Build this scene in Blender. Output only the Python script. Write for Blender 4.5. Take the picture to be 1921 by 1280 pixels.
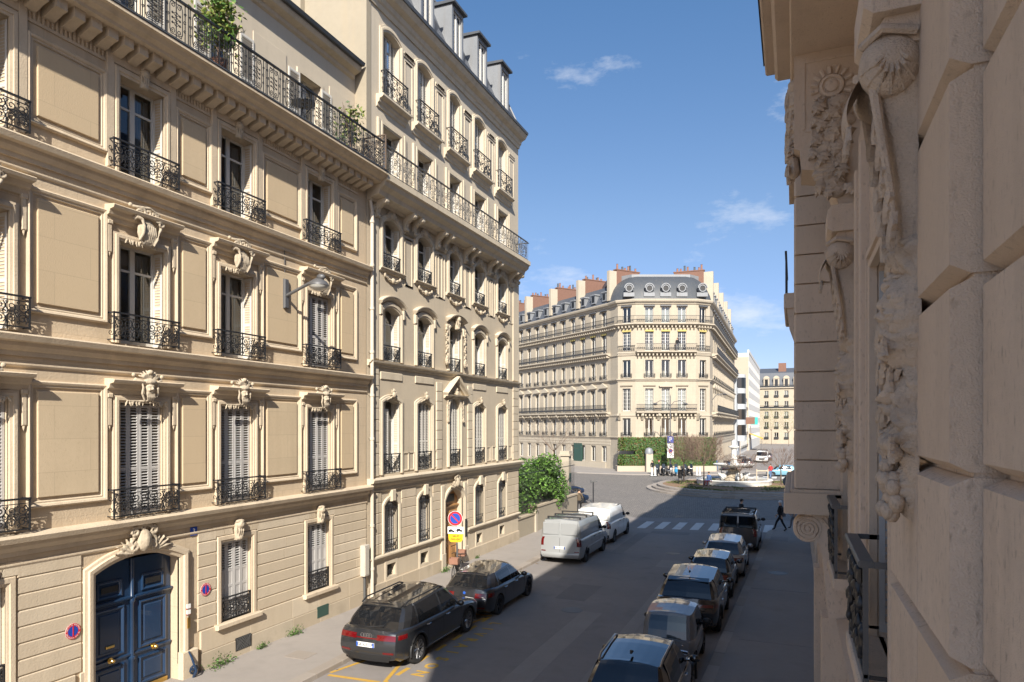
import bpy, bmesh, math, random
from mathutils import Vector, Matrix, noise
RND = random.Random(11)
rad = math.radians
for o in list(bpy.data.objects): bpy.data.objects.remove(o)
scene = bpy.context.scene
COL = scene.collection
# ---------------------------------------------------------------- camera
# street runs along +Y, the lens stands 6.2 m above the road by the right-hand house
TH = math.atan(529 / 1281.0)
cam_d = bpy.data.cameras.new('camera'); cam = bpy.data.objects.new('camera', cam_d); COL.objects.link(cam)
cam.location = (0, 0, 6.2); cam.rotation_euler = (rad(90), 0, TH)
cam_d.sensor_width = 36; cam_d.lens = 24.006; cam_d.shift_y = 159 / 1921.0
cam_d.clip_start = 0.05; cam_d.clip_end = 3000
cam_d.dof.use_dof = True; cam_d.dof.focus_distance = 24; cam_d.dof.aperture_fstop = 5.6
scene.camera = cam
# ---------------------------------------------------------------- sky, sun, exposure
SUN = Vector((-1.0, 2.5, -1.8)).normalized()
w = bpy.data.worlds.new('World'); scene.world = w; w.use_nodes = True
nt = w.node_tree; nt.nodes.clear()
N = nt.nodes.new; Lk = nt.links.new
out = N('ShaderNodeOutputWorld'); bg = N('ShaderNodeBackground'); bg.inputs[1].default_value = 0.15
sky = N('ShaderNodeTexSky'); sky.sky_type = 'NISHITA'; sky.sun_disc = False
sky.sun_elevation = math.asin(-SUN.z); sky.sun_rotation = math.atan2(-SUN.x, -SUN.y)
sky.air_density = 0.8; sky.dust_density = 0.9; sky.ozone_density = 4.0
tc = N('ShaderNodeTexCoord'); mp = N('ShaderNodeMapping'); mp.inputs['Scale'].default_value = (1.0, 1.0, 2.6)
mp.inputs['Location'].default_value = (1.7, 0.4, 0.2)
n1 = N('ShaderNodeTexNoise'); n1.inputs['Scale'].default_value = 5.2; n1.inputs['Detail'].default_value = 12; n1.inputs['Roughness'].default_value = 0.62
cr = N('ShaderNodeValToRGB'); cr.color_ramp.elements[0].position = 0.575; cr.color_ramp.elements[1].position = 0.82
cr.color_ramp.elements[1].color = (0.75, 0.75, 0.75, 1)
mx = N('ShaderNodeMix'); mx.data_type = 'RGBA'
Lk(tc.outputs['Generated'], mp.inputs['Vector']); Lk(mp.outputs[0], n1.inputs['Vector']); Lk(n1.outputs['Fac'], cr.inputs[0])
Lk(cr.outputs[0], mx.inputs['Factor']); tint = N('ShaderNodeMix'); tint.data_type = 'RGBA'; tint.blend_type = 'MULTIPLY'; tint.inputs['Factor'].default_value = 1; sepz = N('ShaderNodeSeparateXYZ'); Lk(tc.outputs['Generated'], sepz.inputs[0]); hz_ = N('ShaderNodeValToRGB'); Lk(sepz.outputs[2], hz_.inputs[0]); hz_.color_ramp.elements[0].position = 0.12; hz_.color_ramp.elements[0].color = (0.54, 0.48, 0.50, 1); hz_.color_ramp.elements[1].position = 0.55; hz_.color_ramp.elements[1].color = (0.51, 0.63, 0.65, 1); em = hz_.color_ramp.elements.new(0.29); em.color = (0.62, 0.59, 0.55, 1); Lk(hz_.outputs[0], tint.inputs['B']); Lk(sky.outputs[0], tint.inputs['A']); Lk(tint.outputs['Result'], mx.inputs['A']); mx.inputs['B'].default_value = (3.6, 3.65, 3.8, 1)
Lk(mx.outputs['Result'], bg.inputs[0]); Lk(bg.outputs[0], out.inputs[0])
sd = bpy.data.lights.new('sun', 'SUN'); sd.energy = 4.7; sd.angle = rad(0.53); sd.color = (1.0, 0.93, 0.82)
so = bpy.data.objects.new('sun', sd); COL.objects.link(so); so.location = (30, -60, 60)
so.rotation_euler = SUN.to_track_quat('-Z', 'Y').to_euler()
vs = scene.view_settings; vs.view_transform = 'Standard'; vs.look = 'None'; vs.gamma = 1; vs.exposure = 0.96
scene.render.engine = 'CYCLES'; scene.render.resolution_x = 1024; scene.render.resolution_y = 682
# ---------------------------------------------------------------- materials
MATS = {}
def mat(name, col, rough=0.7, var=0.0, vscale=3.0, bump=0.0, bscale=40.0, metal=0.0, streak=0.0, joints=None, spec=0.5, coat=0.0, col2=None, stain=0.0, stcol=(0.16, 0.13, 0.1), pits=0.0, orand=0.0):
    m = bpy.data.materials.new(name); m.use_nodes = True; MATS[name] = m
    t = m.node_tree; b = t.nodes['Principled BSDF']; n = t.nodes.new; l = t.links.new
    b.inputs['Roughness'].default_value = rough; b.inputs['Metallic'].default_value = metal
    b.inputs['Specular IOR Level'].default_value = spec; b.inputs['Coat Weight'].default_value = coat
    b.inputs['Coat Roughness'].default_value = 0.03
    c = (*col, 1); b.inputs['Base Color'].default_value = c
    if not (var or bump or streak or joints or stain or col2 or pits or orand): return m
    g = n('ShaderNodeNewGeometry'); cur = None
    def noisefac(scale, lo, hi, sc3=None, detail=5):
        v = g.outputs['Position']
        if sc3:
            mm = n('ShaderNodeMapping'); mm.inputs['Scale'].default_value = sc3; l(v, mm.inputs[0]); v = mm.outputs[0]
        x = n('ShaderNodeTexNoise'); x.inputs['Scale'].default_value = scale; x.inputs['Detail'].default_value = detail; l(v, x.inputs['Vector'])
        r = n('ShaderNodeMapRange'); r.inputs[1].default_value = lo; r.inputs[2].default_value = hi; l(x.outputs['Fac'], r.inputs[0]); return r.outputs[0]
    def mixc(fac, a, bcol, k=1.0):
        x = n('ShaderNodeMix'); x.data_type = 'RGBA'
        if k != 1.0:
            q = n('ShaderNodeMath'); q.operation = 'MULTIPLY'; q.inputs[1].default_value = k; l(fac, q.inputs[0]); fac = q.outputs[0]
        l(fac, x.inputs['Factor'])
        if isinstance(a, tuple): x.inputs['A'].default_value = a
        else: l(a, x.inputs['A'])
        x.inputs['B'].default_value = bcol; return x.outputs['Result']
    cur = c
    c2 = (*(col2 or [k * 0.72 for k in col]), 1)
    if var or col2: cur = mixc(noisefac(vscale, 0.3, 0.72), cur, c2, var or 1.0)
    if var: cur = mixc(noisefac(vscale * 9, 0.35, 0.75), cur, tuple([k * 0.7 for k in col] + [1]), var * 0.6)
    if streak: cur = mixc(noisefac(2.2, 0.5, 0.78, (1.6, 1.6, 0.16)), cur, (*stcol, 1), streak)
    if stain: cur = mixc(noisefac(1.3, 0.55, 0.8, None, 8), cur, (*stcol, 1), stain)
    if pits: cur = mixc(noisefac(34, 0.58, 0.72, (1, 1, .4), 4), cur, (*stcol, 1), pits)
    if orand:
        oi = n('ShaderNodeObjectInfo'); cur = mixc(oi.outputs['Random'], cur, tuple([k * (1 - orand) * f for k, f in zip(col, (1.0, .96, .9))] + [1]), 0.8)
    if joints:      # (course height, block length, mortar, strength): faint ashlar joints in world Y/Z or X/Z
        sep = n('ShaderNodeSeparateXYZ'); l(g.outputs['Position'], sep.inputs[0]); add = n('ShaderNodeMath'); l(sep.outputs[0], add.inputs[0]); l(sep.outputs[1], add.inputs[1])
        cmb = n('ShaderNodeCombineXYZ'); l(add.outputs[0], cmb.inputs[0]); l(sep.outputs[2], cmb.inputs[1])
        br = n('ShaderNodeTexBrick'); br.inputs['Scale'].default_value = 1.0; br.inputs['Row Height'].default_value = joints[0]; br.inputs['Brick Width'].default_value = joints[1]; br.inputs['Mortar Size'].default_value = joints[2]
        br.inputs['Color1'].default_value = (0.35, 0.35, 0.35, 1); br.inputs['Color2'].default_value = (0.65, 0.65, 0.65, 1); br.inputs['Mortar'].default_value = (0, 0, 0, 1); br.inputs['Mortar Smooth'].default_value = 0.2
        l(cmb.outputs[0], br.inputs['Vector'])
        cur = mixc(br.outputs['Fac'], cur, tuple([k * 0.62 for k in col] + [1]), joints[3])
        bw = n('ShaderNodeRGBToBW'); l(br.outputs['Color'], bw.inputs[0]); mr = n('ShaderNodeMapRange'); mr.inputs[1].default_value = 0.3; mr.inputs[2].default_value = 0.7; mr.inputs[3].default_value = 0.0; mr.inputs[4].default_value = 0.3; l(bw.outputs[0], mr.inputs[0])
        cur = mixc(mr.outputs[0], cur, tuple([k * 0.75 for k in col] + [1]))
    if not isinstance(cur, tuple): l(cur, b.inputs['Base Color'])
    if bump:
        x = n('ShaderNodeTexNoise'); x.inputs['Scale'].default_value = bscale; x.inputs['Detail'].default_value = 6; l(g.outputs['Position'], x.inputs['Vector'])
        bp = n('ShaderNodeBump'); bp.inputs['Strength'].default_value = bump; bp.inputs['Distance'].default_value = 0.02; l(x.outputs['Fac'], bp.inputs['Height']); l(bp.outputs[0], b.inputs['Normal'])
    return m
ST = (0.57, 0.455, 0.32)
mat('stone_a', ST, 0.9, 0.4, 1.3, 0.35, 22, streak=0.32, stcol=(0.24, 0.17, 0.11), joints=(0.62, 1.35, 0.008, 0.5))
mat('stone_a_trim', (0.585, 0.48, 0.35), 0.9, 0.45, 2.0, 0.3, 30, streak=0.35, stcol=(0.24, 0.18, 0.12))
mat('stone_a_panel', (0.58, 0.46, 0.31), 0.95, 0.35, 1.1, 0.2, 38, streak=0.15, pits=.25, stcol=(0.26, 0.18, 0.1), orand=.1, joints=(0.66, 1.5, 0.008, 0.5))
mat('stone_rust', (0.58, 0.49, 0.37), 0.9, 0.35, 1.6, 0.3, 26, streak=0.28, stcol=(0.24, 0.18, 0.12), orand=.22)
mat('stone_plinth', (0.49, 0.415, 0.315), 0.92, 0.4, 2.0, 0.35, 24, stain=0.65, stcol=(0.15, 0.13, 0.095), orand=.2)
mat('stone_b', (0.52, 0.44, 0.33), 0.9, 0.25, 1.0, 0.2, 26, streak=0.16, joints=(0.6, 1.3, 0.005, 0.3))
mat('stone_b_trim', (0.56, 0.48, 0.365), 0.9, 0.4, 2.0, 0.2, 30, streak=0.35, stcol=(0.24, 0.19, 0.14))
mat('plaster_b', (0.52, 0.45, 0.35), 0.9, 0.2, 0.8, 0.12, 40, streak=0.12)
mat('plaster_cream', (0.33, 0.285, 0.215), 0.9, 0.3, 0.7, 0.1, 40, streak=0.2, stcol=(0.4, 0.3, 0.18))
mat('stone_carved', (0.49, 0.41, 0.305), 0.92, 0.6, 7.0, 0.3, 45, stain=0.4, stcol=(0.2, 0.15, 0.1))
mat('stone_c', (0.42, 0.362, 0.28), 0.9, 0.3, 0.5, 0.1, 20, streak=0.15, joints=(0.5, 1.2, 0.012, 0.35))
mat('stone_c_trim', (0.43, 0.375, 0.295), 0.9, 0.3, 0.8, 0.1, 20, streak=0.2)
mat('stone_r', (0.74, 0.595, 0.465), 0.93, 0.4, 2.2, 0.7, 110, streak=0.25, stcol=(0.2, 0.15, 0.11), pits=.5, orand=.14)
mat('stone_r_carved', (0.62, 0.49, 0.37), 0.93, 0.6, 6.0, 0.8, 80, stain=0.75, stcol=(0.17, 0.15, 0.14), pits=.4)
mat('groove', (0.2, 0.16, 0.11), 0.95)
mat('iron', (0.022, 0.023, 0.026), 0.45, 0.4, 8, spec=0.5)
mat('iron_grey', (0.09, 0.09, 0.09), 0.5, 0.4, 8)
mat('white_paint', (0.6, 0.58, 0.54), 0.5, 0.2, 4)
mat('shutter_white', (0.56, 0.535, 0.49), 0.6, 0.2, 3, streak=0.1)
mat('shutter_grey', (0.47, 0.455, 0.44), 0.6, 0.2, 3, streak=0.1)
mat('curtain', (0.42, 0.40, 0.37), 0.9, 0.2, 5)
mat('zinc', (0.22, 0.23, 0.245), 0.5, 0.4, 1.2, metal=0.1, streak=0.3)
mat('zinc_dark', (0.065, 0.072, 0.082), 0.55, 0.45, 1.5, metal=0.0, streak=.2)
mat('slate', (0.085, 0.095, 0.115), 0.55, 0.5, 2.5, 0.4, 9, joints=(0.22, 0.3, 0.012, 0.6))
mat('brick_red', (0.21, 0.112, 0.08), 0.9, 0.5, 3, 0.3, 30, joints=(0.09, 0.24, 0.012, 0.5))
mat('terracotta', (0.27, 0.135, 0.09), 0.85, 0.4, 6)
mat('pipe_white', (0.54, 0.47, 0.38), 0.55, 0.25, 3, streak=0.2, stcol=(0.4, 0.2, 0.09))
mat('blue_door', (0.013, 0.036, 0.085), 0.28, 0.3, 3, coat=0.3)
mat('wood_door', (0.36, 0.19, 0.075), 0.5, 0.4, 2.5, streak=0.4, stcol=(0.15, 0.07, 0.03))
mat('brass', (0.62, 0.42, 0.14), 0.3, metal=1.0)
mat('black', (0.012, 0.012, 0.013), 0.5)
mat('rubber', (0.018, 0.018, 0.019), 0.8, 0.3, 10)
mat('dark_room', (0.05, 0.047, 0.043), 0.95)
mat('asphalt', (0.25, 0.225, 0.21), 0.85, 0.5, 0.35, 0.5, 90, col2=(0.17, 0.16, 0.157), stain=0.4, stcol=(0.11, 0.105, 0.1))
mat('pavement_grey', (0.29, 0.26, 0.235), 0.9, 0.3, 0.6, 0.3, 80, stain=0.3, stcol=(0.15, 0.14, 0.13))
mat('kerb_granite', (0.34, 0.30, 0.265), 0.85, 0.4, 3, 0.3, 60, orand=.3)
mat('yellow_line', (0.52, 0.31, 0.05), 0.8, 0.6, 7, stain=0.5, stcol=(0.2, 0.16, 0.1))
mat('white_line', (0.62, 0.61, 0.59), 0.8, 0.4, 5, stain=0.5, stcol=(0.22, 0.21, 0.2))
mat('earth', (0.24, 0.15, 0.085), 0.95, 0.5, 2, 0.6, 20)
mat('grass', (0.10, 0.12, 0.035), 0.9, 0.5, 3)
mat('white_wall', (0.55, 0.54, 0.52), 0.8, 0.12, 0.4)
mat('beige_wall', (0.42, 0.35, 0.27), 0.9, 0.2, 0.4)
mat('grey_wall', (0.38, 0.40, 0.42), 0.7, 0.2, 0.4)
mat('marble', (0.70, 0.68, 0.63), 0.6, 0.3, 1.0, streak=0.2)
mat('bark', (0.13, 0.095, 0.07), 0.95, 0.5, 8)
mat('twig', (0.17, 0.115, 0.085), 0.95, 0.4, 4)
for k, cc in dict(leaf_bright=(0.13, 0.27, 0.03), leaf_mid=(0.075, 0.16, 0.025), leaf_dark=(0.045, 0.085, 0.02), leaf_red=(0.16, 0.09, 0.03), leaf_spring=(0.2, 0.24, 0.05)).items():
    m = mat(k, cc, 0.55, 0.5, 6); m.node_tree.nodes['Principled BSDF'].inputs['Subsurface Weight'].default_value = 0.0
mat('skin', (0.5, 0.3, 0.2), 0.6); mat('hair', (0.03, 0.02, 0.015), 0.6)
def glass(name, tint, alpha):
    m = bpy.data.materials.new(name); m.use_nodes = True; MATS[name] = m; t = m.node_tree; t.nodes.clear(); n = t.nodes.new; l = t.links.new
    o = n('ShaderNodeOutputMaterial'); tr = n('ShaderNodeBsdfTransparent'); tr.inputs[0].default_value = (*tint, 1); g = n('ShaderNodeBsdfGlossy'); g.inputs['Roughness'].default_value = 0.015; g.inputs[0].default_value = (0.95, 0.97, 1, 1)
    f = n('ShaderNodeFresnel'); f.inputs[0].default_value = 1.55; a = n('ShaderNodeMath'); a.operation = 'MULTIPLY_ADD'; a.inputs[1].default_value = 1.3; a.inputs[2].default_value = alpha; l(f.outputs[0], a.inputs[0])
    x = n('ShaderNodeMixShader'); l(a.outputs[0], x.inputs[0]); l(tr.outputs[0], x.inputs[1]); l(g.outputs[0], x.inputs[2]); l(x.outputs[0], o.inputs[0])
glass('glass', (0.8, 0.85, 0.86), 0.03)
mat('car_glass', (0.008, 0.009, 0.011), 0.03, spec=0.9)
def paint(name, col, metal=0.3, rough=0.28): return mat(name, col, rough, metal=metal, coat=1.0)
paint('paint_grey', (0.045, 0.047, 0.052), 0.6); paint('paint_grey2', (0.035, 0.036, 0.042), 0.6); paint('paint_black', (0.008, 0.009, 0.012), 0.0, 0.12)
paint('paint_silver', (0.36, 0.35, 0.34), 0.7); paint('paint_vangrey', (0.30, 0.31, 0.315), 0.15, 0.4); paint('paint_white', (0.76, 0.76, 0.74), 0.0, 0.35)
paint('paint_navy', (0.012, 0.026, 0.06), 0.4); paint('paint_blue', (0.16, 0.34, 0.44), 0.2); paint('paint_ami', (0.115, 0.125, 0.14), 0.0, 0.5)
paint('paint_darkvan', (0.05, 0.05, 0.053), 0.4); paint('paint_cyan', (0.02, 0.25, 0.5), 0.1); paint('paint_red', (0.4, 0.02, 0.015), 0.1)
mat('plastic_black', (0.018, 0.018, 0.019), 0.55); mat('lamp_red', (0.11, 0.003, 0.004), 0.15, coat=1.0); mat('lamp_clear', (0.6, 0.6, 0.6), 0.1, metal=0.5, coat=1.0)
mat('alloy', (0.34, 0.34, 0.35), 0.3, metal=0.9); mat('alloy_dark', (0.06, 0.06, 0.065), 0.35, metal=0.8); mat('chrome', (0.7, 0.7, 0.72), 0.12, metal=1.0)
mat('plate_white', (0.78, 0.78, 0.76), 0.4); mat('plate_blue', (0.02, 0.09, 0.42), 0.4); mat('text_black', (0.01, 0.01, 0.01), 0.5)
mat('sign_red', (0.55, 0.02, 0.025), 0.4); mat('sign_blue', (0.012, 0.06, 0.36), 0.4); mat('sign_yellow', (0.8, 0.5, 0.01), 0.45); mat('sign_white', (0.78, 0.78, 0.78), 0.45)
mat('steel_grey', (0.12, 0.12, 0.125), 0.5, 0.2, 5, metal=0.3); mat('lamp_glass', (0.5, 0.5, 0.47), 0.25)
mat('awning', (0.75, 0.42, 0.03), 0.8); mat('awning_yellow', (0.42, 0.34, 0.12), 0.8); mat('sign_teal', (0.03, 0.36, 0.33), 0.6); mat('green_door', (0.03, 0.07, 0.055), 0.5); mat('grey_box', (0.46, 0.42, 0.36), 0.6, 0.2, 3)
for k, cc in dict(cloth_black=(0.012, 0.012, 0.014), cloth_brown=(0.10, 0.075, 0.05), cloth_blue=(0.07, 0.13, 0.28), cloth_jeans=(0.1, 0.16, 0.28), cloth_red=(0.4, 0.03, 0.03), cloth_white=(0.7, 0.7, 0.7), cloth_grey=(0.16, 0.16, 0.17)).items(): mat(k, cc, 0.9, 0.2, 12)
# ---------------------------------------------------------------- mesh building
class MB:
    def __init__(s): s.v = []; s.f = []; s.m = []
    def add(s, vs, fs, mi=0):
        k = len(s.v); s.v.extend(vs); s.f.extend([tuple(i + k for i in f) for f in fs]); s.m.extend([mi] * len(fs)); return s
    def quad(s, a, b, c, d, mi=0): return s.add([a, b, c, d], [(0, 1, 2, 3)], mi)
    def box(s, x0, x1, y0, y1, z0, z1, mi=0):
        return s.add([(x0, y0, z0), (x1, y0, z0), (x1, y1, z0), (x0, y1, z0), (x0, y0, z1), (x1, y0, z1), (x1, y1, z1), (x0, y1, z1)],
                     [(0, 3, 2, 1), (4, 5, 6, 7), (0, 1, 5, 4), (1, 2, 6, 5), (2, 3, 7, 6), (3, 0, 4, 7)], mi)
    def block(s, x0, x1, y0, y1, z0, z1, cx=0.0, cz=0.0, cy=None, mi=0):
        """stone block whose front (y0) edges are chamfered"""
        cy = cy if cy is not None else max(cx, cz)
        return s.add([(x0 + cx, y0, z0 + cz), (x1 - cx, y0, z0 + cz), (x1 - cx, y0, z1 - cz), (x0 + cx, y0, z1 - cz),
                      (x0, y0 + cy, z0), (x1, y0 + cy, z0), (x1, y0 + cy, z1), (x0, y0 + cy, z1),
                      (x0, y1, z0), (x1, y1, z0), (x1, y1, z1), (x0, y1, z1)],
                     [(0, 1, 2, 3), (4, 5, 1, 0), (5, 6, 2, 1), (6, 7, 3, 2), (7, 4, 0, 3), (8, 9, 5, 4), (9, 10, 6, 5), (10, 11, 7, 6), (11, 8, 4, 7), (11, 10, 9, 8)], mi)
    def poly_y(s, pts, y0, y1, mi=0):
        """outline in x/z extruded from y0 to y1"""
        n = len(pts); return s.add([(x, y0, z) for x, z in pts] + [(x, y1, z) for x, z in pts],
                                   [tuple(range(n)), tuple(range(2 * n - 1, n - 1, -1))] + [(i, i + n, (i + 1) % n + n, (i + 1) % n) for i in range(n)], mi)
    def poly_z(s, pts, z0, z1, mi=0):
        n = len(pts); return s.add([(x, y, z0) for x, y in pts] + [(x, y, z1) for x, y in pts],
                                   [tuple(range(n - 1, -1, -1)), tuple(range(n, 2 * n))] + [(i, (i + 1) % n, (i + 1) % n + n, i + n) for i in range(n)], mi)
    def poly_x(s, pts, x0, x1, mi=0):
        n = len(pts); return s.add([(x0, y, z) for y, z in pts] + [(x1, y, z) for y, z in pts],
                                   [tuple(range(n - 1, -1, -1)), tuple(range(n, 2 * n))] + [(i, (i + 1) % n, (i + 1) % n + n, i + n) for i in range(n)], mi)
    def tube(s, pts, r, n=6, r1=None, mi=0, flat=1.0):
        pts = [Vector(p) for p in pts]; m = len(pts); vs = []
        up = Vector((0, 0, 1))
        for i, p in enumerate(pts):
            t = (pts[min(i + 1, m - 1)] - pts[max(i - 1, 0)])
            t = t.normalized() if t.length > 1e-9 else Vector((0, 0, 1))
            a = t.cross(up) if abs(t.z) < 0.9 else t.cross(Vector((0, 1, 0)))
            a.normalize(); b = a.cross(t); q = (r + ((r if r1 is None else r1) - r) * i / max(1, m - 1)) if not callable(r) else r(i / max(1, m - 1))
            for k in range(n):
                an = 2 * math.pi * (k + .5) / n; vs.append(tuple(p + a * math.cos(an) * q + b * math.sin(an) * q * flat))
        fs = [(i * n + k, i * n + (k + 1) % n, (i + 1) * n + (k + 1) % n, (i + 1) * n + k) for i in range(m - 1) for k in range(n)]
        fs += [tuple(range(n - 1, -1, -1)), tuple(range((m - 1) * n, m * n))]
        return s.add(vs, fs, mi)
    def lathe(s, prof, n=16, c=(0, 0, 0), axis='z', mi=0, a0=0.0, a1=2 * math.pi):
        full = abs(a1 - a0 - 2 * math.pi) < 1e-6; vs = []; m = len(prof); k = n if full else n + 1
        for i in range(k):
            a = a0 + (a1 - a0) * i / n; ca, sa = math.cos(a), math.sin(a)
            for r, h in prof:
                p = {'z': (r * ca, r * sa, h), 'y': (r * ca, h, r * sa), 'x': (h, r * ca, r * sa)}[axis]
                vs.append((c[0] + p[0], c[1] + p[1], c[2] + p[2]))
        fs = [(i * m + j, (i + 1) % k * m + j, (i + 1) % k * m + j + 1, i * m + j + 1) for i in range(n) for j in range(m - 1)]
        return s.add(vs, fs, mi)
    def ell(s, c, r, nu=10, nv=7, mi=0, rough=0.0, rot=None):
        vs = []; c = Vector(c)
        for j in range(nv + 1):
            b = math.pi * j / nv - math.pi / 2
            for i in range(nu):
                a = 2 * math.pi * i / nu; d = Vector((math.cos(a) * math.cos(b), math.sin(a) * math.cos(b), math.sin(b)))
                k = 1 + (rough * noise.noise((d + c) * 2.7) if rough else 0)
                p = Vector((d.x * r[0] * k, d.y * r[1] * k, d.z * r[2] * k))
                if rot: p = rot @ p
                vs.append(tuple(c + p))
        fs = [(j * nu + i, j * nu + (i + 1) % nu, (j + 1) * nu + (i + 1) % nu, (j + 1) * nu + i) for j in range(nv) for i in range(nu)]
        return s.add(vs, fs, mi)
    def mould(s, x0, x1, z, prof, y=0.0, mi=0):
        """moulding of profile (out, dz) running along x, out is towards -y"""
        n = len(prof); return s.add([(x0, y - o, z + d) for o, d in prof] + [(x1, y - o, z + d) for o, d in prof],
                                    [(i, i + n, i + n + 1, i + 1) for i in range(n - 1)] + [tuple(range(n)), tuple(range(2 * n - 1, n - 1, -1))], mi)
    def sweep_xz(s, pts, prof, closed=False, y=0.0, mi=0):
        """profile (d outwards in the wall plane, o proud of the wall) around a path in x/z; d grows to the left of travel"""
        P = [Vector(p) for p in pts]; n = len(P); m = len(prof); vs = []
        for i, p in enumerate(P):
            a = P[i - 1] if (closed or i) else None; b = P[(i + 1) % n] if (closed or i < n - 1) else None
            d1 = (p - a).normalized() if a is not None else None; d2 = (b - p).normalized() if b is not None else None
            if d1 is None: d1 = d2
            if d2 is None: d2 = d1
            n1 = Vector((-d1.y, d1.x)); n2 = Vector((-d2.y, d2.x)); k = n1 + n2; k.normalize(); k = k / max(0.3, k.dot(n1))
            for d, o in prof: q = p + k * d; vs.append((q.x, y - o, q.y))
        fs = [(i * m + j, (i + 1) % n * m + j, (i + 1) % n * m + j + 1, i * m + j + 1) for i in range(n if closed else n - 1) for j in range(m - 1)]
        if not closed: fs += [tuple(range(m)), tuple(range(n * m - 1, (n - 1) * m - 1, -1))]
        return s.add(vs, fs, mi)
    def sweep_xy(s, pts, prof, mi=0, closed=False):
        """profile (out, z) along a plan path; out is to the right of travel"""
        P = [Vector(p) for p in pts]; n = len(P); m = len(prof); vs = []
        for i, p in enumerate(P):
            a = P[i - 1] if (closed or i) else None; b = P[(i + 1) % n] if (closed or i < n - 1) else None
            d1 = (p - a).normalized() if a is not None else (b - p).normalized(); d2 = (b - p).normalized() if b is not None else d1
            n1 = Vector((d1.y, -d1.x)); n2 = Vector((d2.y, -d2.x)); k = (n1 + n2).normalized(); k = k / max(0.35, k.dot(n1))
            for o, z in prof: q = p + k * o; vs.append((q.x, q.y, z))
        fs = [(i * m + j, (i + 1) % n * m + j, (i + 1) % n * m + j + 1, i * m + j + 1) for i in range(n if closed else n - 1) for j in range(m - 1)]
        if not closed: fs += [tuple(range(m)), tuple(range(n * m - 1, (n - 1) * m - 1, -1))]
        return s.add(vs, fs, mi)
    def mesh(s, name, mats, smooth=None):
        me = bpy.data.meshes.new(name); me.from_pydata(s.v, [], s.f)
        for m in ([mats] if isinstance(mats, str) else mats): me.materials.append(MATS[m])
        if any(s.m): me.polygons.foreach_set('material_index', s.m)
        if smooth is not None:
            me.shade_smooth(); me.set_sharp_from_angle(angle=rad(smooth))
        me.update(); return me
def obj(name, me, parent=None, mtx=None, loc=None, kind=None):
    o = bpy.data.objects.new(name, me); COL.objects.link(o)
    if parent is not None: o.parent = parent
    if mtx is not None: o.matrix_basis = mtx
    elif loc is not None: o.location = loc
    if kind: o['kind'] = kind
    return o
def part(name, mb, mats, parent, smooth=None, mtx=None, loc=None, kind=None): return obj(name, mb.mesh(name, mats, smooth), parent, mtx, loc, kind)
def thing(name, label, cat, loc=(0, 0, 0), rz=0.0, group=None, me=None):
    o = bpy.data.objects.new(name, me); COL.objects.link(o); o.location = loc; o.rotation_euler = (0, 0, rz); tag(o, label, cat, group)
    return o
def tag(o, label, cat=None, group=None):
    o['label'] = label
    if cat: o['category'] = cat
    if group: o['group'] = group
    return o
def struct(name, mb, mats, smooth=None): o = obj(name, mb.mesh(name, mats, smooth)); o['kind'] = 'structure'; return o
def T(x=0, y=0, z=0, rz=0.0, sx=1, sy=1, sz=1): return Matrix.Translation((x, y, z)) @ Matrix.Rotation(rz, 4, 'Z') @ Matrix.Diagonal((sx, sy, sz, 1))
def carve(mb, vox=0.02, smooth=3, disp=0.0):
    """fuse overlapping lumps into one carved surface"""
    me = mb.mesh('carving', 'stone_carved'); o = bpy.data.objects.new('carving', me); COL.objects.link(o)
    r = o.modifiers.new('r', 'REMESH'); r.mode = 'VOXEL'; r.voxel_size = vox
    if smooth: q = o.modifiers.new('s', 'SMOOTH'); q.iterations = smooth; q.factor = 0.5
    dg = bpy.context.evaluated_depsgraph_get(); nm = bpy.data.meshes.new_from_object(o.evaluated_get(dg)); bpy.data.objects.remove(o); bpy.data.meshes.remove(me)
    if disp:
        nn = [Vector(v.normal) for v in nm.vertices]
        for v, k in zip(nm.vertices, nn): v.co += k * disp * noise.fractal(v.co * 9, 1.0, 2.0, 3)
    nm.shade_smooth(); return nm
def text_mesh(body, size, m, extrude=0.002, bold=0.0):
    cu = bpy.data.curves.new('text', 'FONT'); cu.body = body; cu.size = size; cu.extrude = extrude; cu.offset = bold; cu.align_x = 'CENTER'; cu.align_y = 'CENTER'; cu.resolution_u = 2
    o = bpy.data.objects.new('text', cu); me = bpy.data.meshes.new_from_object(o); bpy.data.objects.remove(o)
    me.materials.clear(); me.materials.append(MATS[m]); return me
def copy_tree(o, parent=None):
    c = o.copy(); COL.objects.link(c)
    if parent is not None: c.parent = parent
    for ch in list(o.children): copy_tree(ch, c)
    return c
def c2w(xc, zc):      # a distance to the right of and along the lens axis, as a place on the ground
    return (xc * math.cos(TH) - zc * math.sin(TH), xc * math.sin(TH) + zc * math.cos(TH))
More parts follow.
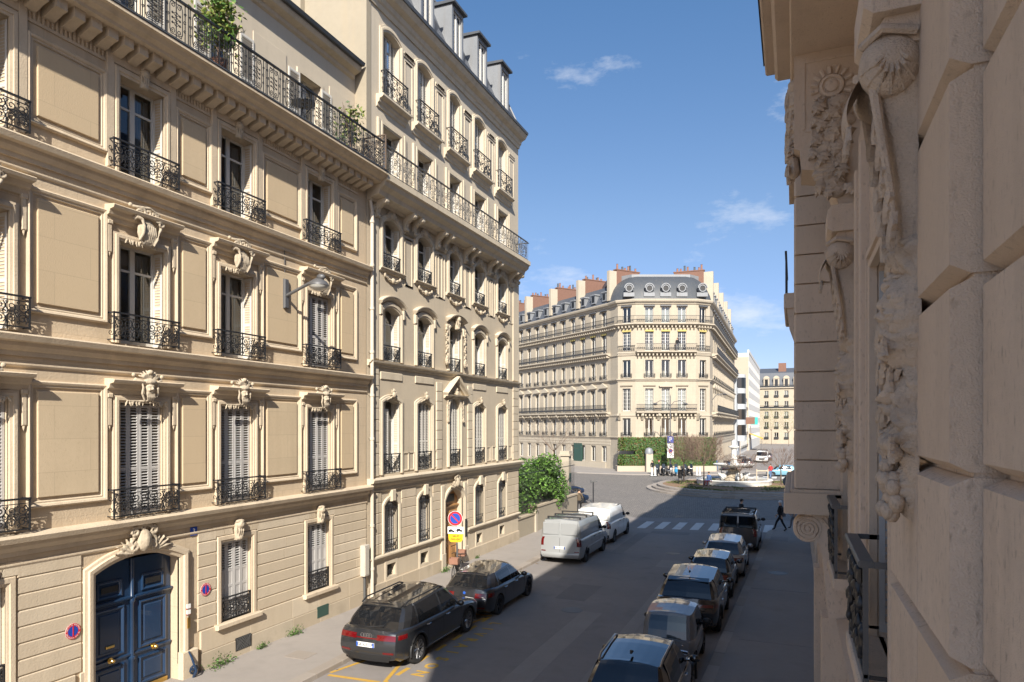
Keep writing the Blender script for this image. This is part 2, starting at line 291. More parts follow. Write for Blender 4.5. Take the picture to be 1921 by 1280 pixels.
# ---------------------------------------------------------------- facade kit: x along the wall, y into the house, z up
def wall(mb, x0, x1, z0, z1, ops, y=0.0, depth=0.35, mi=0):
    xs = sorted({x0, x1} | {o[0] for o in ops} | {o[1] for o in ops}); zs = sorted({z0, z1} | {o[2] for o in ops} | {o[3] + o[4] for o in ops})
    xs = [x for x in xs if x0 <= x <= x1]; zs = [z for z in zs if z0 <= z <= z1]
    for j in range(len(zs) - 1):
        st = None
        for i in range(len(xs)):
            solid = i < len(xs) - 1 and not any(o[0] < (xs[i] + xs[i + 1]) / 2 < o[1] and o[2] < (zs[j] + zs[j + 1]) / 2 < o[3] + o[4] for o in ops)
            if solid and st is None: st = xs[i]
            if not solid and st is not None: mb.quad((st, y, zs[j]), (xs[i], y, zs[j]), (xs[i], y, zs[j + 1]), (st, y, zs[j + 1]), mi); st = None
    for a, b, c, d, r in ops:
        e = y + depth
        mb.quad((a, y, c), (a, e, c), (a, e, d), (a, y, d), mi); mb.quad((b, e, c), (b, y, c), (b, y, d), (b, e, d), mi); mb.quad((a, y, c), (b, y, c), (b, e, c), (a, e, c), mi)
        if r <= 0: mb.quad((a, e, d), (b, e, d), (b, y, d), (a, y, d), mi)
        else:
            A = arch_pts(a, b, d, r)
            for (p, q), (p2, q2) in zip(A, A[1:]):
                mb.quad((p, y, q), (p2, y, q2), (p2, y, d + r), (p, y, d + r), mi); mb.quad((p, e, q), (p2, e, q2), (p2, y, q2), (p, y, q), mi)
    return mb
def arch_pts(a, b, d, r, n=12):
    if r <= 0: return [(a, d), (b, d)]
    h = (b - a) / 2; R_ = (h * h + r * r) / (2 * r); cx = (a + b) / 2; cz = d + r - R_
    t0 = math.asin(min(1, h / R_)); return [(cx + R_ * math.sin(-t0 + 2 * t0 * i / n), cz + R_ * math.cos(-t0 + 2 * t0 * i / n)) for i in range(n + 1)]
def shell(mb, x0, x1, y0, y1, z0, z1, mi=0):
    """the closed back of a house: sides, rear wall, top"""
    mb.quad((x0, y0, z0), (x0, y1, z0), (x0, y1, z1), (x0, y0, z1), mi); mb.quad((x1, y0, z0), (x1, y1, z0), (x1, y1, z1), (x1, y0, z1), mi)
    mb.quad((x0, y1, z0), (x1, y1, z0), (x1, y1, z1), (x0, y1, z1), mi); mb.quad((x0, y0, z1), (x1, y0, z1), (x1, y1, z1), (x0, y1, z1), mi); return mb
CACHE = {}
def cached(key, fn):
    if key not in CACHE: CACHE[key] = fn()
    return CACHE[key]
def casement(w_, h, tr=0.8, rows=0, cols=1, fw=0.055):
    def mk():
        m = MB(); a = w_ / 2; t = 0.05
        m.box(-a, -a + fw, 0, t, 0, h); m.box(a - fw, a, 0, t, 0, h); m.box(-a + fw, a - fw, 0.001, t, h - fw, h); m.box(-a + fw, a - fw, 0.001, t, 0, fw * 1.6)
        m.box(-0.06, 0.06, -0.012, t, fw * 1.6, h - fw)
        if tr: m.box(-a + fw, -0.06, 0.002, t, h * tr, h * tr + 0.05); m.box(0.06, a - fw, 0.002, t, h * tr, h * tr + 0.05)
        for r in range(1, rows): z = fw + (h - fw) * r / rows; m.box(-a + fw, -0.06, 0.004, t * .8, z - .014, z + .014); m.box(0.06, a - fw, 0.004, t * .8, z - .014, z + .014)
        for s in (-1, 1):
            for c in range(1, cols): x = s * (0.06 + (a - fw - 0.06) * c / cols); m.box(x - .014, x + .014, 0.003, t * .8, fw, h - fw)
        return m.mesh('window', 'white_paint')
    return cached(('cas', w_, h, tr, rows, cols), mk)
def pane(w_, h): return cached(('pane', w_, h), lambda: MB().quad((-w_ / 2, .03, 0), (w_ / 2, .03, 0), (w_ / 2, .03, h), (-w_ / 2, .03, h)).mesh('pane', 'glass'))
def curtain_mesh(w_, h, side):
    def mk():
        m = MB(); n = 14; ww = w_ * (0.3 if side else 0.98); x0 = -w_ / 2 if side <= 0 else w_ / 2 - ww
        P = [(x0 + ww * i / n, 0.16 + 0.025 * math.sin(i * 2.1)) for i in range(n + 1)]
        for (a, b), (c, d) in zip(P, P[1:]): m.quad((a, b, 0.02), (c, d, 0.02), (c, d, h), (a, b, h))
        return m.mesh('curtain', 'curtain', 80)
    return cached(('cur', w_, h, side), mk)
def leaf(w_, h, l0=0.0, l1=1.0, m_='shutter_white', pitch=0.066):
    def mk():
        m = MB(); a = w_ / 2; s = min(0.05, w_ * .2); t = 0.036
        m.box(-a, -a + s, 0, t, 0, h); m.box(a - s, a, 0, t, 0, h)
        for z in (0, h * 0.4, h - 0.07): m.box(-a + s, a - s, 0.002, t, z, z + 0.07)
        if l0 > 0: m.box(-a + s, a - s, 0.012, 0.024, 0.07, h * l0); m.box(-a + s, a - s, 0.003, t, h * l0 - .03, h * l0 + .03)
        z = max(0.08, h * l0 + .04)
        while z < h * l1 - 0.1: m.add([(-a + s, 0.0, z), (a - s, 0.0, z), (a - s, t - .004, z + pitch * .42), (-a + s, t - .004, z + pitch * .42), (-a + s, 0.0, z + .012), (a - s, 0.0, z + .012)], [(0, 1, 2, 3), (0, 1, 5, 4), (4, 5, 2, 3)]); z += pitch
        return m.mesh('shutter', m_)
    return cached(('leaf', w_, h, l0, l1, m_, pitch), mk)
def spiral(m, cx, cz, r, a0, turns, y=0.0, rr=0.011, n=15, r_in=0.18, ns=4):
    m.tube([(cx + r * (1 - (1 - r_in) * t) * math.cos(a0 + turns * 2 * math.pi * t), y, cz + r * (1 - (1 - r_in) * t) * math.sin(a0 + turns * 2 * math.pi * t)) for t in [i / n for i in range(n + 1)]], rr, ns)
def guard_scroll(w_, h, style=0, rr=0.011):
    def mk():
        m = MB(); hw = w_ / 2; cols = max(2, round(hw / (h * 0.44))); cw = hw / cols
        for s in (-1, 1):
            for c in range(cols):
                x = s * (cw * (c + .5)); d = 1 if (c + (s > 0)) % 2 else -1; r = min(cw * .52, h * .27)
                spiral(m, x, h * .70, r, math.pi / 2 + d * .6, 1.5 * d, 0, rr); spiral(m, x, h * .27, r, -math.pi / 2 - d * .6, -1.5 * d, 0, rr)
                spiral(m, x + cw * .42 * s, h * .5, r * .5, 0.4, 1.2 * d, 0, rr * .9, 9); spiral(m, x - cw * .4, h * .87, r * .36, 2.0, -1.2, 0, rr * .8, 8); spiral(m, x - cw * .4, h * .13, r * .36, -2.0, 1.2, 0, rr * .8, 8)
                m.tube([(x - cw * .5, 0, h * (.5 + .18 * d)), (x - cw * .2, 0, h * .5), (x + cw * .2, 0, h * .5), (x + cw * .5, 0, h * (.5 - .18 * d))], rr, 4)
                if style: m.ell((x, -.01, h * .5), (.035, .02, .05), 6, 4)
        return m.mesh('scrollwork', 'iron')
    return cached(('gs', w_, h, style), mk)
def guard_frame(w_, h, out_):
    def mk():
        m = MB(); a = w_ / 2
        m.box(-a - .02, a + .02, -.022, .022, h - .03, h + .005); m.box(-a, a, -.012, .012, .02, .045); m.box(-a, a, -.01, .01, h - .11, h - .095)
        for s in (-a, a): m.box(s - .014, s + .014, -.014, .014, 0, h - .03); m.box(s - .012, s + .012, .022, out_, h - .03, h); m.box(s - .01, s + .01, .014, out_, .022, .043)
        m.box(-.01, .01, -.01, .01, .045, h - .03)
        for s in (-1, 1):
            for z in (h * .3, h * .68): spiral(m, s * a, z, .07, 0, 1.2 * s, out_ * .5, .009, 8)
        return m.mesh('window_guard', 'iron')
    return cached(('gf', w_, h, out_), mk)
def put_guard(root, x, z, w_, h, out_=0.14, y=0.0, style=0, mtx=None):
    M_ = mtx if mtx is not None else T(x, y - out_, z)
    g = obj('window_guard', guard_frame(w_, h, out_), root, M_); obj('scrollwork', guard_scroll(w_ - .06, h - .12, style), g, T(0, 0, .045), kind='stuff'); return g
def put_window(root, x, z, w_, h, y=0.3, tr=0.8, rows=0, cols=1, cur=None, mtx=None):
    M_ = mtx if mtx is not None else T(x, y, z)
    o = obj('window', casement(w_, h, tr, rows, cols), root, M_); obj('pane', pane(w_ - .04, h - .04), o, T(0, 0, .02))
    if cur is not None: obj('curtain', curtain_mesh(w_ - .1, h - .1, cur), o, T(0, 0, .03))
    return o
def closed_shutters(root, x, z, w_, h, y=0.1, n=4, m_='shutter_grey', l0=0.0):
    lw = w_ / n
    for i in range(n): obj('shutter', leaf(round(lw - .008, 3), h, l0, 1.0, m_), root, T(x - w_ / 2 + lw * (i + .5), y + (0.006 if i % 2 else 0), z))
def folded_shutters(root, x, z, w_, h, d=0.27, y=0.02, m_='shutter_white'):
    for s in (-1, 1):
        obj('shutter', leaf(d, h, 0.0, 1.0, m_), root, Matrix.Translation((x + s * (w_ / 2 - .012 - (.034 if s < 0 else 0)), y + d / 2 + .01, z)) @ Matrix.Rotation(rad(-90), 4, 'Z') if s > 0 else Matrix.Translation((x - w_ / 2 + .012, y + d / 2 + .01, z)) @ Matrix.Rotation(rad(90), 4, 'Z'))
# ---------------------------------------------------------------- carved ornaments (front towards -y, centred at their foot)
def leafy(mb, c, l, wd, ang, tilt=0.35, th=0.03, lobes=4):
    """a lobed acanthus or oak leaf, hanging in direction ang in the x/z plane"""
    pts = []; n = lobes * 4
    for i in range(n + 1):
        t = i / n; e = wd * (math.sin(math.pi * min(1, t * 1.02) ** .8) * (0.72 + 0.28 * math.cos(t * lobes * 2 * math.pi)) + .04); pts.append((t * l, e))
    R_ = Matrix.Rotation(-ang, 4, 'Y') @ Matrix.Rotation(RND.uniform(-.25, .25), 4, 'X'); c = Vector(c); k = len(pts); vs = []
    for sgn in (1, 0, -1):
        for t, e in pts: vs.append(tuple(c + R_ @ Vector((t, -th * (1.4 if sgn == 0 else .2) - tilt * l * (t / l) * (1 - .7 * t / l), e * sgn))))
    for sgn in (1, -1):
        for t, e in pts: vs.append(tuple(c + R_ @ Vector((t, th - tilt * l * (t / l) * (1 - .7 * t / l) * .5, e * sgn * .8))))
    fs = []
    for i in range(k - 1):
        for a, b in ((0, 1), (1, 2), (4, 3)): fs.append((a * k + i, a * k + i + 1, b * k + i + 1, b * k + i))
        fs.append((3 * k + i, 3 * k + i + 1, i + 1, i)); fs.append((2 * k + i, 2 * k + i + 1, 4 * k + i + 1, 4 * k + i))
    fs += [(0, k, 2 * k, 4 * k, 3 * k), (k - 1, 2 * k - 1, 3 * k - 1, 5 * k - 1, 4 * k - 1)]
    mb.add(vs, fs)
def cartouche(kind):
    m = MB(); S = lambda x, z, r, a, t, rr, y=-.1: m.tube([(x + r * (1 - .8 * i / 14) * math.cos(a + t * 6.283 * i / 14), y - .03 * math.sin(i / 14 * 3), z + r * (1 - .8 * i / 14) * math.sin(a + t * 6.283 * i / 14)) for i in range(15)], rr, 6, rr * .7)
    if kind == 0:      # bearded mask under a fan of plumes, held between two C-scrolls
        m.ell((0, -.15, .36), (.125, .13, .17), 12, 9); m.ell((0, -.25, .42), (.1, .05, .035), 10, 5); m.tube([(0, -.28, .42), (0, -.31, .34)], .022, 6, .03)
        for s in (-1, 1): m.ell((s * .055, -.265, .335), (.035, .03, .035), 7, 5); m.ell((s * .05, -.27, .39), (.03, .02, .015), 6, 4)
        for i in range(7): m.tube([(-.09 + i * .03, -.22, .26), (-.1 + i * .034, -.24, .17), (-.07 + i * .023, -.2, .08)], .022, 5, .012)
        m.ell((0, -.2, .52), (.17, .11, .075), 10, 6); m.ell((0, -.2, .74), (.07, .07, .06), 8, 6)
        for i in range(9): a = rad(25 + i * 16.2); m.tube([(.1 * math.cos(a), -.17, .55), (.2 * math.cos(a), -.2, .56 + .15 * math.sin(a)), (.3 * math.cos(a), -.15, .55 + .24 * math.sin(a))], .032, 6, .02)
        for s in (-1, 1):
            m.ell((s * .37, -.12, .66), (.05, .05, .05), 8, 6); m.tube([(s * .27, -.1, .58), (s * .36, -.12, .64)], .03, 6)
            m.tube([(s * .38, -.06, .5), (s * .33, -.14, .56), (s * .22, -.2, .53), (s * .19, -.22, .38), (s * .2, -.2, .24), (s * .13, -.18, .1), (s * .02, -.14, .03)], .042, 7, .022)
            m.tube([(s * .36, -.08, .48), (s * .3, -.12, .44), (s * .34, -.1, .52)], .03, 6)
            for i in range(8): leafy(m, (s * (.1 + i * .055), -.05, .1 - .004 * i), .13, .03, rad(-90 + s * 25 * math.sin(i * 2)), .25, .02, 2)
            m.tube([(s * .06, -.08, .08), (s * .5, -.05, .08)], .03, 5, .015)
    elif kind == 1:    # open rocaille shell with C-scroll flank and trailing leaves
        m.ell((0, -.08, .34), (.25, .1, .34), 14, 9)
        for i in range(7): x = -.15 + i * .05; m.tube([(x, -.17, .48), (x * 1.1, -.2, .3), (x * .8, -.16, .12), (x * .4, -.12, .03)], .026, 6, .014)
        m.tube([(-.36, -.1, .56), (-.3, -.17, .62), (-.2, -.2, .58), (-.17, -.23, .42), (-.18, -.21, .26), (-.24, -.16, .12), (-.12, -.15, .04)], .05, 8, .028); m.tube([(.3, -.1, .62), (.33, -.15, .5), (.25, -.2, .4), (.2, -.2, .22), (.13, -.16, .05)], .045, 8, .02)
        for i, (x, z) in enumerate(((-.3, .78), (-.18, .82), (-.04, .83), (.1, .8), (.22, .74), (.31, .66))): S(x, z - .06, .085, rad(200 - i * 30), 1.3 * (-1 if i % 2 else 1), .032, -.16)
        m.tube([(-.42, -.1, .84), (-.3, -.16, .84), (0, -.19, .88), (.25, -.16, .8), (.42, -.1, .68)], .035, 7, .03); m.ell((-.44, -.1, .86), (.05, .05, .05), 8, 6); m.ell((.44, -.1, .67), (.05, .05, .05), 8, 6)
        for i in range(8): leafy(m, (-.1 - i * .055, -.05, .09), .13, .03, rad(-90 - 25 * math.sin(i * 2)), .25, .02, 2)
        for i in range(4): leafy(m, (.1 + i * .06, -.05, .09), .11, .03, rad(-80 + 25 * math.sin(i * 2)), .25, .02, 2)
    elif kind == 2:    # crest over the carriage door
        m.ell((0, -.12, .42), (.17, .12, .24), 12, 8); m.ell((0, -.17, .42), (.11, .09, .18), 10, 7)
        for s in (-1, 1):
            S(s * .22, .62, .1, 1.5, -1.4 * s, .04); S(s * .24, .3, .09, 1.5, 1.3 * s, .035); m.tube([(s * .18, -.1, .55), (s * .3, -.1, .42), (s * .25, -.1, .2)], .05, 6, .03)
            for i in range(7): a = rad(10 + i * 17); leafy(m, (s * .22, -.06, .16), .5 - i * .035, .06, a if s > 0 else math.pi - a, .1, .035, 3)
        S(-.03, .72, .08, 0, 1.4, .04); m.tube([(-.2, -.1, .7), (0, -.13, .78), (.2, -.1, .7)], .05, 6)
    elif kind == 3:    # small scrolled keystone
        m.box(-.12, .12, -.1, .02, .0, .5); m.ell((0, -.15, .42), (.13, .1, .1), 8, 6); m.ell((0, -.12, .06), (.1, .07, .07), 8, 6)
        for s in (-.07, 0, .07): m.tube([(s, -.13, .4), (s, -.17, .25), (s, -.12, .08)], .03, 5)
        S(0, .44, .07, 1, 1.2, .03, -.2); m.ell((0, -.1, .52), (.16, .11, .05), 8, 5)
    elif kind == 4:    # flower head with leaves over a window
        m.ell((0, -.12, .26), (.12, .1, .13), 8, 6); m.ell((0, -.1, .46), (.07, .07, .09), 7, 5)
        for i in range(9): a = rad(-30 + i * 30); leafy(m, (0, -.06, .24), .3, .06, a, .15, .03, 3)
        for s in (-1, 1): m.tube([(s * .1, -.05, .14), (s * .3, -.05, .08), (s * .48, -.03, .0)], .05, 6, .02)
    elif kind == 5:    # garland below a sill
        m.ell((0, -.07, -.02), (.1, .08, .1), 8, 6)
        for s in (-1, 1):
            for i in range(6): t = i / 5; m.ell((s * (.08 + .4 * t), -.04, -.02 + .13 * t * t + .02 * math.sin(i * 3)), (.055, .05, .045), 6, 5)
            m.ell((s * .48, -.04, .1), (.06, .05, .08), 6, 5)
    elif kind == 6:    # trailing drop of leaves and fruit
        for i in range(12): m.ell((.05 * math.sin(i * 2.3), -.05, -i * .12), (.075 - .003 * i, .06, .075), 7, 5)
        for i in range(14): leafy(m, (0, -.03, -i * .1), .16, .045, rad(-90 + 70 * math.sin(i * 1.9)), .2, .02, 3)
        m.ell((0, -.06, -1.5), (.17, .08, .2), 8, 6); S(0, -1.5, .16, 1, 1.5, .04)
    elif kind == 7:    # relief panel of foliage under the cornice
        m.ell((0, -.07, .2), (.16, .1, .18), 8, 6)
        for i in range(11): a = rad(-20 + i * 22); leafy(m, (0, -.04, .18), .42, .08, a, .1, .03, 3)
        for s in (-1, 1): S(s * .4, .12, .12, 1.5, 1.3 * s, .035, -.04)
    return carve(m, .0125, 1, .006)
ORN = {k: cartouche(k) for k in range(8)}      # fused once, while the scene is still empty
def ornament(kind, root, x, y, z, s=1.0, name='carved_cartouche', flip=1):
    if kind not in ORN: ORN[kind] = cartouche(kind)
    return obj(name, ORN[kind], root, T(x, y, z, 0, s * flip, s * .85, s))
def stones(root, x0, x1, z0, courses, ch, ops, y0=-0.03, y1=0.02, seed=1, lo=0.9, hi=1.5, gap=0.004, cz=0.018, mats='stone_rust'):
    """coursed blocks with V-grooves between the courses, cut around the openings; each block an object"""
    r = random.Random(seed)
    for c in range(courses):
        za = z0 + c * ch; zb = za + ch; segs = [(x0, x1)]
        for a, b, d, e in ops:
            if d < zb - .02 and e > za + .02:
                segs = [q for s, t in segs for q in ((s, min(t, a)), (max(s, b), t)) if q[1] - q[0] > 0.03]
        for s, t in segs:
            n = max(1, round((t - s) / r.uniform(lo, hi))); xs = [s] + sorted(s + (t - s) * (i + r.uniform(-.12, .12) + (.5 if c % 2 and n > 1 else 0) * .5) / n for i in range(1, n)) + [t]
            for a, b in zip(xs, xs[1:]): part('stone', MB().block(a + gap, b - gap, y0 + r.uniform(-.002, .002), y1, za + .003, zb - .003, .004, cz, .022), mats, root)
LEDGE = [(0, -.40), (.05, -.40), (.05, -.31), (.09, -.29), (.14, -.22), (.15, -.15), (.26, -.13), (.30, -.03), (.28, 0), (0, .03)]
# carved console of the right-hand piers: fluted scroll body under a shell, cloth and fruit hanging below
def console_relief(lower):
    m = MB(); NU, NZ = 40, (150 if lower else 90); it = lambda tb, z: next((p + (q - p) * (z - a) / (b - a) for (a, p), (b, q) in zip(tb, tb[1:]) if z <= b), tb[-1][1]); vs = []
    if lower:
        z0, z1 = 0, 1.75; Dt = [(0, .02), (.08, .09), (.25, .14), (.42, .09), (.5, .16), (.75, .2), (.9, .1), (1.0, .19), (1.3, .23), (1.5, .13), (1.62, .17), (1.75, .08)]; Wt = [(0, .03), (.1, .11), (.3, .17), (.45, .15), (.6, .22), (.8, .2), (.92, .16), (1.1, .24), (1.3, .25), (1.5, .18), (1.65, .2), (1.75, .17)]
    else:
        z0, z1 = 1.55, 3.0; Dt = [(1.55, .07), (1.7, .1), (1.9, .11), (2.1, .13), (2.3, .17), (2.5, .22), (2.65, .27), (2.8, .29), (2.9, .27), (3.0, .22)]; Wt = [(1.55, .15), (1.8, .17), (2.2, .19), (2.6, .23), (2.8, .25), (3.0, .25)]
    for j in range(NZ + 1):
        z = z0 + (z1 - z0) * j / NZ
        for i in range(NU + 1):
            u = -1 + 2 * i / NU; P0 = Vector((u * .25, 3.1, z)); e = max(0, 1 - u * u) ** (.5 if lower else .16)
            if lower:
                wd = it(Wt, z) * (1 + .22 * noise.fractal(Vector((math.copysign(1, u), z * 5, 2)), 1, 2, 3)); r_ = abs(noise.noise(P0 * 11 + Vector((0, 0, z * 3)))); d = it(Dt, z) * e * (1 + .35 * noise.fractal(P0 * 6, 1, 2, 4)) - .05 * e * (1 - r_) ** 6 + .012 * math.sin(z * 40 + u * 7 + 6 * noise.noise(P0 * 3)) * e; k = 1
            else:
                wd = it(Wt, z); k = .2; fl = abs(math.cos(u * 3.5 * math.pi)) ** .5 if z < 2.6 else .8 + .2 * math.sin(z * 60); d = (it(Dt, z) - .055 * (1 - fl)) * e + .006 * noise.fractal(P0 * 12, 1, 2, 3)
            vs.append((u * wd + .03 * k * noise.noise(P0 * 4), -max(d, -.02), z + .03 * k * noise.noise(P0 * 7)))
    m.add(vs, [(j * (NU + 1) + i, j * (NU + 1) + i + 1, (j + 1) * (NU + 1) + i + 1, (j + 1) * (NU + 1) + i) for j in range(NZ) for i in range(NU)]); q = random.Random(8)
    if lower:
        for k in range(26): z = q.uniform(.02, .5); m.ell((q.uniform(-.1, .1), -.1 - q.uniform(0, .07), z), (.045, .045, .05), 9, 7, rough=.2)
        for k in range(22): z = q.uniform(.5, 1.7); leafy(m, (q.uniform(-.16, .16), -it(Dt, z) * .85, z), .2, .06, rad(-90 + q.uniform(-60, 60)), .25, .012, 4)
    else:
        # ribbed shell on each flank and a curled acanthus leaf over the front
        for s in (-1, 1):
            m.ell((s * .2, -.15, 2.72), (.13, .17, .2), 18, 12)
            for k in range(7): a = rad(-165 + k * 25); m.tube([(s * .3, -.15, 2.78), (s * .325, -.15 + .08 * math.cos(a), 2.72 + .1 * math.sin(a)), (s * .24, -.15 + .16 * math.cos(a), 2.72 + .19 * math.sin(a))], .014, 6, .012)
            m.tube([(s * .2, -.3, 2.86), (s * .32, -.2, 2.9), (s * .3, -.02, 2.86)], .03, 7); m.tube([(s * .22, -.24, 2.6), (s * .23, -.2, 2.3), (s * .2, -.15, 2.0), (s * .18, -.12, 1.7)], .03, 7, .022)
            for k in range(5): leafy(m, (s * .2, -.2 + .02 * k, 2.5 - k * .17), .24, .06, rad(-90 - s * 12), .3, .015, 3)
        m.add([(u * (.12 + .05 * math.sin(t * 3.1)), -.27 - .13 * math.sin(t * 2.6) + .02 * u * u, 2.78 - .5 * t + (.12 * max(0, t - .75) * 4)) for t in [k / 14 for k in range(15)] for u in (-1, -.5, 0, .5, 1)], [(a * 5 + b, a * 5 + b + 1, a * 5 + b + 6, a * 5 + b + 5) for a in range(14) for b in range(4)])
        for k in range(7): leafy(m, (-.12 + k * .04, -.36, 2.42), .14, .035, rad(-120 + k * 10), .2, .012, 2)
    return m.mesh('carved_drapery' if lower else 'carved_console', 'stone_r_carved', 50)
cc, dr = console_relief(False), console_relief(True)
# ================================================================ setting: road, pavements, kerbs
g = MB(); g.quad((-900, -60, 0), (900, -60, 0), (900, 1600, 0), (-900, 1600, 0)); struct('road', g, 'asphalt')
def kline(X0, Y0, X1, Y1, y): return X0 + (X1 - X0) * (y - Y0) / (Y1 - Y0)
KR = lambda y: kline(-2.06, 16.6, -1.40, 42.3, y); KL = -10.8
# left pavement, then the garden corner, right pavement
PV = .13
m = MB(); m.poly_z([(-13.9, -15), (KL - .3, -15), (KL - .3, 40), (-11.6, 44), (-13.2, 46.6), (-16, 48), (-60, 66), (-60, 62), (-13.9, 44)], -.1, PV); pl = struct('pavement_left', m, 'pavement_grey')
m = MB(); m.poly_z([(KR(-15) + .3, -15), (1.5, -15), (1.5, 42), (30, 42), (30, 45.4), (2, 45.2), (.2, 44.6), (-.7, 43.6), (KR(42) + .3, 42)], -.1, PV); pr = struct('pavement_right', m, 'pavement_grey')
r = random.Random(3)
def kerb_run(pts, parent, wd=.3, side=1):
    for (a, b), (c, d) in zip(pts, pts[1:]):
        L_ = math.hypot(c - a, d - b); n = max(1, round(L_ / 1.05)); tx, ty = (c - a) / L_, (d - b) / L_; rz = math.atan2(ty, tx)
        for i in range(n):
            l = L_ / n; o = part('kerb_stone', MB().block(.004, l - .004, 0, wd, -.05, PV + .005, .006, .02, .02), 'kerb_granite', parent, mtx=T(a + tx * l * i, b + ty * l * i, r.uniform(-.003, .004), rz, 1, side, 1))
kerb_run([(KL, 2), (KL, 40.0), (-11.35, 44.2), (-13.0, 46.95), (-16, 48.4), (-40, 58.2)], pl)
kerb_run([(KR(-4), -4), (KR(42), 42.0), (-.95, 43.8), (.1, 44.9), (2, 45.6), (16, 45.8)], pr, side=-1)
# thin surfacing joints and patches cut in the pavement
for (x0, x1, y0, y1) in ((-1.45, .45, 20.4, 20.43), (-1.5, .5, 27.0, 27.03), (-1.4, .5, 13.6, 13.63), (-1.2, -.3, 38.6, 40.0), (-13.5, -11.1, 20.2, 20.23), (-13.5, -11.1, 29.6, 29.63)):
    m = MB().box(x0, x1, y0, y1, PV - .02, PV + .004); o = part('pavement_joint', m, 'asphalt', pr if x0 > -5 else pl)
part('utility_cover', MB().box(-12.4, -11.75, 14.3, 14.85, PV - .02, PV + .008), 'kerb_granite', pl); part('utility_cover', MB().box(-12.5, -11.9, 27.6, 28.3, PV - .02, PV + .008), 'kerb_granite', pl)
road = bpy.data.objects['road']; mat('asphalt_patch', (0.2, 0.185, 0.178), 0.9, 0.4, 1.5, 0.5, 70); mat('asphalt_old', (0.29, 0.265, 0.245), 0.9, 0.4, 1.2, 0.5, 70)
q = random.Random(21)
for i, (x, y, w_, l_) in enumerate(((-6.2, 17.5, .7, 9), (-7.4, 24.5, 1.1, 2.4), (-5.2, 31, .9, 1.6), (-8.0, 36, .6, 7), (-4.6, 20.5, .35, 14), (-6.6, 40, 2.2, 1.0), (-9.6, 26.2, 1.6, 1.0))):
    pts = [(x - w_ / 2, y - l_ / 2), (x + w_ / 2, y - l_ / 2), (x + w_ / 2 + q.uniform(-.05, .05), y), (x + w_ / 2, y + l_ / 2), (x - w_ / 2 + q.uniform(-.05, .05), y + l_ / 2), (x - w_ / 2 - q.uniform(0, .06), y)]
    part('asphalt_repair', MB().poly_z(pts, -.01, .0025), 'asphalt_patch' if i % 2 else 'asphalt_old', road)
for x, y in ((-6.9, 22), (-5.4, 33.6), (-7.3, 47.5)): part('manhole_cover', MB().lathe([(0, .006), (.3, .006), (.31, .003), (.36, .003), (.37, -.01)], 24, (x, y, 0)), 'iron_grey', road)
for i in range(60):
    x, y = (-10.72 + q.uniform(0, .12), q.uniform(8, 40)) if i % 2 else (KR(30) - .1 - q.uniform(0, .15), q.uniform(10, 42)); s = q.uniform(.02, .05); part('gutter_litter', MB().poly_z([(x - s, y), (x, y - s * .6), (x + s, y + s * .3), (x, y + s)], .004, .012), q.choice(['bark', 'white_line', 'leaf_red', 'earth']), road) if i < 36 else None
part('utility_cover', MB().lathe([(0, PV + .006), (.38, PV + .006), (.4, PV - .01)], 20, (-.6, 30.2, 0)), 'iron_grey', pr)
# cobbled square beyond the crossing
def setts():
    m = mat('setts', (0.235, 0.215, 0.198), 0.8, 0.35, 0.25, 0.0); t = m.node_tree; n = t.nodes.new; l = t.links.new; b = t.nodes['Principled BSDF']
    gg = n('ShaderNodeNewGeometry'); br = n('ShaderNodeTexBrick'); br.inputs['Scale'].default_value = 1; br.inputs['Row Height'].default_value = .13; br.inputs['Brick Width'].default_value = .19; br.inputs['Mortar Size'].default_value = .014
    mp_ = n('ShaderNodeMapping'); mp_.inputs['Rotation'].default_value = (0, 0, .5); l(gg.outputs['Position'], mp_.inputs[0]); l(mp_.outputs[0], br.inputs['Vector'])
    src = b.inputs['Base Color'].links[0].from_socket; mixn = n('ShaderNodeMix'); mixn.data_type = 'RGBA'; mixn.blend_type = 'MULTIPLY'; mixn.inputs['Factor'].default_value = 1
    br.inputs['Color1'].default_value = (.75, .75, .75, 1); br.inputs['Color2'].default_value = (1.15, 1.12, 1.08, 1); br.inputs['Mortar'].default_value = (.4, .4, .4, 1)
    l(src, mixn.inputs['A']); l(br.outputs['Color'], mixn.inputs['B']); l(mixn.outputs['Result'], b.inputs['Base Color'])
    bp = n('ShaderNodeBump'); bp.inputs['Strength'].default_value = .6; bp.inputs['Distance'].default_value = .02; bp.invert = True; l(br.outputs['Fac'], bp.inputs['Height']); l(bp.outputs[0], b.inputs['Normal'])
setts()
m = MB(); m.poly_z([(-9.9, 46.0), (-1.2, 48.0), (14, 52), (40, 60), (40, 100), (-12, 100), (-30, 84), (-60, 92), (-60, 69), (-16.5, 50)], -.02, .004); struct('cobbled_square', m, 'setts')
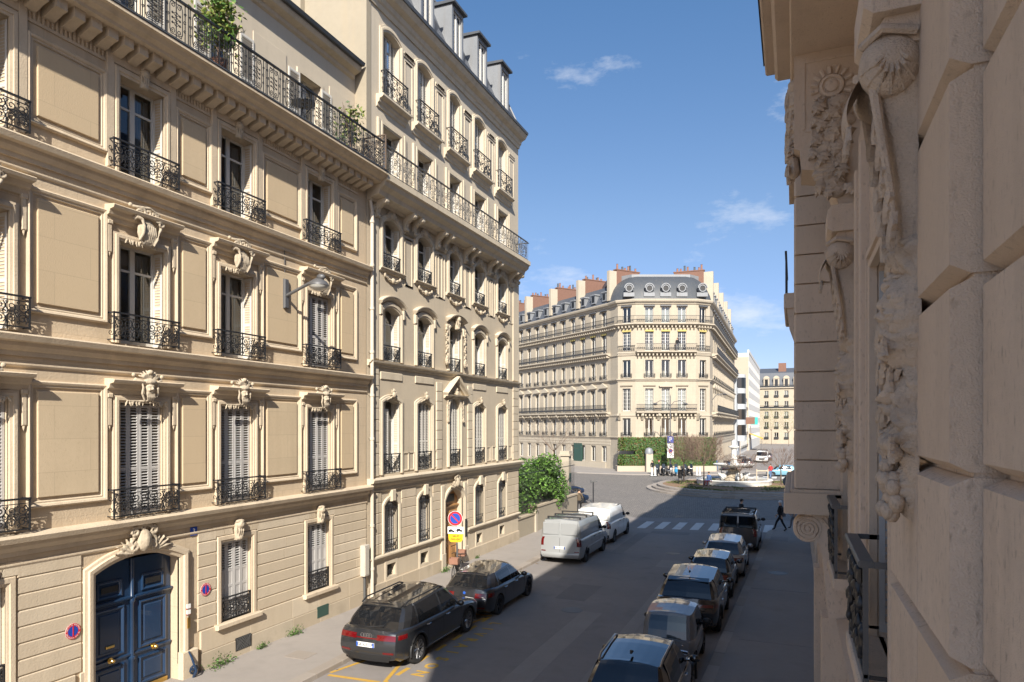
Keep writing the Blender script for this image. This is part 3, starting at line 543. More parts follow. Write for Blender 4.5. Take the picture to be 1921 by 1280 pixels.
# painted markings, each its own sheet on the asphalt
def mark(name, pts, m_, z=.004, label=None, cat='road marking', group=None):
    m = MB(); m.poly_z(pts, z - .003, z); o = obj(name, m.mesh(name, m_)); tag(o, label, cat, group); return o
for i in range(8):
    x = -8.82 + i * 1.02
    mark('crossing_stripe', [(x, 41.15 + i * .17), (x + .5, 41.22 + i * .17), (x + .5, 44.35 + i * .17), (x, 44.25 + i * .17)], 'white_line', label='white zebra crossing stripe between the parked vans and the right pavement', group='zebra crossing stripes')
for i in range(5):
    x = -5.6 + i * 1.05; mark('crossing_stripe', [(x, 86), (x + .55, 86), (x + .55, 89), (x, 89)], 'white_line', .009, label='distant white crossing stripe behind the fountain', group='zebra stripes behind the fountain')
def strip(a, b, wd, lab):
    d = Vector((b[0] - a[0], b[1] - a[1])).normalized(); k = Vector((-d.y, d.x)) * wd / 2
    mark('bay_line', [(a[0] - k.x, a[1] - k.y), (b[0] - k.x, b[1] - k.y), (b[0] + k.x, b[1] + k.y), (a[0] + k.x, a[1] + k.y)], 'yellow_line', .004 if 'dash' in lab else .008, label=lab, group='yellow delivery bay lines' if 'dash' in lab else None)
strip((-10.7, 13.95), (-9.25, 14.02), .11, 'yellow line closing the near end of the delivery bay'); strip((-10.75, 14.1), (-9.2, 20.0), .1, 'yellow diagonal of the delivery bay rising from the kerb'); strip((-9.15, 14.1), (-10.7, 20.0), .1, 'yellow diagonal of the delivery bay rising from the road side')
strip((-10.7, 20.3), (-9.1, 20.3), .11, 'yellow line closing the far end of the delivery bay')
for i in range(9): strip((-9.12, 12.6 + i * 1.0), (-9.12, 13.15 + i * 1.0), .12, 'yellow dash along the road side of the delivery bay')
LV = 'LIVRAISON'
lt = thing('road_lettering', 'yellow LIVRAISON lettering painted on the asphalt beside the delivery bay', 'road marking', (-8.66, 17.2, .006))
for i, ch in enumerate(LV):
    obj('letter', text_mesh(ch, .62, 'yellow_line', .001, .02), lt, Matrix.Translation((0, 2.35 - i * .58, 0)) @ Matrix.Rotation(rad(-90), 4, 'Z') @ Matrix.Diagonal((.8, .8, 1, 1)))
# ================================================================ left house with carved window heads and blue carriage door
XL = -13.6
HA = thing('stone_house', 'cream carved stone house with moulded wall panels and dark blue carriage door', 'house', (XL, 0, 0), rad(90))
CA = [1.97, 4.81, 7.65, 11.05, 13.89, 17.27]; WA = 1.13; A0, A1 = .4, 19.78
LV_A = [(4.2, 6.70), (8.0, 10.23), (11.72, 13.85)]
ops = [(c - WA / 2, c + WA / 2, a, b, 0) for a, b in LV_A for c in CA]
DOOR = (9.92, 12.06, .1, 3.05, .27)
gw = [(c - .52, c + .52, 1.14, 3.2, 0) for c in (1.97, 4.81, 7.65, 13.89, 17.25)]
m = wall(MB(), A0, A1, 0, 14.6, ops + gw + [DOOR], 0, .36); shell(m, A0, A1, 0, 9, 0, 14.6); m.quad((A0, 3.2, 0), (A1, 3.2, 0), (A1, 3.2, 14.5), (A0, 3.2, 14.5))
for z in (4.0, 7.8, 11.5): m.quad((A0, .37, z), (A1, .37, z), (A1, 3.2, z), (A0, 3.2, z))
part('wall', m, 'stone_a', HA)
# storey ledges
for z, k in ((4.14, 1.0), (7.93, 1.0), (11.65, .95)):
    part('ledge', MB().mould(A0, A1 + .05, z, [(o * k, d) for o, d in LEDGE]), 'stone_a_trim', HA)
    part('string_moulding', MB().mould(A0, A1, z - .62, [(0, 0), (.035, .02), (.05, .05), (.05, .08), (0, .09)]), 'stone_a_trim', HA)
# wall panels: moulded frame and raised field
def panel(x0, x1, z0, z1):
    m = MB(); m.sweep_xz([(x0, z0), (x0, z1), (x1, z1), (x1, z0)], [(0, 0), (0, .05), (-.03, .075), (-.07, .06), (-.09, .03), (-.12, .035), (-.14, 0)], True); f = part('panel_frame', m, 'stone_a_trim', HA)
    part('panel_field', MB().block(x0 + .2, x1 - .2, -.045, .02, z0 + .2, z1 - .2, .012, .012), 'stone_a_panel', f)
for z0, z1 in ((4.6, 7.08), (8.38, 10.82), (12.02, 13.78)):
    for a, b in zip(CA, CA[1:] + [21.0]):
        x0, x1 = a + .88, min(b - .86, 19.2)
        if x1 - x0 > .5: panel(x0, x1, z0, z1)
# window surrounds, hoods, carvings, guards and shutters
SUR = [(0, -.02), (0, .05), (.05, .06), (.06, .085), (.12, .085), (.13, .06), (.17, .055), (.18, 0)]
hood = lambda x, z: MB().mould(x - .9, x + .9, z, [(0, -.33), (.05, -.32), (.07, -.22), (.14, -.19), (.17, -.1), (.28, -.08), (.31, -.02), (.29, 0), (0, .02)])
for k, (za, zb) in enumerate(LV_A):
    for i, x in enumerate(CA):
        m = MB().sweep_xz([(x - WA / 2, za), (x - WA / 2, zb), (x + WA / 2, zb), (x + WA / 2, za)], SUR); part('window_surround', m, 'stone_a_trim', HA)
        if k < 2:
            zt = 7.2 if k == 0 else 10.92; part('hood', hood(x, zt), 'stone_a_trim', HA)
            for s in (-1, 1):
                xx = x + s * .82; part('hood_bracket', MB().block(xx - .045, xx + .045, -.07, 0, zt - 1.0, zt - .3, .01, .02).block(xx - .06, xx + .06, -.09, 0, zt - .4, zt - .3, .01, .02).lathe([(0, -.1), (.02, -.05), (.03, 0), (0, 0)], 8, (xx, -.04, zt - 1.0)), 'stone_a_trim', HA)
            ornament(k, HA, x, -.1, zb - .03, .98)
        else:
            part('lintel', MB().block(x - .78, x + .78, -.06, 0, zb + .19, zb + .5, .01, .01), 'stone_a_trim', HA); ornament(3, HA, x, -.05, zb - .08, .75, 'carved_keystone')
            for s in (-1, 1): part('pilaster_strip', MB().block(x + s * .8 - .08, x + s * .8 + .08, -.07, 0, 11.75, 14.3, .01, .01), 'stone_a_trim', HA)
        put_guard(HA, x, za + .02, 1.66, .62, .2)
        h = zb - za
        if k == 0 or (k == 1 and x > 17): closed_shutters(HA, x, za + .03, WA - .02, h - .06, .08, 4, 'shutter_grey')
        else:
            put_window(HA, x, za + .02, WA, h - .02, .31, .74, cur=[1, 1, -1, 1, 1, -1][i] if k else None); folded_shutters(HA, x, za + .03, WA, h - .06, .28)
# fluted frieze between the top windows
FL = MB()
for a, b in zip(CA, CA[1:] + [20.4]):
    x0, x1 = a + .9, min(b - .9, 19.3); m = MB(); m.box(x0, x1, -.035, 0, 13.98, 14.04); m.box(x0, x1, -.035, 0, 14.36, 14.42); n = int((x1 - x0) / .085)
    for i in range(n): c = x0 + (i + .5) * (x1 - x0) / n; m.block(c - .024, c + .024, -.03, 0, 14.04, 14.36, .012, .0)
    part('fluted_frieze', m, 'stone_a_trim', HA)
mt = MB().poly_x([(0, 14.18), (-.1, 14.18), (-.32, 14.27), (-.46, 14.3), (-.46, 14.5), (0, 14.5)], -.11, .11).mesh('mutule', 'stone_a_trim')
x = A0 + .2
while x < A1: obj('mutule', mt, HA, T(x, 0, 0)); x += .362
part('cornice', MB().mould(A0, A1 + .06, 0, [(0, 14.44), (.12, 14.44), (.14, 14.49), (.6, 14.5), (.62, 14.56), (.74, 14.62), (.8, 14.7), (.88, 14.72), (.88, 14.79), (0, 14.8)]), 'stone_a_trim', HA)
part('slab_edge', MB().box(A0, A1 + .05, -.9, -.3, 14.8, 14.83), 'zinc_dark', HA)
# long balcony railing, one cast panel after another
def rail_panel_a():
    m = MB(); W_, H_ = .62, .93; r_ = .0095
    m.box(-W_ / 2, W_ / 2, -.03, .03, H_ - .02, H_ + .012); m.box(-W_ / 2, W_ / 2, -.012, .012, .04, .06)
    for x in (-W_ / 2 + .02, -W_ / 2 + .07, W_ / 2 - .07): m.box(x - .008, x + .008, -.008, .008, .0, H_ - .02)
    for s in (-1, 1):
        m.tube([(s * .0, 0, .12), (s * .14, 0, .1), (s * .17, 0, .2), (s * .17, 0, .74), (s * .14, 0, .84), (0, 0, .82)], r_, 4)
        for z, d in ((.76, 1), (.2, -1)): spiral(m, s * .09, z, .075, 0 if s > 0 else math.pi, 1.4 * d * s, 0, r_, 11)
        for z in (.36, .47, .58): m.tube([(s * .0, 0, z - .05), (s * .07, 0, z), (0, 0, z + .05)], r_, 4); m.ell((s * .1, 0, z), (.03, .015, .03), 5, 4)
        spiral(m, s * .235, .5, .05, 1, 1.2 * s, 0, r_ * .9, 8); spiral(m, s * .235, .7, .04, 1, -1.2 * s, 0, r_ * .9, 8); spiral(m, s * .235, .3, .04, 1, 1.2 * s, 0, r_ * .9, 8)
    m.box(-.008, .008, -.008, .008, .06, H_ - .02); return m.mesh('railing_panel', 'iron')
rp = rail_panel_a(); x = A0 + .31
RA = part('balcony_railing', MB().box(A0, A1 + .05, -.86, -.8, 15.75, 15.775).box(A0, A1 + .05, -.835, -.825, 14.86, 14.88), 'iron', HA)
while x < A1: obj('railing_panel', rp, RA, T(x, -.83, 14.82)); x += .62
# set-back attic storey
aw = [(13.42, 14.42, 14.85, 17.05, 0), (16.9, 17.9, 14.85, 17.05, 0), (10.5, 11.5, 14.85, 17.05, 0), (7.1, 8.1, 14.85, 17.05, 0)]
m = wall(MB(), A0, A1, 14.6, 18.45, aw, .45, .3); m.quad((A0, 3, 14.6), (A1, 3, 14.6), (A1, 3, 18.4), (A0, 3, 18.4)); part('attic_wall', m, 'plaster_b', HA)
for a, b, c, d, _ in aw:
    x = (a + b) / 2; put_window(HA, x, c, 1.0, d - c, .68, .68); part('window_surround', MB().sweep_xz([(a, c), (a, d), (b, d), (b, c)], [(0, -.02), (0, .04), (.12, .04), (.14, 0)], y=.45), 'plaster_b', HA)
    for s in (-1, 1): obj('shutter', leaf(.5, 2.1, .0, 1.0, 'shutter_white'), HA, T(x + s * .77, .395, 14.9))
for x0, x1 in ((14.95, 16.3), (8.6, 10.0), (18.35, 19.4), (11.9, 12.9)): part('attic_panel', MB().block(x0, x1, .425, .46, 15.2, 17.3, .008, .008), 'plaster_b', HA)
part('eave', MB().mould(A0, A1 - .12, 18.45, [(0, -.35), (.08, -.3), (.1, -.2), (.3, -.12), (.36, -.02), (.36, .04), (0, .05)], .45), 'stone_b_trim', HA); part('gutter', MB().mould(A0, A1 - .1, 18.5, [(.3, 0), (.46, 0), (.5, .1), (.46, .11), (.3, .06)], .45), 'zinc_dark', HA)
m = MB(); m.add([(A0, .12, 18.55), (A1 - .1, .12, 18.55), (A1 - .1, 5.5, 22.3), (A0, 5.5, 22.3), (A0, 9, 22.6), (A1 - .1, 9, 22.6)], [(0, 1, 2, 3), (3, 2, 5, 4)])
for i in range(32): x = A0 + .3 + i * .6; m.add([(x - .02, .12, 18.57), (x + .02, .12, 18.57), (x + .02, 5.5, 22.34), (x - .02, 5.5, 22.34), (x, .12, 18.61), (x, 5.5, 22.38)], [(0, 4, 5, 3), (4, 1, 2, 5)])
part('roof', m, 'zinc', HA)
# ground floor: coursed stones, plinth, windows
cut = [(a - .2, b + .2, .5, 3.66) for a, b, c, d, _ in gw] + [(9.62, 12.6, 0, 4)]
stones(HA, A0, A1 - .02, 1.12, 8, .3125, cut, seed=5, lo=1.1, hi=1.9, cz=.022)
r5 = random.Random(9); x = A0
while x < A1 - .3:
    x2 = min(A1 - .02, x + r5.uniform(1.2, 2.0))
    for s, t in ([(x, min(x2, 9.6)), (max(x, 12.62), x2)]):
        if t - s > .08:
            part('plinth_stone', MB().block(s + .003, t - .003, -.07, .02, .1, .56, .006, .01), 'stone_plinth', HA); part('plinth_stone', MB().block(s + .2 if s > 9 and s < 9.5 else s + .003, t - .003, -.055, .02, .565, 1.112, .006, .012), 'stone_rust', HA)
    x = x2
for a, b, c, d, _ in gw:
    x = (a + b) / 2
    part('window_surround', MB().sweep_xz([(a, c), (a, d), (b, d), (b, c)], [(0, -.02), (0, .02), (.05, .03), (.06, .05), (.15, .05), (.17, .0)]), 'stone_a_trim', HA)
    part('sill', MB().block(a - .26, b + .26, -.17, .1, c - .13, c, .01, .02), 'stone_a_trim', HA)
    for i, (q0, q1) in enumerate(((-.72, -.42), (-.4, -.14), (.14, .4), (.42, .72))):
        e = .09 * (1 if q0 > 0 else -1); part('voussoir', MB().poly_y([(x + q0, d + .18), (x + q1, d + .18), (x + q1 + (e if q0 > 0 else e * 1), d + .43), (x + q0 + e, d + .43)], -.03, .02), 'stone_rust', HA)
    ornament(3, HA, x, -.03, d + .0, .95, 'carved_keystone'); closed_shutters(HA, x, c + .02, 1.02, d - c - .04, .1, 4, 'shutter_grey', .62)
    g_ = obj('window_guard', guard_frame(1.0, .6, .05), HA, T(x, .03, c + .01)); obj('scrollwork', guard_scroll(.94, .48, 0), g_, T(0, 0, .045), kind='stuff')
# carriage door
A = arch_pts(*DOOR[:2], DOOR[3], DOOR[4], 14); path = [(DOOR[0], .5)] + A + [(DOOR[1], .5)]
part('door_surround', MB().sweep_xz(path, [(0, -.05), (0, .04), (.07, .06), (.09, .1), (.17, .11), (.19, .07), (.25, .06), (.26, 0)]), 'stone_a_trim', HA)
for s, e in ((9.64, 9.93), (12.05, 12.5)): part('door_plinth', MB().block(s, e, -.14, .02, .1, .78, .01, .02), 'stone_a_trim', HA)
ornament(2, HA, 10.99, -.06, 3.2, 1.05, 'carved_crest')
for s in (-1, 1):
    x0, x1 = sorted((10.99 + s * .05, 10.99 + s * 1.04)); c = (x0 + x1) / 2
    lf = part('door_leaf', MB().box(x0, x1, .26, .33, .12, 3.2), 'blue_door', HA)
    FR = [(0, 0), (0, .03), (-.03, .045), (-.05, .03), (-.07, .005)]
    for z0, z1 in ((.28, .92), (1.12, 2.2), (2.42, 2.8)):
        w2 = .36 if z0 < 2.3 else .3
        part('raised_panel', MB().sweep_xz([(c - w2, z0), (c - w2, z1), (c + w2, z1), (c + w2, z0)], FR, True, .26).block(c - w2 + .12, c + w2 - .12, .235, .27, z0 + .12, z1 - .12, .02, .02), 'blue_door', lf)
    part('door_moulding', MB().mould(x0, x1, 2.27, [(0, 0), (.05, .02), (.09, .06), (.09, .09), (0, .1)], .26), 'blue_door', lf); part('door_moulding', MB().mould(x0, x1, 1.0, [(0, 0), (.04, .02), (.05, .06), (0, .08)], .26), 'blue_door', lf)
    part('door_grille', MB().box(c - .2, c + .2, .228, .235, 2.55, 2.68), 'black', lf); part('knob', MB().lathe([(0, -.11), (.035, -.11), (.05, -.085), (.03, -.05), (.02, 0), (.065, 0), (.07, .02)], 14, (c + .0, .21, 1.06), 'y'), 'brass', lf, 40)
    part('kick_plate', MB().box(c - .4, c + .4, .235, .25, .13, .24), 'brass' if s > 0 else 'blue_door', lf)
    if s < 0: part('letter_slot', MB().block(c - .1, c + .1, .2, .25, 1.33, 1.39, .01, .01), 'brass', lf)
part('door_post', MB().lathe([(.05, .12), (.05, .9), (.075, .93), (.075, .98), (.05, 1.0), (.045, 2.2), (.07, 2.23), (.07, 2.3), (.045, 2.33), (.045, 3.2)], 12, (10.99, .24, 0)), 'blue_door', HA, 50)
m = MB(); m.tube([(12.3, -.2, .12), (12.28, -.32, .3), (12.25, -.2, .62), (12.2, -.16, .78)], .035, 6, .02); spiral(m, 12.3, .3, .13, 0, 1.5, -.2, .025, 12); part('wheel_guard', m, 'blue_door', HA, 60)
part('intercom', MB().block(12.2, 12.28, -.13, -.05, 1.32, 1.58, .006, .006), 'brass', HA); 
for z in (1.66, 1.8): part('notice', MB().box(12.18, 12.29, -.125, -.1, z, z + .1), 'plate_white', HA); part('notice_border', MB().box(12.17, 12.3, -.12, -.1, z - .012, z + .012), 'sign_red', HA)
# vents low in the plinth
for x, mm in ((14.05, 'iron'), (17.37, 'green_door')):
    v = part('cellar_vent', MB().box(x - .27, x + .27, -.078, -.06, .28, .62), 'black' if mm == 'iron' else mm, HA)
    if mm == 'iron':
        m = MB()
        for i in range(-5, 7): m.tube([(x + i * .09 - .17, -.082, .29), (x + i * .09 + .17, -.082, .61)], .008, 4); m.tube([(x + i * .09 + .17, -.083, .29), (x + i * .09 - .17, -.083, .61)], .008, 4)
        m.v = [(min(x + .27, max(x - .27, a)), b, c) for a, b, c in m.v]; part('vent_lattice', m, 'iron_grey', v)
# things fixed to this house
def round_plate(px, pz, lab):
    t = thing('no_parking_plate', lab, 'sign', (XL + .045, px, pz), rad(90)); t.scale = (.8, .8, .8); L_ = lambda r0, r1, y, mm, n: part(n, MB().lathe([(r0, 0), (r1, 0), (r1, .006)] if r0 == 0 else [(r0, 0), (r1, 0), (r1, .006), (r0, .006)], 28, (0, y, 0), 'y'), mm, t)
    L_(0, .2, 0, 'sign_white', 'backing'); L_(.135, .198, -.004, 'sign_red', 'rim'); L_(0, .133, -.004, 'sign_blue', 'disc'); part('bar', MB().box(-.014, .014, -.012, -.006, -.13, .13), 'sign_red', t)
    for i, ch in enumerate('SORTIE DE VEHICULES  NE PAS STATIONNER'):
        if ch != ' ':
            a = math.pi * .95 - i * .16; obj('letter', text_mesh(ch, .045, 'sign_white', .0005), t, Matrix.Translation((.166 * math.cos(a), -.008, .166 * math.sin(a))) @ Matrix.Rotation(rad(90), 4, 'X') @ Matrix.Rotation(a - math.pi / 2, 4, 'Z'))
round_plate(9.43, 2.02, 'round red and blue no parking plate on the wall near the carriage door knobs side'); round_plate(12.82, 2.12, 'round red and blue no parking plate between the carriage door and a shuttered window')
t = thing('house_number_plate', 'small blue enamel house number 3 above the carriage door corner', 'number plate', (XL + .02, 12.47, 3.62), rad(90)); part('plate', MB().box(-.1, .1, -.012, 0, -.1, .1), 'sign_blue', t); obj('numeral', text_mesh('3', .17, 'sign_white', .001, .004), t, Matrix.Translation((0, -.014, 0)) @ Matrix.Rotation(rad(90), 4, 'X'))
# wall lamp
t = thing('wall_lamp', 'grey street lamp on a slanted bracket fixed to the panelled wall', 'street lamp', (XL + .06, 15.69, 10.0), rad(90))
part('base_plate', MB().block(-.09, .09, -.06, .02, -.42, .42, .02, .02), 'steel_grey', t); part('arm', MB().tube([(0, -.05, -.05), (0, -1.25, .38)], .045, 8), 'steel_grey', t, 40); part('arm_joint', MB().ell((0, -1.25, .38), (.09, .14, .09), 10, 6), 'steel_grey', t, 60)
part('lamp_hood', MB().lathe([(0, .2), (.1, .19), (.22, .12), (.28, .03), (.285, 0), (.27, -.01)], 24, (0, -1.18, .14)), 'steel_grey', t, 40); part('lamp_bowl', MB().lathe([(.27, 0), (.24, -.06), (.13, -.11), (0, -.13)], 24, (0, -1.18, .13)), 'lamp_glass', t, 60)
part('cable', MB().tube([(0, .03, .42), (0, .03, 1.3)], .012, 5), 'steel_grey', t)
# drainpipe and meter box at the joint of the two houses
t = thing('drainpipe', 'cream cast iron drainpipe with rust spots running down where the two houses meet', 'drainpipe', (XL + .12, 19.97, 0), rad(90))
part('pipe', MB().tube([(0, 0, .25), (0, 0, 13.6), (0, .06, 13.95), (0, .12, 14.3)], .065, 12), 'pipe_white', t, 50)
for i in range(9): part('collar', MB().lathe([(.066, 0), (.085, .01), (.085, .09), (.066, .1)], 12, (0, 0, 1.2 + i * 1.5)), 'pipe_white', t, 40); part('bracket', MB().box(-.02, .02, .05, .14, 1.23 + i * 1.5, 1.27 + i * 1.5), 'iron', t)
part('shoe', MB().tube([(0, 0, .4), (0, 0, .25), (0, -.12, .16)], .08, 10), 'pipe_white', t, 50)
t = thing('meter_box', 'white utility cabinet on the wall beside the drainpipe foot', 'cabinet', (XL + .04, 19.55, 1.1), rad(90)); part('cabinet', MB().block(-.14, .14, -.17, .03, 0, 1.05, .015, .015), 'grey_box', t); part('cabinet_door', MB().block(-.11, .11, -.178, -.168, .05, .98, .004, .004), 'grey_box', t); part('conduit', MB().tube([(0, -.06, 0), (0, -.06, -.98)], .045, 8), 'iron_grey', t, 50)
# ================================================================ second left house
HB = thing('apartment_house', 'tall beige stone apartment house with slate mansard roof and carved wooden door', 'house', (XL, 0, 0), rad(90))
B0, B1 = 19.8, 33.8; CB = [21.37, 23.78, 26.4, 28.92, 31.6]; WB = [1.15, 1.12, 1.0, 1.12, 1.1]
L1 = [(c - w / 2, c + w / 2, 4.45, 7.0, .14 if i != 2 else .4) for i, (c, w) in enumerate(zip(CB, WB))]
L2 = [(c - w / 2, c + w / 2, 8.55, 10.3, .2) for c, w in zip(CB, WB)]; L3 = [(c - w / 2, c + w / 2, 11.85, 13.45, .22) for c, w in zip(CB, WB)]
L4 = [(c - w / 2, c + w / 2, 14.85, 16.9, 0) for c, w in zip(CB, WB)]; L5 = [(c - w / 2, c + w / 2, 17.95, 20.28, .18) for c, w in zip(CB, WB)]
G = [(c - .46, c + .46, 1.62, 3.3, .22) for i, c in enumerate(CB) if i != 2]; DB = (25.55, 27.2, .12, 3.0, .45)
cel = [(c - .3, c + .3, .72, 1.18, 0) for i, c in enumerate(CB) if i != 2]
m = wall(MB(), B0, B1, 0, 14.3, L1 + L2 + L3 + G + cel + [DB], 0, .34)
m.quad((B1, 0, 0), (B1, 9, 0), (B1, 9, 14.3), (B1, 0, 14.3)); m.quad((B0, 2.6, 0), (B1, 2.6, 0), (B1, 2.6, 14.3), (B0, 2.6, 14.3))
for z in (4.2, 8.3, 11.6, 14.3): m.quad((B0, .35, z), (B1, .35, z), (B1, 2.6, z), (B0, 2.6, z))
part('wall', m, 'stone_b', HB)
m = wall(MB(), B0, B1, 14.3, 21.6, L4 + L5, 0, .34); m.quad((B1, 0, 14.3), (B1, 9, 14.3), (B1, 9, 21.6), (B1, 0, 21.6)); m.quad((B0, 2.6, 14.3), (B1, 2.6, 14.3), (B1, 2.6, 21.6), (B0, 2.6, 21.6)); m.quad((B0, .35, 17.6), (B1, .35, 17.6), (B1, 2.6, 17.6), (B0, 2.6, 17.6)); part('upper_wall', m, 'plaster_b', HB)
# party wall rising over the lower neighbour
m = MB(); m.poly_x([(-.02, 14.3), (9, 14.3), (9, 27), (4.2, 27), (3.2, 26.4), (1.2, 25.6), (.2, 22.2), (-.02, 21.9)], B0 - .02, B0 + .25); m.box(B0 - .25, B0 + .3, 2.6, 4.3, 18, 28.2); part('party_wall', m, 'plaster_cream', HB)
for i in range(5): part('chimney_pot', MB().lathe([(.12, 0), (.14, .05), (.1, .1), (.09, .5), (.12, .54), (.09, .56)], 10, (B0 + .03, 2.8 + i * .33, 28.2)), 'terracotta', HB, 40)
# ledges and strings
part('ledge', MB().mould(B0 + .05, B1 + .12, 4.34, LEDGE), 'stone_b_trim', HB); part('string_moulding', MB().mould(B0 + .05, B1 + .02, 8.48, [(0, -.2), (.06, -.18), (.08, -.1), (.17, -.06), (.19, 0), (0, .02)]), 'stone_b_trim', HB)
part('string_moulding', MB().mould(B0, B1, 3.84, [(0, 0), (.05, .03), (.07, .08), (0, .12)]), 'stone_b_trim', HB); part('sill_band', MB().mould(B0, DB[0] - .4, 1.56, [(0, -.16), (.06, -.14), (.09, -.04), (.15, -.02), (.15, .03), (0, .06)]).mould(DB[1] + .4, B1 + .03, 1.56, [(0, -.16), (.06, -.14), (.09, -.04), (.15, -.02), (.15, .03), (0, .06)]), 'stone_b_trim', HB)
part('cornice', MB().mould(B0 + .06, B1 - .3, 0, [(0, 14.0), (.1, 14.0), (.14, 14.1), (.48, 14.16), (.52, 14.3), (.7, 14.42), (.74, 14.56), (.82, 14.6), (.82, 14.8), (0, 14.82)]), 'stone_b_trim', HB)
part('eave', MB().mould(B0 + .02, B1 + .02, 0, [(0, 20.95), (.06, 20.95), (.1, 21.1), (.16, 21.15), (.2, 21.3), (.4, 21.4), (.5, 21.55), (.52, 21.62), (0, 21.66)]), 'stone_b_trim', HB)
part('gutter', MB().mould(B0 + .02, B1 + .02, 21.6, [(.4, 0), (.56, .0), (.58, .12), (.54, .13), (.4, .06)]), 'zinc_dark', HB)
# quoin strips: joints down both ends and beside the centre bay
for x0, x1 in ((20.12, 20.5), (33.0, 33.78), (24.75, 25.2), (27.65, 28.1)):
    for i in range(10):
        if x0 < 33 and 24 < x0 < 28 and i > 8: continue
        part('quoin', MB().block(x0, x1, -.05, .01, 4.42 + i * .4, 4.8 + i * .4, .004, .012), 'stone_b_trim', HB)
for x0, x1 in ((20.12, 20.5), (33.0, 33.78)): part('pilaster_strip', MB().block(x0, x1, -.05, .01, 8.55, 13.7, .01, .02).mould(x0 - .04, x1 + .04, 13.7, [(0, 0), (.08, .02), (.12, .1), (.12, .18), (0, .2)]), 'stone_b_trim', HB)
SB = [(0, -.02), (0, .04), (.05, .05), (.06, .075), (.13, .075), (.15, .05), (.2, .05), (.21, 0)]
def surround(o, prof=SB): return MB().sweep_xz([(o[0], o[2])] + arch_pts(o[0], o[1], o[3], o[4], 10) + [(o[1], o[2])], prof)
def archhood(x, hw, z, rise, out_=.2): return MB().sweep_xz(arch_pts(x - hw, x + hw, z, rise, 12), [(0, 0), (0, .06), (.05, .1), (.08, .16), (.14, out_), (.17, out_), (.19, 0)])
for i, (c, w_) in enumerate(zip(CB, WB)):
    # noble floor
    o = L1[i]; part('window_surround', surround(o), 'stone_b_trim', HB); hh = o[3] + o[4] - o[2]
    put_window(HB, c, o[2], w_, hh, .3, .72); put_guard(HB, c, 4.5, w_ + .0, .68, .07, .05)
    if i: closed_shutters(HB, c, o[2] + .02, w_ - .02, hh - .03, .1, 4, 'shutter_white')
    else: folded_shutters(HB, c, o[2] + .02, w_, hh - .1, .27); obj('shutter', leaf(.28, round(hh - .35, 3), 0, 1, 'shutter_white'), HB, T(c - .42, .12, o[2] + .02)); obj('shutter', leaf(.28, round(hh - .35, 3), 0, 1, 'shutter_white'), HB, T(c - .13, .126, o[2] + .02))
    if i != 2:
        ornament(4, HB, c, -.05, o[3] + .12, .8, 'carved_flower_head'); part('apron_panel', MB().block(c - .72, c + .72, -.04, .01, 7.86, 8.14, .01, .02), 'stone_b_trim', HB)
        for s in (-1, 1):
            if c + s * 1.0 > 20.6: part('wall_panel', MB().sweep_xz([(c + s * 1.02 - .22, 4.5), (c + s * 1.02 - .22, 5.2), (c + s * 1.02 + .22, 5.2), (c + s * 1.02 + .22, 4.5)], [(0, 0), (0, .03), (-.04, .03), (-.05, 0)], True), 'stone_b_trim', HB)
    else:
        P_ = [(0, 0), (0, .1), (.06, .14), (.1, .24), (.17, .28), (.2, 0)]
        part('pediment', MB().sweep_xz([(c - .95, 7.45), (c, 8.12), (c + .95, 7.45)], P_).mould(c - .98, c + .98, 7.5, [(0, -.14), (.06, -.12), (.1, -.05), (.2, -.03), (.22, .02), (0, .04)]), 'stone_b_trim', HB)
        ornament(4, HB, c, -.05, 7.35, .9, 'carved_flower_head')
        for s in (-1, 1): ornament(6, HB, c + s * .72, -.05, 7.25, .55, 'carved_drop', s)
    # second floor
    o = L2[i]; part('window_surround', surround(o), 'stone_b_trim', HB); hh = o[3] + o[4] - o[2]; put_window(HB, c, o[2], w_, hh, .3, .7); folded_shutters(HB, c, o[2] + .02, w_, hh - .16, .27); put_guard(HB, c, 8.56, w_, .55, .07, .05)
    if i != 2: part('hood', archhood(c, .78, 10.5, .24), 'stone_b_trim', HB)
    else:
        part('hood', archhood(c, .74, 10.62, .2, .28), 'stone_b_trim', HB); ornament(3, HB, c, -.1, 10.35, 1.0, 'carved_keystone')
        for s in (-1, 1): ornament(6, HB, c + s * .86, -.05, 10.4, .98, 'carved_drop', s)
    for s in (-1, 1): part('hood_bracket', MB().block(c + s * .76 - .06, c + s * .76 + .06, -.1, 0, 10.15, 10.5, .01, .03), 'stone_b_trim', HB)
    # third floor
    o = L3[i]; part('window_surround', surround(o), 'stone_b_trim', HB); hh = o[3] + o[4] - o[2]; put_window(HB, c, o[2], w_, hh, .3, .72); folded_shutters(HB, c, o[2] + .02, w_, hh - .2, .27); put_guard(HB, c, 11.86, w_, .55, .07, .05)
    part('sill', MB().mould(c - .82, c + .82, 11.84, [(0, -.13), (.08, -.1), (.1, -.04), (.16, -.02), (.16, .01), (0, .02)]), 'stone_b_trim', HB); ornament(5, HB, c, -.03, 11.5, 1.05, 'carved_garland'); ornament(7, HB, c, -.03, 13.66, .85, 'carved_foliage')
    for s in (-1, 1): part('wall_panel', MB().sweep_xz([(c + s * 1.2 - .28, 11.5), (c + s * 1.2 - .28, 13.3), (c + s * 1.2 + .28, 13.3), (c + s * 1.2 + .28, 11.5)], [(0, 0), (0, .03), (-.04, .03), (-.05, 0)], True).mould(c + s * 1.2 - .34, c + s * 1.2 + .34, 13.42, [(0, 0), (.08, .03), (.12, .12), (.13, .2), (0, .22)]), 'stone_b_trim', HB) if 20.8 < c + s * 1.2 < 32.9 else None
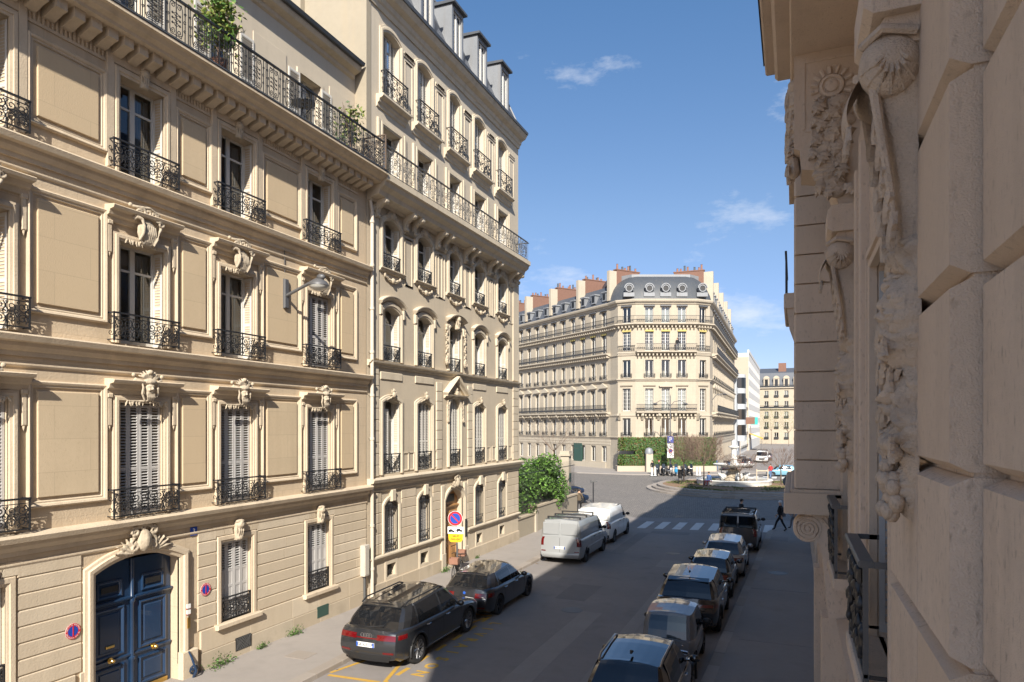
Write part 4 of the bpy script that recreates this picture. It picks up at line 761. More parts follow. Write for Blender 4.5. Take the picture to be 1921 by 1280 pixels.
    # fourth and fifth floors
    o = L4[i]; part('window_surround', surround(o), 'stone_b_trim', HB); put_window(HB, c, o[2], w_, o[3] - o[2], .3, .75); folded_shutters(HB, c, o[2] + .02, w_, o[3] - o[2] - .08, .27)
    for s in (-1, 1): part('pilaster_strip', MB().block(c + s * (w_ / 2 + .3) - .07, c + s * (w_ / 2 + .3) + .07, -.08, .01, 14.85, 17.1, .01, .02), 'stone_b_trim', HB)
    part('balconet_slab', MB().mould(c - .98, c + .98, 17.88, [(0, -.42), (.05, -.4), (.07, -.3), (.13, -.25), (.15, -.16), (.26, -.12), (.31, -.07), (.31, 0), (0, .02)]), 'stone_b_trim', HB); put_guard(HB, c, 17.9, 1.5, .92, .25, 0, 1)
    o = L5[i]; part('window_surround', surround(o), 'stone_b_trim', HB); hh = o[3] + o[4] - o[2]; put_window(HB, c, o[2], w_, hh, .3, .8); closed_shutters(HB, c, o[2] + .02, w_ - .02, hh - .05, .22, 4, 'shutter_white')
    for s in (-1, 1):
        xx = c + s * 1.24
        if 20.4 < xx < 33.4: part('wall_panel', MB().sweep_xz([(xx - .3, 18.1), (xx - .3, 20.0), (xx + .3, 20.0), (xx + .3, 18.1)], [(0, 0), (0, .025), (-.04, .025), (-.05, 0)], True).mould(xx - .36, xx + .36, 20.12, [(0, 0), (.03, .01), (.035, .08), (.06, .1), (.06, .17), (0, .18)]), 'stone_b_trim', HB)
# paired scroll modillions under the balcony
def modillion():
    m = MB(); m.poly_x([(0, 13.5), (-.1, 13.55), (-.16, 13.8), (-.34, 13.95), (-.5, 14.0), (-.5, 14.16), (0, 14.16)], -.08, .08); m.lathe([(0, -.1), (.1, -.1), (.11, -.06), (.11, .06), (.1, .1), (0, .1)], 12, (0, -.42, 14.05), 'x'); m.lathe([(0, -.09), (.07, -.09), (.07, .09), (0, .09)], 10, (0, -.1, 13.58), 'x'); return m.mesh('modillion', 'stone_b_trim', 35)
mo = modillion(); xs = [20.35] + [q for a, b in zip(CB, CB[1:]) for q in ((a + b) / 2 - .3, (a + b) / 2 + .3)] + [32.6, 33.3]
for x in xs: obj('modillion', mo, HB, T(x, 0, 0))
def rail_panel_b():
    m = MB(); W_, H_ = .95, .95; r_ = .0105; m.box(-W_ / 2, W_ / 2, -.03, .03, H_ - .02, H_ + .012); m.box(-W_ / 2, W_ / 2, -.012, .012, .04, .06)
    for x in (-W_ / 2 + .03, -W_ / 2 + .12): m.box(x - .009, x + .009, -.009, .009, 0, H_ - .02)
    spiral(m, .05, .5, .17, 0, 1.0, 0, r_, 16, 1.0); spiral(m, .05, .5, .11, 0, 1.6, 0, r_, 14)
    for s in (-1, 1):
        for d in (-1, 1): spiral(m, .05 + s * .25, .5 + d * .22, .15, 1.57 * d + .5 * s, 1.5 * s * d, 0, r_, 13); spiral(m, .05 + s * .12, .5 + d * .33, .07, 1.57 * d, -1.3 * s * d, 0, r_, 9); spiral(m, .05 + s * .34, .5 + d * .06, .07, 0, 1.3 * s * d, 0, r_, 9)
        m.tube([(.05 + s * .17, 0, .5), (.05 + s * .4, 0, .5)], r_, 4)
    return m.mesh('railing_panel', 'iron_grey')
rb = rail_panel_b(); RB = part('balcony_railing', MB().box(B0 + .1, B1 - .4, -.78, -.72, 15.74, 15.765).box(B1 - .46, B1 - .4, -.72, 0, 15.74, 15.765).box(B1 - .44, B1 - .42, -.72, 0, 14.88, 14.9), 'iron_grey', HB)
for i in range(14): obj('railing_panel', rb, RB, T(B0 + .6 + i * .945, -.75, 14.82, 0, .995, 1, 1))
obj('railing_panel', rb, RB, T(B1 - .43, -.38, 14.82, rad(90), .75, 1, 1))
# mansard and dormers
m = MB(); x1 = B1 - .02; m.add([(B0 + .25, -.25, 21.66), (x1, -.25, 21.66), (x1 - .9, 1.15, 25.0), (B0 + .25, 1.15, 25.0), (x1, 9, 21.66), (x1 - .9, 8, 25.0), (x1 - 1.5, 4.5, 26.2), (B0 + .25, 4.5, 26.2)], [(0, 1, 2, 3), (1, 4, 5, 2), (3, 2, 6, 7), (2, 5, 6)]); part('mansard_roof', m, 'slate', HB)
part('roof_flashing', MB().tube([(B0 + .25, 1.13, 25.02), (x1 - .88, 1.13, 25.02)], .06, 6).tube([(x1, -.27, 21.66), (x1 - .9, 1.13, 25.02)], .05, 6), 'zinc', HB)
for i, c in enumerate(CB):
    w2, zt = (.54, 24.3)
    d = part('dormer', MB().box(c - w2, c - w2 + .14, -.16, 1.4, 21.7, zt - .12).box(c + w2 - .14, c + w2, -.16, 1.4, 21.7, zt - .12).box(c - w2 + .14, c + w2 - .14, -.158, 1.4, zt - .3, zt - .12), 'zinc', HB)
    part('dormer_roof', MB().add([(c - w2 - .1, -.32, zt - .12), (c + w2 + .1, -.32, zt - .12), (c + w2 + .1, 1.5, zt - .1), (c - w2 - .1, 1.5, zt - .1), (c - w2 - .1, -.32, zt - .02), (c + w2 + .1, -.32, zt - .02), (c + w2, 1.5, zt + .14), (c - w2, 1.5, zt + .14)], [(0, 3, 2, 1), (4, 5, 6, 7), (0, 1, 5, 4), (1, 2, 6, 5), (3, 0, 4, 7)]), 'zinc_dark', d)
    q = put_window(HB, c, 21.75, w2 * 2 - .28, zt - .3 - 21.75, -.08, .0)
# ground floor
gc = [(a - .22, b + .22, .4, 3.86) for a, b, c, d, r_ in G] + [(25.1, 27.65, 0, 4)]
stones(HB, 20.5, B1 - .01, 1.64, 6, .366, gc, seed=8, lo=.9, hi=1.5, cz=.02)
for x0, x1 in ((20.12, 20.48),):
    for i in range(6): part('stone', MB().block(x0, x1, -.05, .02, 1.64 + i * .366, 2.0 + i * .366, .004, .02), 'stone_rust', HB)
x = B0; rr = random.Random(4)
while x < B1 - .2:
    x2 = min(B1 - .01, x + rr.uniform(1.0, 1.6))
    for s, t in ((x, min(x2, 25.15)), (max(x, 27.6), x2)):
        if t - s > .1:
            part('plinth_stone', MB().block(s + .003, t - .003, -.08, .0, .1, .62, .006, .012), 'stone_plinth', HB)
    x = x2
for a, b, c, d, r_ in G:
    x = (a + b) / 2; part('window_surround', surround((a, b, c, d, r_), [(0, -.02), (0, .04), (.06, .06), (.14, .06), (.16, .0)]), 'stone_b_trim', HB); part('keystone', MB().block(x - .12, x + .12, -.14, .0, d + r_ - .06, d + r_ + .36, .01, .02), 'stone_b_trim', HB)
    put_window(HB, x, c, .92, d + r_ - c, .28, .7); closed_shutters(HB, x, c + .02, .9, d + r_ - c - .04, .18, 4, 'shutter_grey')
    gm = part('window_grille', MB().box(a, b, -.01, .02, c + .03, c + .06).box(a, b, -.01, .02, d - .1, d - .07).box(a, b, -.01, .02, c + .42, c + .44), 'iron', HB)
    for i in range(7): xx = a + .06 + i * (b - a - .12) / 6; part('grille_bar', MB().tube([(xx, .005, c + .03), (xx, .005, d + .02)], .011, 6).lathe([(.0, .12), (.022, .03), (.008, 0)], 6, (xx, .005, d + .02)), 'iron', gm)
    m = MB()
    for i in range(6): xx = a + .13 + i * (b - a - .2) / 6; spiral(m, xx, c + .24, .09, 1.5, 1.3 * (1 if i % 2 else -1), .005, .009, 9); spiral(m, xx, d - .02, .07, -1.5, 1.2 * (1 if i % 2 else -1), .005, .008, 8); m.ell((xx - .06, -.01, c + .02), (.03, .03, .05), 6, 4)
    part('scrollwork', m, 'iron', gm, kind='stuff')
for a, b, c, d, _ in cel:
    x = (a + b) / 2; part('cellar_surround', MB().sweep_xz([(a, c), (a, d), (b, d), (b, c)], [(0, -.01), (0, .02), (.12, .02), (.13, 0)], True), 'stone_b_trim', HB)
    m = MB()
    for s in (-1, 1): spiral(m, x + s * .13, c + .3, .11, 1.5, 1.4 * s, .1, .012, 10); spiral(m, x + s * .13, c + .14, .1, -1.5, -1.4 * s, .1, .012, 10)
    m.box(x - .3, x + .3, .095, .105, c + .22, c + .235); m.box(x - .008, x + .008, .09, .11, c, d); part('cellar_grille', m, 'iron', HB); part('cellar_back', MB().box(a, b, .2, .22, c, d), 'black', HB)
A = arch_pts(DB[0], DB[1], DB[3], DB[4], 14)
part('door_surround', MB().sweep_xz([(DB[0], .6)] + A + [(DB[1], .6)], [(0, -.05), (0, .03), (.1, .05), (.12, .09), (.2, .09), (.22, .0)]), 'stone_b_trim', HB); ornament(2, HB, 26.38, -.08, 3.4, .85, 'carved_crest')
for s in (25.1, 27.22): part('door_pilaster', MB().block(s, s + .36, -.1, .01, .1, .85, .01, .02).block(s + .03, s + .3, -.07, .01, .85, 3.7, .01, .02), 'stone_b_trim', HB)
dm = part('door', MB().box(DB[0], DB[1], .28, .34, .12, 3.45), 'wood_door', HB)
for s in (-1, 1):
    for z0, z1 in ((.3, 1.0), (1.15, 1.95), (2.05, 2.5)): c = 26.375 + s * .39; part('raised_panel', MB().sweep_xz([(c - .3, z0), (c - .3, z1), (c + .3, z1), (c + .3, z0)], [(0, 0), (0, .03), (-.04, .045), (-.07, 0)], True, .28).block(c - .2, c + .2, .25, .29, z0 + .1, z1 - .1, .02, .02), 'wood_door', dm)
part('door_transom', MB().mould(DB[0], DB[1], 2.62, [(0, 0), (.06, .02), (.1, .08), (.1, .12), (0, .14)], .28), 'wood_door', dm); part('fanlight', MB().box(25.85, 26.9, .262, .27, 2.9, 3.22), 'black', dm)
part('name_plate', MB().box(27.28, 27.5, -.09, -.06, 1.25, 2.05), 'iron_grey', HB); part('door_step', MB().box(DB[0], DB[1], -.1, .3, .1, .2), 'stone_plinth', HB)
# ================================================================ right-hand house, seen along its wall (local x = -Y, local y = X)
HR = thing('corner_stone_house', 'shaded stone house with channelled blocks, carved consoles and a projecting bay close to the lens', 'house', (0, 0, 0), rad(-90))
def ro(y0, y1, z0, z1, r_=0): return (-y1, -y0, z0, z1, r_)
ZS = [(4.15, 7.75), (8.75, 10.6), (11.2, 13.6), (14.2, 16.6)]
win_y = [(6.02, 7.5), (10.2, 11.5), (18.6, 19.9), (22.2, 23.5), (26.0, 27.3), (29.8, 31.1), (33.6, 34.9), (37.4, 38.7), (-1.6, -.3), (-5.4, -4.1)]
ops = [ro(a, b, z0, z1) for a, b in win_y for z0, z1 in ZS if not (a < 3 and z0 < 9)] + [ro(a, b, .9, 3.3) for a, b in win_y if a > 17]
far_ops = [o for o in ops if o[1] < -5.9]; m = wall(MB(), -41, -5.95, 0, 17.6, far_ops, .76, .3); wall(m, -5.95, 8, 0, 17.6, [o for o in ops if o not in far_ops], .92, .3); m.quad((-41, .76, 0), (-41, 12, 0), (-41, 12, 17.6), (-41, .76, 17.6)); m.quad((8, .76, 0), (8, 12, 0), (8, 12, 17.6), (8, .76, 17.6)); m.quad((-41, 2.8, 0), (8, 2.8, 0), (8, 2.8, 17.6), (-41, 2.8, 17.6)); m.quad((-41, 12, 0), (8, 12, 0), (8, 12, 17.6), (-41, 12, 17.6))
for z in (4.0, 8.2, 11.0, 13.9, 17.5): m.quad((-41, 1.07, z), (8, 1.07, z), (8, 2.8, z), (-41, 2.8, z))
part('wall', m, 'stone_r', HR)
part('mansard_roof', MB().add([(-41.2, .5, 17.9), (8, .5, 17.9), (8, 2.6, 20.6), (-40, 2.6, 20.6), (-41.2, 12, 17.9), (-40, 10, 20.6), (8, 10, 20.6), (8, 12, 17.9)], [(0, 1, 2, 3), (0, 3, 5, 4), (3, 2, 6, 5), (4, 5, 6, 7), (1, 7, 6, 2)]), 'slate', HR)
part('eave', MB().mould(-41.3, 8, 17.6, [(0, -.5), (.12, -.45), (.2, -.2), (.5, -.1), (.56, .1), (.56, .3), (0, .34)], .76), 'stone_r', HR)
for y in (2.5, 9, 15.5, 22, 30, 37): 
    c_ = part('chimney_stack', MB().box(-y - 1.2, -y + 1.2, 2.7, 3.5, 19, 22.6), 'brick_red', HR)
    for i in range(5): part('chimney_pot', MB().lathe([(.13, 0), (.1, .1), (.09, .6), (.12, .64)], 10, (-y - .9 + i * .45, 3.1, 22.6)), 'terracotta', c_)
# big channelled stones of the near pier and wall
CZ = [2.27, 3.2, 4.13, 5.06, 5.97, 6.9, 7.87, 8.8, 9.75]
for z0, z1 in zip(CZ, CZ[1:]):
    for y0, y1, X in ((-3.4, -1.5, .8), (-1.5, .3, .8), (.3, 2.1, .8), (2.1, 3.72, .8), (3.74, 4.66, .675), (4.66, 5.94, .675)):
        if y0 < -1.4 and z0 > 8: continue
        part('stone', MB().block(-y1 + .004, -y0 - .004, X, X + .4, z0 + .012, z1 - .012, .006, .045, .085), 'stone_r', HR)
    for y0, y1 in ((7.52, 8.7), (8.7, 9.4)): part('stone', MB().block(-y1 + .003, -y0 - .003, .73, .8, z0 + .002, z1 - .002, .004, .03, .03), 'stone_r', HR)
for y0, y1, X in ((-3.4, 3.7, .9), (3.76, 5.93, .775)): part('pier_core', MB().box(-y1, -y0, X, X + .3, 2.28, 9.7), 'stone_r', HR)
# window openings towards the street: surround strips, shutters folded in the reveal, guards with flat handrails
def near_guard(y0, y1, X=.52, zt=5.12):
    w_ = y1 - y0; g_ = part('window_guard', MB().block(-y1, -y0, X - .055, X + .055, zt - .035, zt + .02, .01, .012, .012).box(-y1, -y0, X - .015, X + .015, zt - .9, zt - .87).box(-y0 - .03, -y0, X - .02, X + .02, zt - .97, zt - .035).box(-y1, -y1 + .03, X - .02, X + .02, zt - .97, zt - .035), 'iron_grey', HR)
    for y in (y0, y1): part('rail_return', MB().box(-y - .03 * (y == y1), -y + .03 * (y == y0) - .0, X + .056, .8, zt - .03, zt + .018), 'iron_grey', g_); part('rail_return', MB().box(-y - .02 * (y == y1), -y + .02 * (y == y0), X + .021, .8, zt - .9, zt - .87), 'iron', g_)
    mm = MB(); n = 5
    for i in range(n):
        x = -y1 + (i + .5) * w_ / n; d = 1 if i % 2 else -1
        spiral(mm, x, zt - .25, .14, 1.57, 1.5 * d, X, .017, 16); spiral(mm, x, zt - .66, .15, -1.57, -1.5 * d, X, .017, 16); spiral(mm, x + .08 * d, zt - .45, .08, 0, 1.2 * d, X, .015, 10)
        for q in range(4): mm.ell((x + .1 * math.sin(q * 2 + i), X - .02, zt - .15 - q * .2), (.05, .035, .06), 7, 5, rough=.5)
        leafy(mm, (x, X - .01, zt - .5), .26, .06, 1.57 if d > 0 else -1.57, .15, .015, 3)
    part('scrollwork', mm, 'iron', g_, 60, kind='stuff')
near_guard(6.0, 7.5); near_guard(10.1, 11.55)
for y0, y1 in win_y[:2]:
    put_window(HR, -(y0 + y1) / 2, 4.15, round(y1 - y0, 2), 3.6, 1.02, .75); put_window(HR, -(y0 + y1) / 2, 8.75, round(y1 - y0, 2), 1.85, 1.02, .75)
    for s, yy in ((-1, y1 - .015), (1, y0 + .015)):
        obj('shutter', leaf(.27, 3.5, 0, 1, 'shutter_grey', .075), HR, Matrix.Translation((-yy, .9, 4.2)) @ Matrix.Rotation(rad(90 * s), 4, 'Z') @ Matrix.Rotation(math.pi if s < 0 else math.pi, 4, 'Z'))
    part('window_surround', MB().sweep_xz([(-y1, 4.15), (-y1, 7.75), (-y0, 7.75), (-y0, 4.15)], [(0, -.02), (0, .05), (.05, .06), (.06, .03), (.09, .03), (.1, .07), (.16, .07), (.18, 0)], y=.73), 'stone_r', HR)
    part('sill', MB().block(-y1 - .1, -y0 + .1, .48, .8, 4.0, 4.15, .01, .02), 'stone_r', HR)
for a, b in win_y[2:]:
    for z0, z1 in ZS:
        if a < 3 and z0 < 9: continue
        put_window(HR, -(a + b) / 2, z0, round(b - a, 2), z1 - z0, 1.02, .75); put_guard(HR, -(a + b) / 2, z0, round(b - a, 2), .8, .1, .76)
    if a > 17: put_window(HR, -(a + b) / 2, .9, round(b - a, 2), 2.4, 1.02, .75)

for y, X in ((4.85, .68), (9.72, .69)):
    obj('carved_console', cc, HR, T(-y, X, 5.72, 0, 1, 1, .97)); obj('carved_drapery', dr, HR, T(-y, X + .01, 5.6, 0, 1, 1, 1.02))
    part('console_capital', MB().block(-y - .34, -y + .34, X - .3, X, 8.62, 8.95, .01, .05).block(-y - .27, -y + .27, X - .2, X, 8.45, 8.62, .01, .02), 'stone_r', HR)
part('pilaster', MB().block(-10.05, -9.4, .69, .8, 2.3, 8.6, .01, .01), 'stone_r', HR); part('pilaster_strip', MB().block(-9.1, -8.95, .66, .8, 4.2, 9.2, .01, .01), 'stone_r', HR); part('pilaster_strip', MB().block(-8.2, -8.02, .64, .8, 4.2, 9.2, .01, .01), 'stone_r', HR)
# balcony overhead with its rosette console and oak garland
part('balcony_slab', MB().block(-10.3, 2, -.05, .8, 10.98, 11.1, .01, .02).block(-10.42, 2, -.25, .8, 11.1, 11.24, .01, .04).block(-10.5, 2, -.38, .8, 11.24, 11.4, .01, .02), 'stone_r', HR); part('slab_edge', MB().box(-10.52, 2, -.41, -.3, 11.4, 11.44), 'iron', HR)
RR = part('balcony_railing', MB().box(-10.5, 2, -.33, -.29, 12.35, 12.39).box(-10.5, -10.46, -.29, .76, 12.35, 12.39), 'iron', HR)
for i in range(13): obj('railing_panel', rb, RR, T(-10 + i * .95, -.31, 11.42))
prof = [(0.0, 10.98), (0.0, 9.78), (.07, 9.74), (.09, 9.5), (.28, 9.46), (.42, 9.3), (.52, 9.0), (.76, 8.75), (.76, 10.98)]
def oak_garland(n, L_, wd):
    m = MB(); r_ = random.Random(n)
    for i in range(n): t = i / n; leafy(m, (wd * r_.uniform(-.5, .5) * (1 - .3 * abs(t - .6)), r_.uniform(-.05, .03), -t * L_), .22, .085, rad(-90 + r_.uniform(-50, 50)), .3, .02, 4)
    for i in range(n // 2): t = (i + .5) / (n // 2); m.ell((wd * r_.uniform(-.3, .3), .02, -t * L_ - .05), (wd * .4, .08, .1), 8, 6, rough=.4)
    me = m.mesh('oak_garland', 'stone_r_carved', 50); return me
og = oak_garland(44, 1.15, .34)
for y in (9.55, 4.5, 14.5):
    if y == 14.5: continue
    c_ = part('balcony_console', MB().poly_x([(a, b) for a, b in prof], -y - .62, -y), 'stone_r', HR)
    part('console_border', MB().poly_x([(.1, 10.88), (.1, 10.0), (.13, 10.0), (.13, 10.85), (.7, 10.85), (.7, 10.88)], -y - .001, -y + .012).poly_x([(.13, 10.0), (.22, 10.0), (.22, 9.8), (.4, 9.8), (.4, 9.78), (.2, 9.78), (.2, 9.97), (.13, 9.97)], -y - .001, -y + .012), 'stone_r', c_)
    q = MB(); q.lathe([(0, .06), (.05, .065), (.075, .05), (.08, .03), (.1, .03), (.11, .055), (.14, .05), (.15, 0)], 20, (0, 0, 0), 'x')
    for i in range(15): a = i * 2 * math.pi / 15; q.tube([(.01, .16 * math.cos(a), .16 * math.sin(a)), (.02, .25 * math.cos(a), .25 * math.sin(a))], .026, 6)
    part('rosette', q, 'stone_r', c_, 40, mtx=T(-y, .44, 10.5)); obj('oak_garland', og, c_, Matrix.Translation((-y + .05, .46, 10.35)) @ Matrix.Rotation(rad(90), 4, 'Z'))
    obj('oak_garland', og, c_, Matrix.Translation((-y - .3, -.02, 10.75)) @ Matrix.Diagonal((.8, 1, 1, 1)))
# projecting bay beyond: coursed stones, slab, scroll console, lower pier
for i in range(13): z = 5.2 + i * .462; part('stone', MB().block(-16.6, -11.7, 0.0, .8, z + .012, z + .45, .03, .02, .03), 'stone_r', HR)
part('bay_top', MB().box(-16.7, -11.6, -.1, .8, 11.21, 11.5), 'stone_r', HR); part('bay_slab', MB().block(-16.8, -11.55, -.15, .8, 4.82, 5.15, .01, .02).block(-16.75, -11.62, -.06, .8, 5.15, 5.2, .01, .03), 'stone_r', HR)
sp = [(.16, 4.8), (.8, 4.8), (.8, 3.2), (.5, 3.2), (.46, 3.6), (.42, 4.1), (.36, 4.35), (.24, 4.45)]
for y in (11.72, 15.8):
    c_ = part('scroll_console', MB().poly_x(sp, -y - .5, -y).lathe([(0, -.52), (.2, -.52), (.215, -.48), (.215, -.015), (.2, .006), (0, .006)], 24, (-y, .2, 4.58), 'x'), 'stone_r', HR)
    q = MB(); q.tube([(.01, .19 * (1 - .9 * t) * math.cos(t * 19 + 1.2), .19 * (1 - .9 * t) * math.sin(t * 19 + 1.2)) for t in [i / 60 for i in range(61)]], .014, 6); q.tube([(.01, .2, .17), (.01, .3, .05), (.01, .33, -.3), (.01, .36, -.9)], .014, 6); q.tube([(.01, .25, .2), (.01, .37, .05), (.01, .4, -.3), (.01, .41, -.6)], .012, 6); part('volute', q, 'stone_r', c_, 60, mtx=T(-y + .0, .2, 4.58))
    lm = MB()
    for i in range(6): leafy(lm, (0, 0, 0), .42 - .03 * i, .07, rad(-80 + i * 30), .03, .018, 4)
    part('acanthus', lm, 'stone_r', c_, 50, mtx=Matrix.Translation((-y + .01, .56, 4.35)) @ Matrix.Rotation(rad(90), 4, 'Z') @ Matrix.Diagonal((.62, .6, 1, 1)))
    for z0, z1 in ((0.1, 1.1), (1.1, 2.15), (2.15, 3.2)): part('stone', MB().block(-y - .5, -y, .4, .8, z0 + .002, z1 - .002, .006, .006), 'stone_r', HR)
part('far_balcony', MB().block(-20.5, -17.2, -.22, .8, 8.95, 9.3, .01, .03).poly_x([(-.15, 8.95), (-.1, 8.5), (.0, 8.2), (.8, 8.2), (.8, 8.95)], -17.6, -17.25), 'stone_r', HR)
FR_ = part('far_railing', MB().box(-20.5, -17.2, -.2, -.15, 10.25, 10.29).box(-20.5, -17.2, -.19, -.17, 9.35, 9.37), 'iron', HR)
for i in range(17): part('railing_bar', MB().box(-20.48 + i * .2, -20.45 + i * .2, -.19, -.16, 9.3, 10.25), 'iron', FR_)
part('bay_core', MB().box(-16.58, -11.76, .03, .8, 5.2, 11.2), 'stone_r', HR); part('ground_ledge', MB().mould(-11.7, 6, 3.2, [(0, -.1), (.12, -.06), (.16, 0), (0, .03)], .76), 'stone_r', HR)
# ================================================================ round-cornered apartment block on the square
def cw(pts): return [Vector(c2w(*p)) for p in pts]
Pc = cw([(14.0, 97.0), (14.75, 95.1), (17.0, 94.0), (25.3, 94.0), (27.55, 95.1), (28.4, 97.0)])
PATH = [Pc[0] + Vector((-.797, .604)) * 34] + Pc + [Pc[-1] + Vector((-.01, 1)) * 46]
HC = thing('round_corner_block', 'pale stone apartment block with round corner, zinc dome roof and long iron balconies', 'building', (PATH[3].x, PATH[3].y, 0))
org = Vector((PATH[3].x, PATH[3].y)); PL = [p - org for p in PATH]
seg = []; acc = 0
for a, b in zip(PL, PL[1:]): l = (b - a).length; seg.append((a, b, l, acc)); acc += l
def section(i): a, b, l, s = seg[i]; d = (b - a) / l; return Matrix.Translation((a.x, a.y, 0)) @ Matrix.Rotation(math.atan2(d.y, d.x), 4, 'Z'), l
ZC = [(1.0, 3.3), (4.75, 7.25), (8.25, 11.35), (12.85, 15.3), (16.55, 19.3), (20.4, 22.6)]
LAY = {0: [34 - 1.5 - i * 2.55 for i in range(13)], 1: [], 2: [1.25], 3: [1.9, 4.15, 6.4], 4: [1.25], 5: [], 6: [2.0 + i * 2.6 for i in range(16)]}
WC = 1.15
for i in range(7):
    Mx, l = section(i); ops = [(x - WC / 2, x + WC / 2, a, b, 0) for x in LAY[i] for a, b in ZC if not (a < 2 and i in (2, 3, 4))]
    m = wall(MB(), 0, l, 0, 23.3, ops, 0, .3); m.quad((0, 2, 0), (l, 2, 0), (l, 2, 23.2), (0, 2, 23.2))
    for z in (4.2, 7.9, 12.2, 16.3, 20.1, 23.2): m.quad((0, .31, z), (l, .31, z), (l, 2, z), (0, 2, z))
    part('wall', m, 'stone_c', HC, mtx=Mx)
    for x in LAY[i]:
        for k, (a, b) in enumerate(ZC):
            if k == 0 and i in (2, 3, 4): continue
            h = b - a; put_window(HC, 0, 0, WC, h, mtx=Mx @ T(x, .24, a), tr=0, rows=(6 if k in (2, 4) and i in (2, 3, 4) else 0), cols=(2 if k in (2, 4) and i in (2, 3, 4) else 1), cur=0 if (k * 2 + int(x * 1.3)) % 3 == 0 else None)
            if k in (1, 3): put_guard(HC, 0, 0, 1.5, .55, .2, mtx=Mx @ T(x, -.2, a + .0))
            if k in (1, 2, 3): part('window_surround', MB().sweep_xz([(x - WC / 2, a), (x - WC / 2, b), (x + WC / 2, b), (x + WC / 2, a)], [(0, 0), (0, .06), (.15, .06), (.17, 0)]), 'stone_c_trim', HC, mtx=Mx)
            if k == 2: part('hood', (MB().poly_y([(x - .95, b + .35), (x, b + .95), (x + .95, b + .35), (x + .85, b + .2), (x - .85, b + .2)], -.35, 0) if i in (0, 6) or abs(x - 4.15) < .1 and i == 3 else MB().mould(x - .85, x + .85, b + .45, [(0, -.2), (.15, -.15), (.25, 0), (0, .03)])), 'stone_c_trim', HC, mtx=Mx)
            if k == 5: part('awning_box', MB().block(x - .75, x + .75, -.25, 0, b + .02, b + .22, .01, .03), 'steel_grey', HC, mtx=Mx)
            if k == 4 and (i in (2, 3, 4) or x > 24): part('blind', MB().box(x - .62, x + .62, -.1, .02, b - .12, b + .14), 'awning_yellow', HC, mtx=Mx)
            if k == 2: part('console', MB().poly_x([(0, 7.9), (-.75, 7.9), (-.75, 7.6), (-.45, 7.35), (-.2, 7.0), (0, 6.9)], x - 1.15, x - .85), 'stone_c_trim', HC, mtx=Mx)
    if i in (0, 6, 3): 
        for k in range(8):
            n = max(1, int(l / 4.0))
            for q in range(n): part('stone_course', MB().block(q * l / n + .01, (q + 1) * l / n - .01, -.05, .0, 3.45 + (k % 3) * .4 if k < 3 else 5.0 + (k - 3) * .5, 3.45 + (k % 3) * .4 + .36 if k < 3 else 5.0 + (k - 3) * .5 + .46, .005, .03), 'stone_c_trim', HC, mtx=Mx) if k < 3 else None
P2 = PL
def smooth_path(pts):       # round the two corners for mouldings and slabs
    o = [pts[0], pts[1]]; a, b, c, d, e, f = pts[1:7]
    bz = lambda p, q, r_, n: [p * (1 - t) ** 2 + q * 2 * t * (1 - t) + r_ * t * t for t in [i / n for i in range(1, n + 1)]]
    return [pts[0], a] + bz(a, b, c, 5) + bz(d, e, f, 5)[:-1] + [d] * 0 + [f, pts[7]]
SP = [PL[0], PL[1], PL[2], PL[3], PL[4], PL[5], PL[6], PL[7]]
for z, prof in ((4.4, [(0, 0), (.12, .05), (.2, .2), (0, .25)]), (12.3, [(0, 0), (.1, .04), (.14, .2), (.3, .25), (.32, .38), (0, .42)]), (7.5, [(0, 0), (.08, .03), (.1, .2), (0, .24)]), (15.85, [(0, 0), (.1, .04), (.14, .15), (0, .2)])):
    part('string_moulding', MB().sweep_xy(SP, [(o, z + d) for o, d in prof]), 'stone_c_trim', HC)
def balcony(pts, z, out_, rail=1.0, cons=True, bars=.14):
    s_ = part('balcony_slab', MB().sweep_xy(pts, [(0, z - .38), (out_ * .5, z - .34), (out_ * .7, z - .2), (out_, z - .16), (out_, z), (0, z + .01)]), 'stone_c_trim', HC)
    r_ = part('balcony_railing', MB().sweep_xy(pts, [(out_ - .1, z + rail - .05), (out_ - .04, z + rail - .05), (out_ - .04, z + rail), (out_ - .1, z + rail)]).sweep_xy(pts, [(out_ - .09, z + .08), (out_ - .06, z + .08), (out_ - .06, z + .11), (out_ - .09, z + .11)]), 'iron', HC)
    m = MB(); c = MB()
    for a, b in zip(pts, pts[1:]):
        d = b - a; l = d.length
        if l < .05: continue
        d /= l; n = Vector((d.y, -d.x)); q = int(l / bars)
        for i in range(q):
            p = a + d * (l * (i + .5) / q) + n * (out_ - .075); m.box(p.x - .012, p.x + .012, p.y - .012, p.y + .012, z + .08, z + rail - .05)
            if bars < .2 and i % 2: m.box(p.x - .05, p.x + .05, p.y - .02, p.y + .02, z + .25, z + .5)
        if cons:
            q = max(1, int(l / .5))
            for i in range(q): p = a + d * (l * (i + .5) / q); e = p + n * (out_ * .75); c.poly_z([(p.x - d.x * .09, p.y - d.y * .09), (e.x - d.x * .09, e.y - d.y * .09), (e.x + d.x * .09, e.y + d.y * .09), (p.x + d.x * .09, p.y + d.y * .09)], z - .62, z - .36)
    part('railing_bars', m, 'iron', r_, kind='stuff')
    if cons: part('modillions', c, 'stone_c_trim', s_, kind='stuff')
balcony(SP, 20.3, .7, 1.0); balcony(SP[:2], 16.45, .8, 1.0, True, .1); balcony(SP[6:], 16.45, .8, 1.0, True, .1); balcony(SP[3:5], 16.45, .85); balcony(SP[:2], 8.15, .85, 1.0, True, .1); balcony(SP[6:], 8.15, .85, 1.0, True, .1); balcony(SP[3:5], 8.15, .85, 1.0, True, .1); balcony(SP[2:4], 16.4, .2, .9, False); balcony(SP[4:6], 16.4, .2, .9, False)
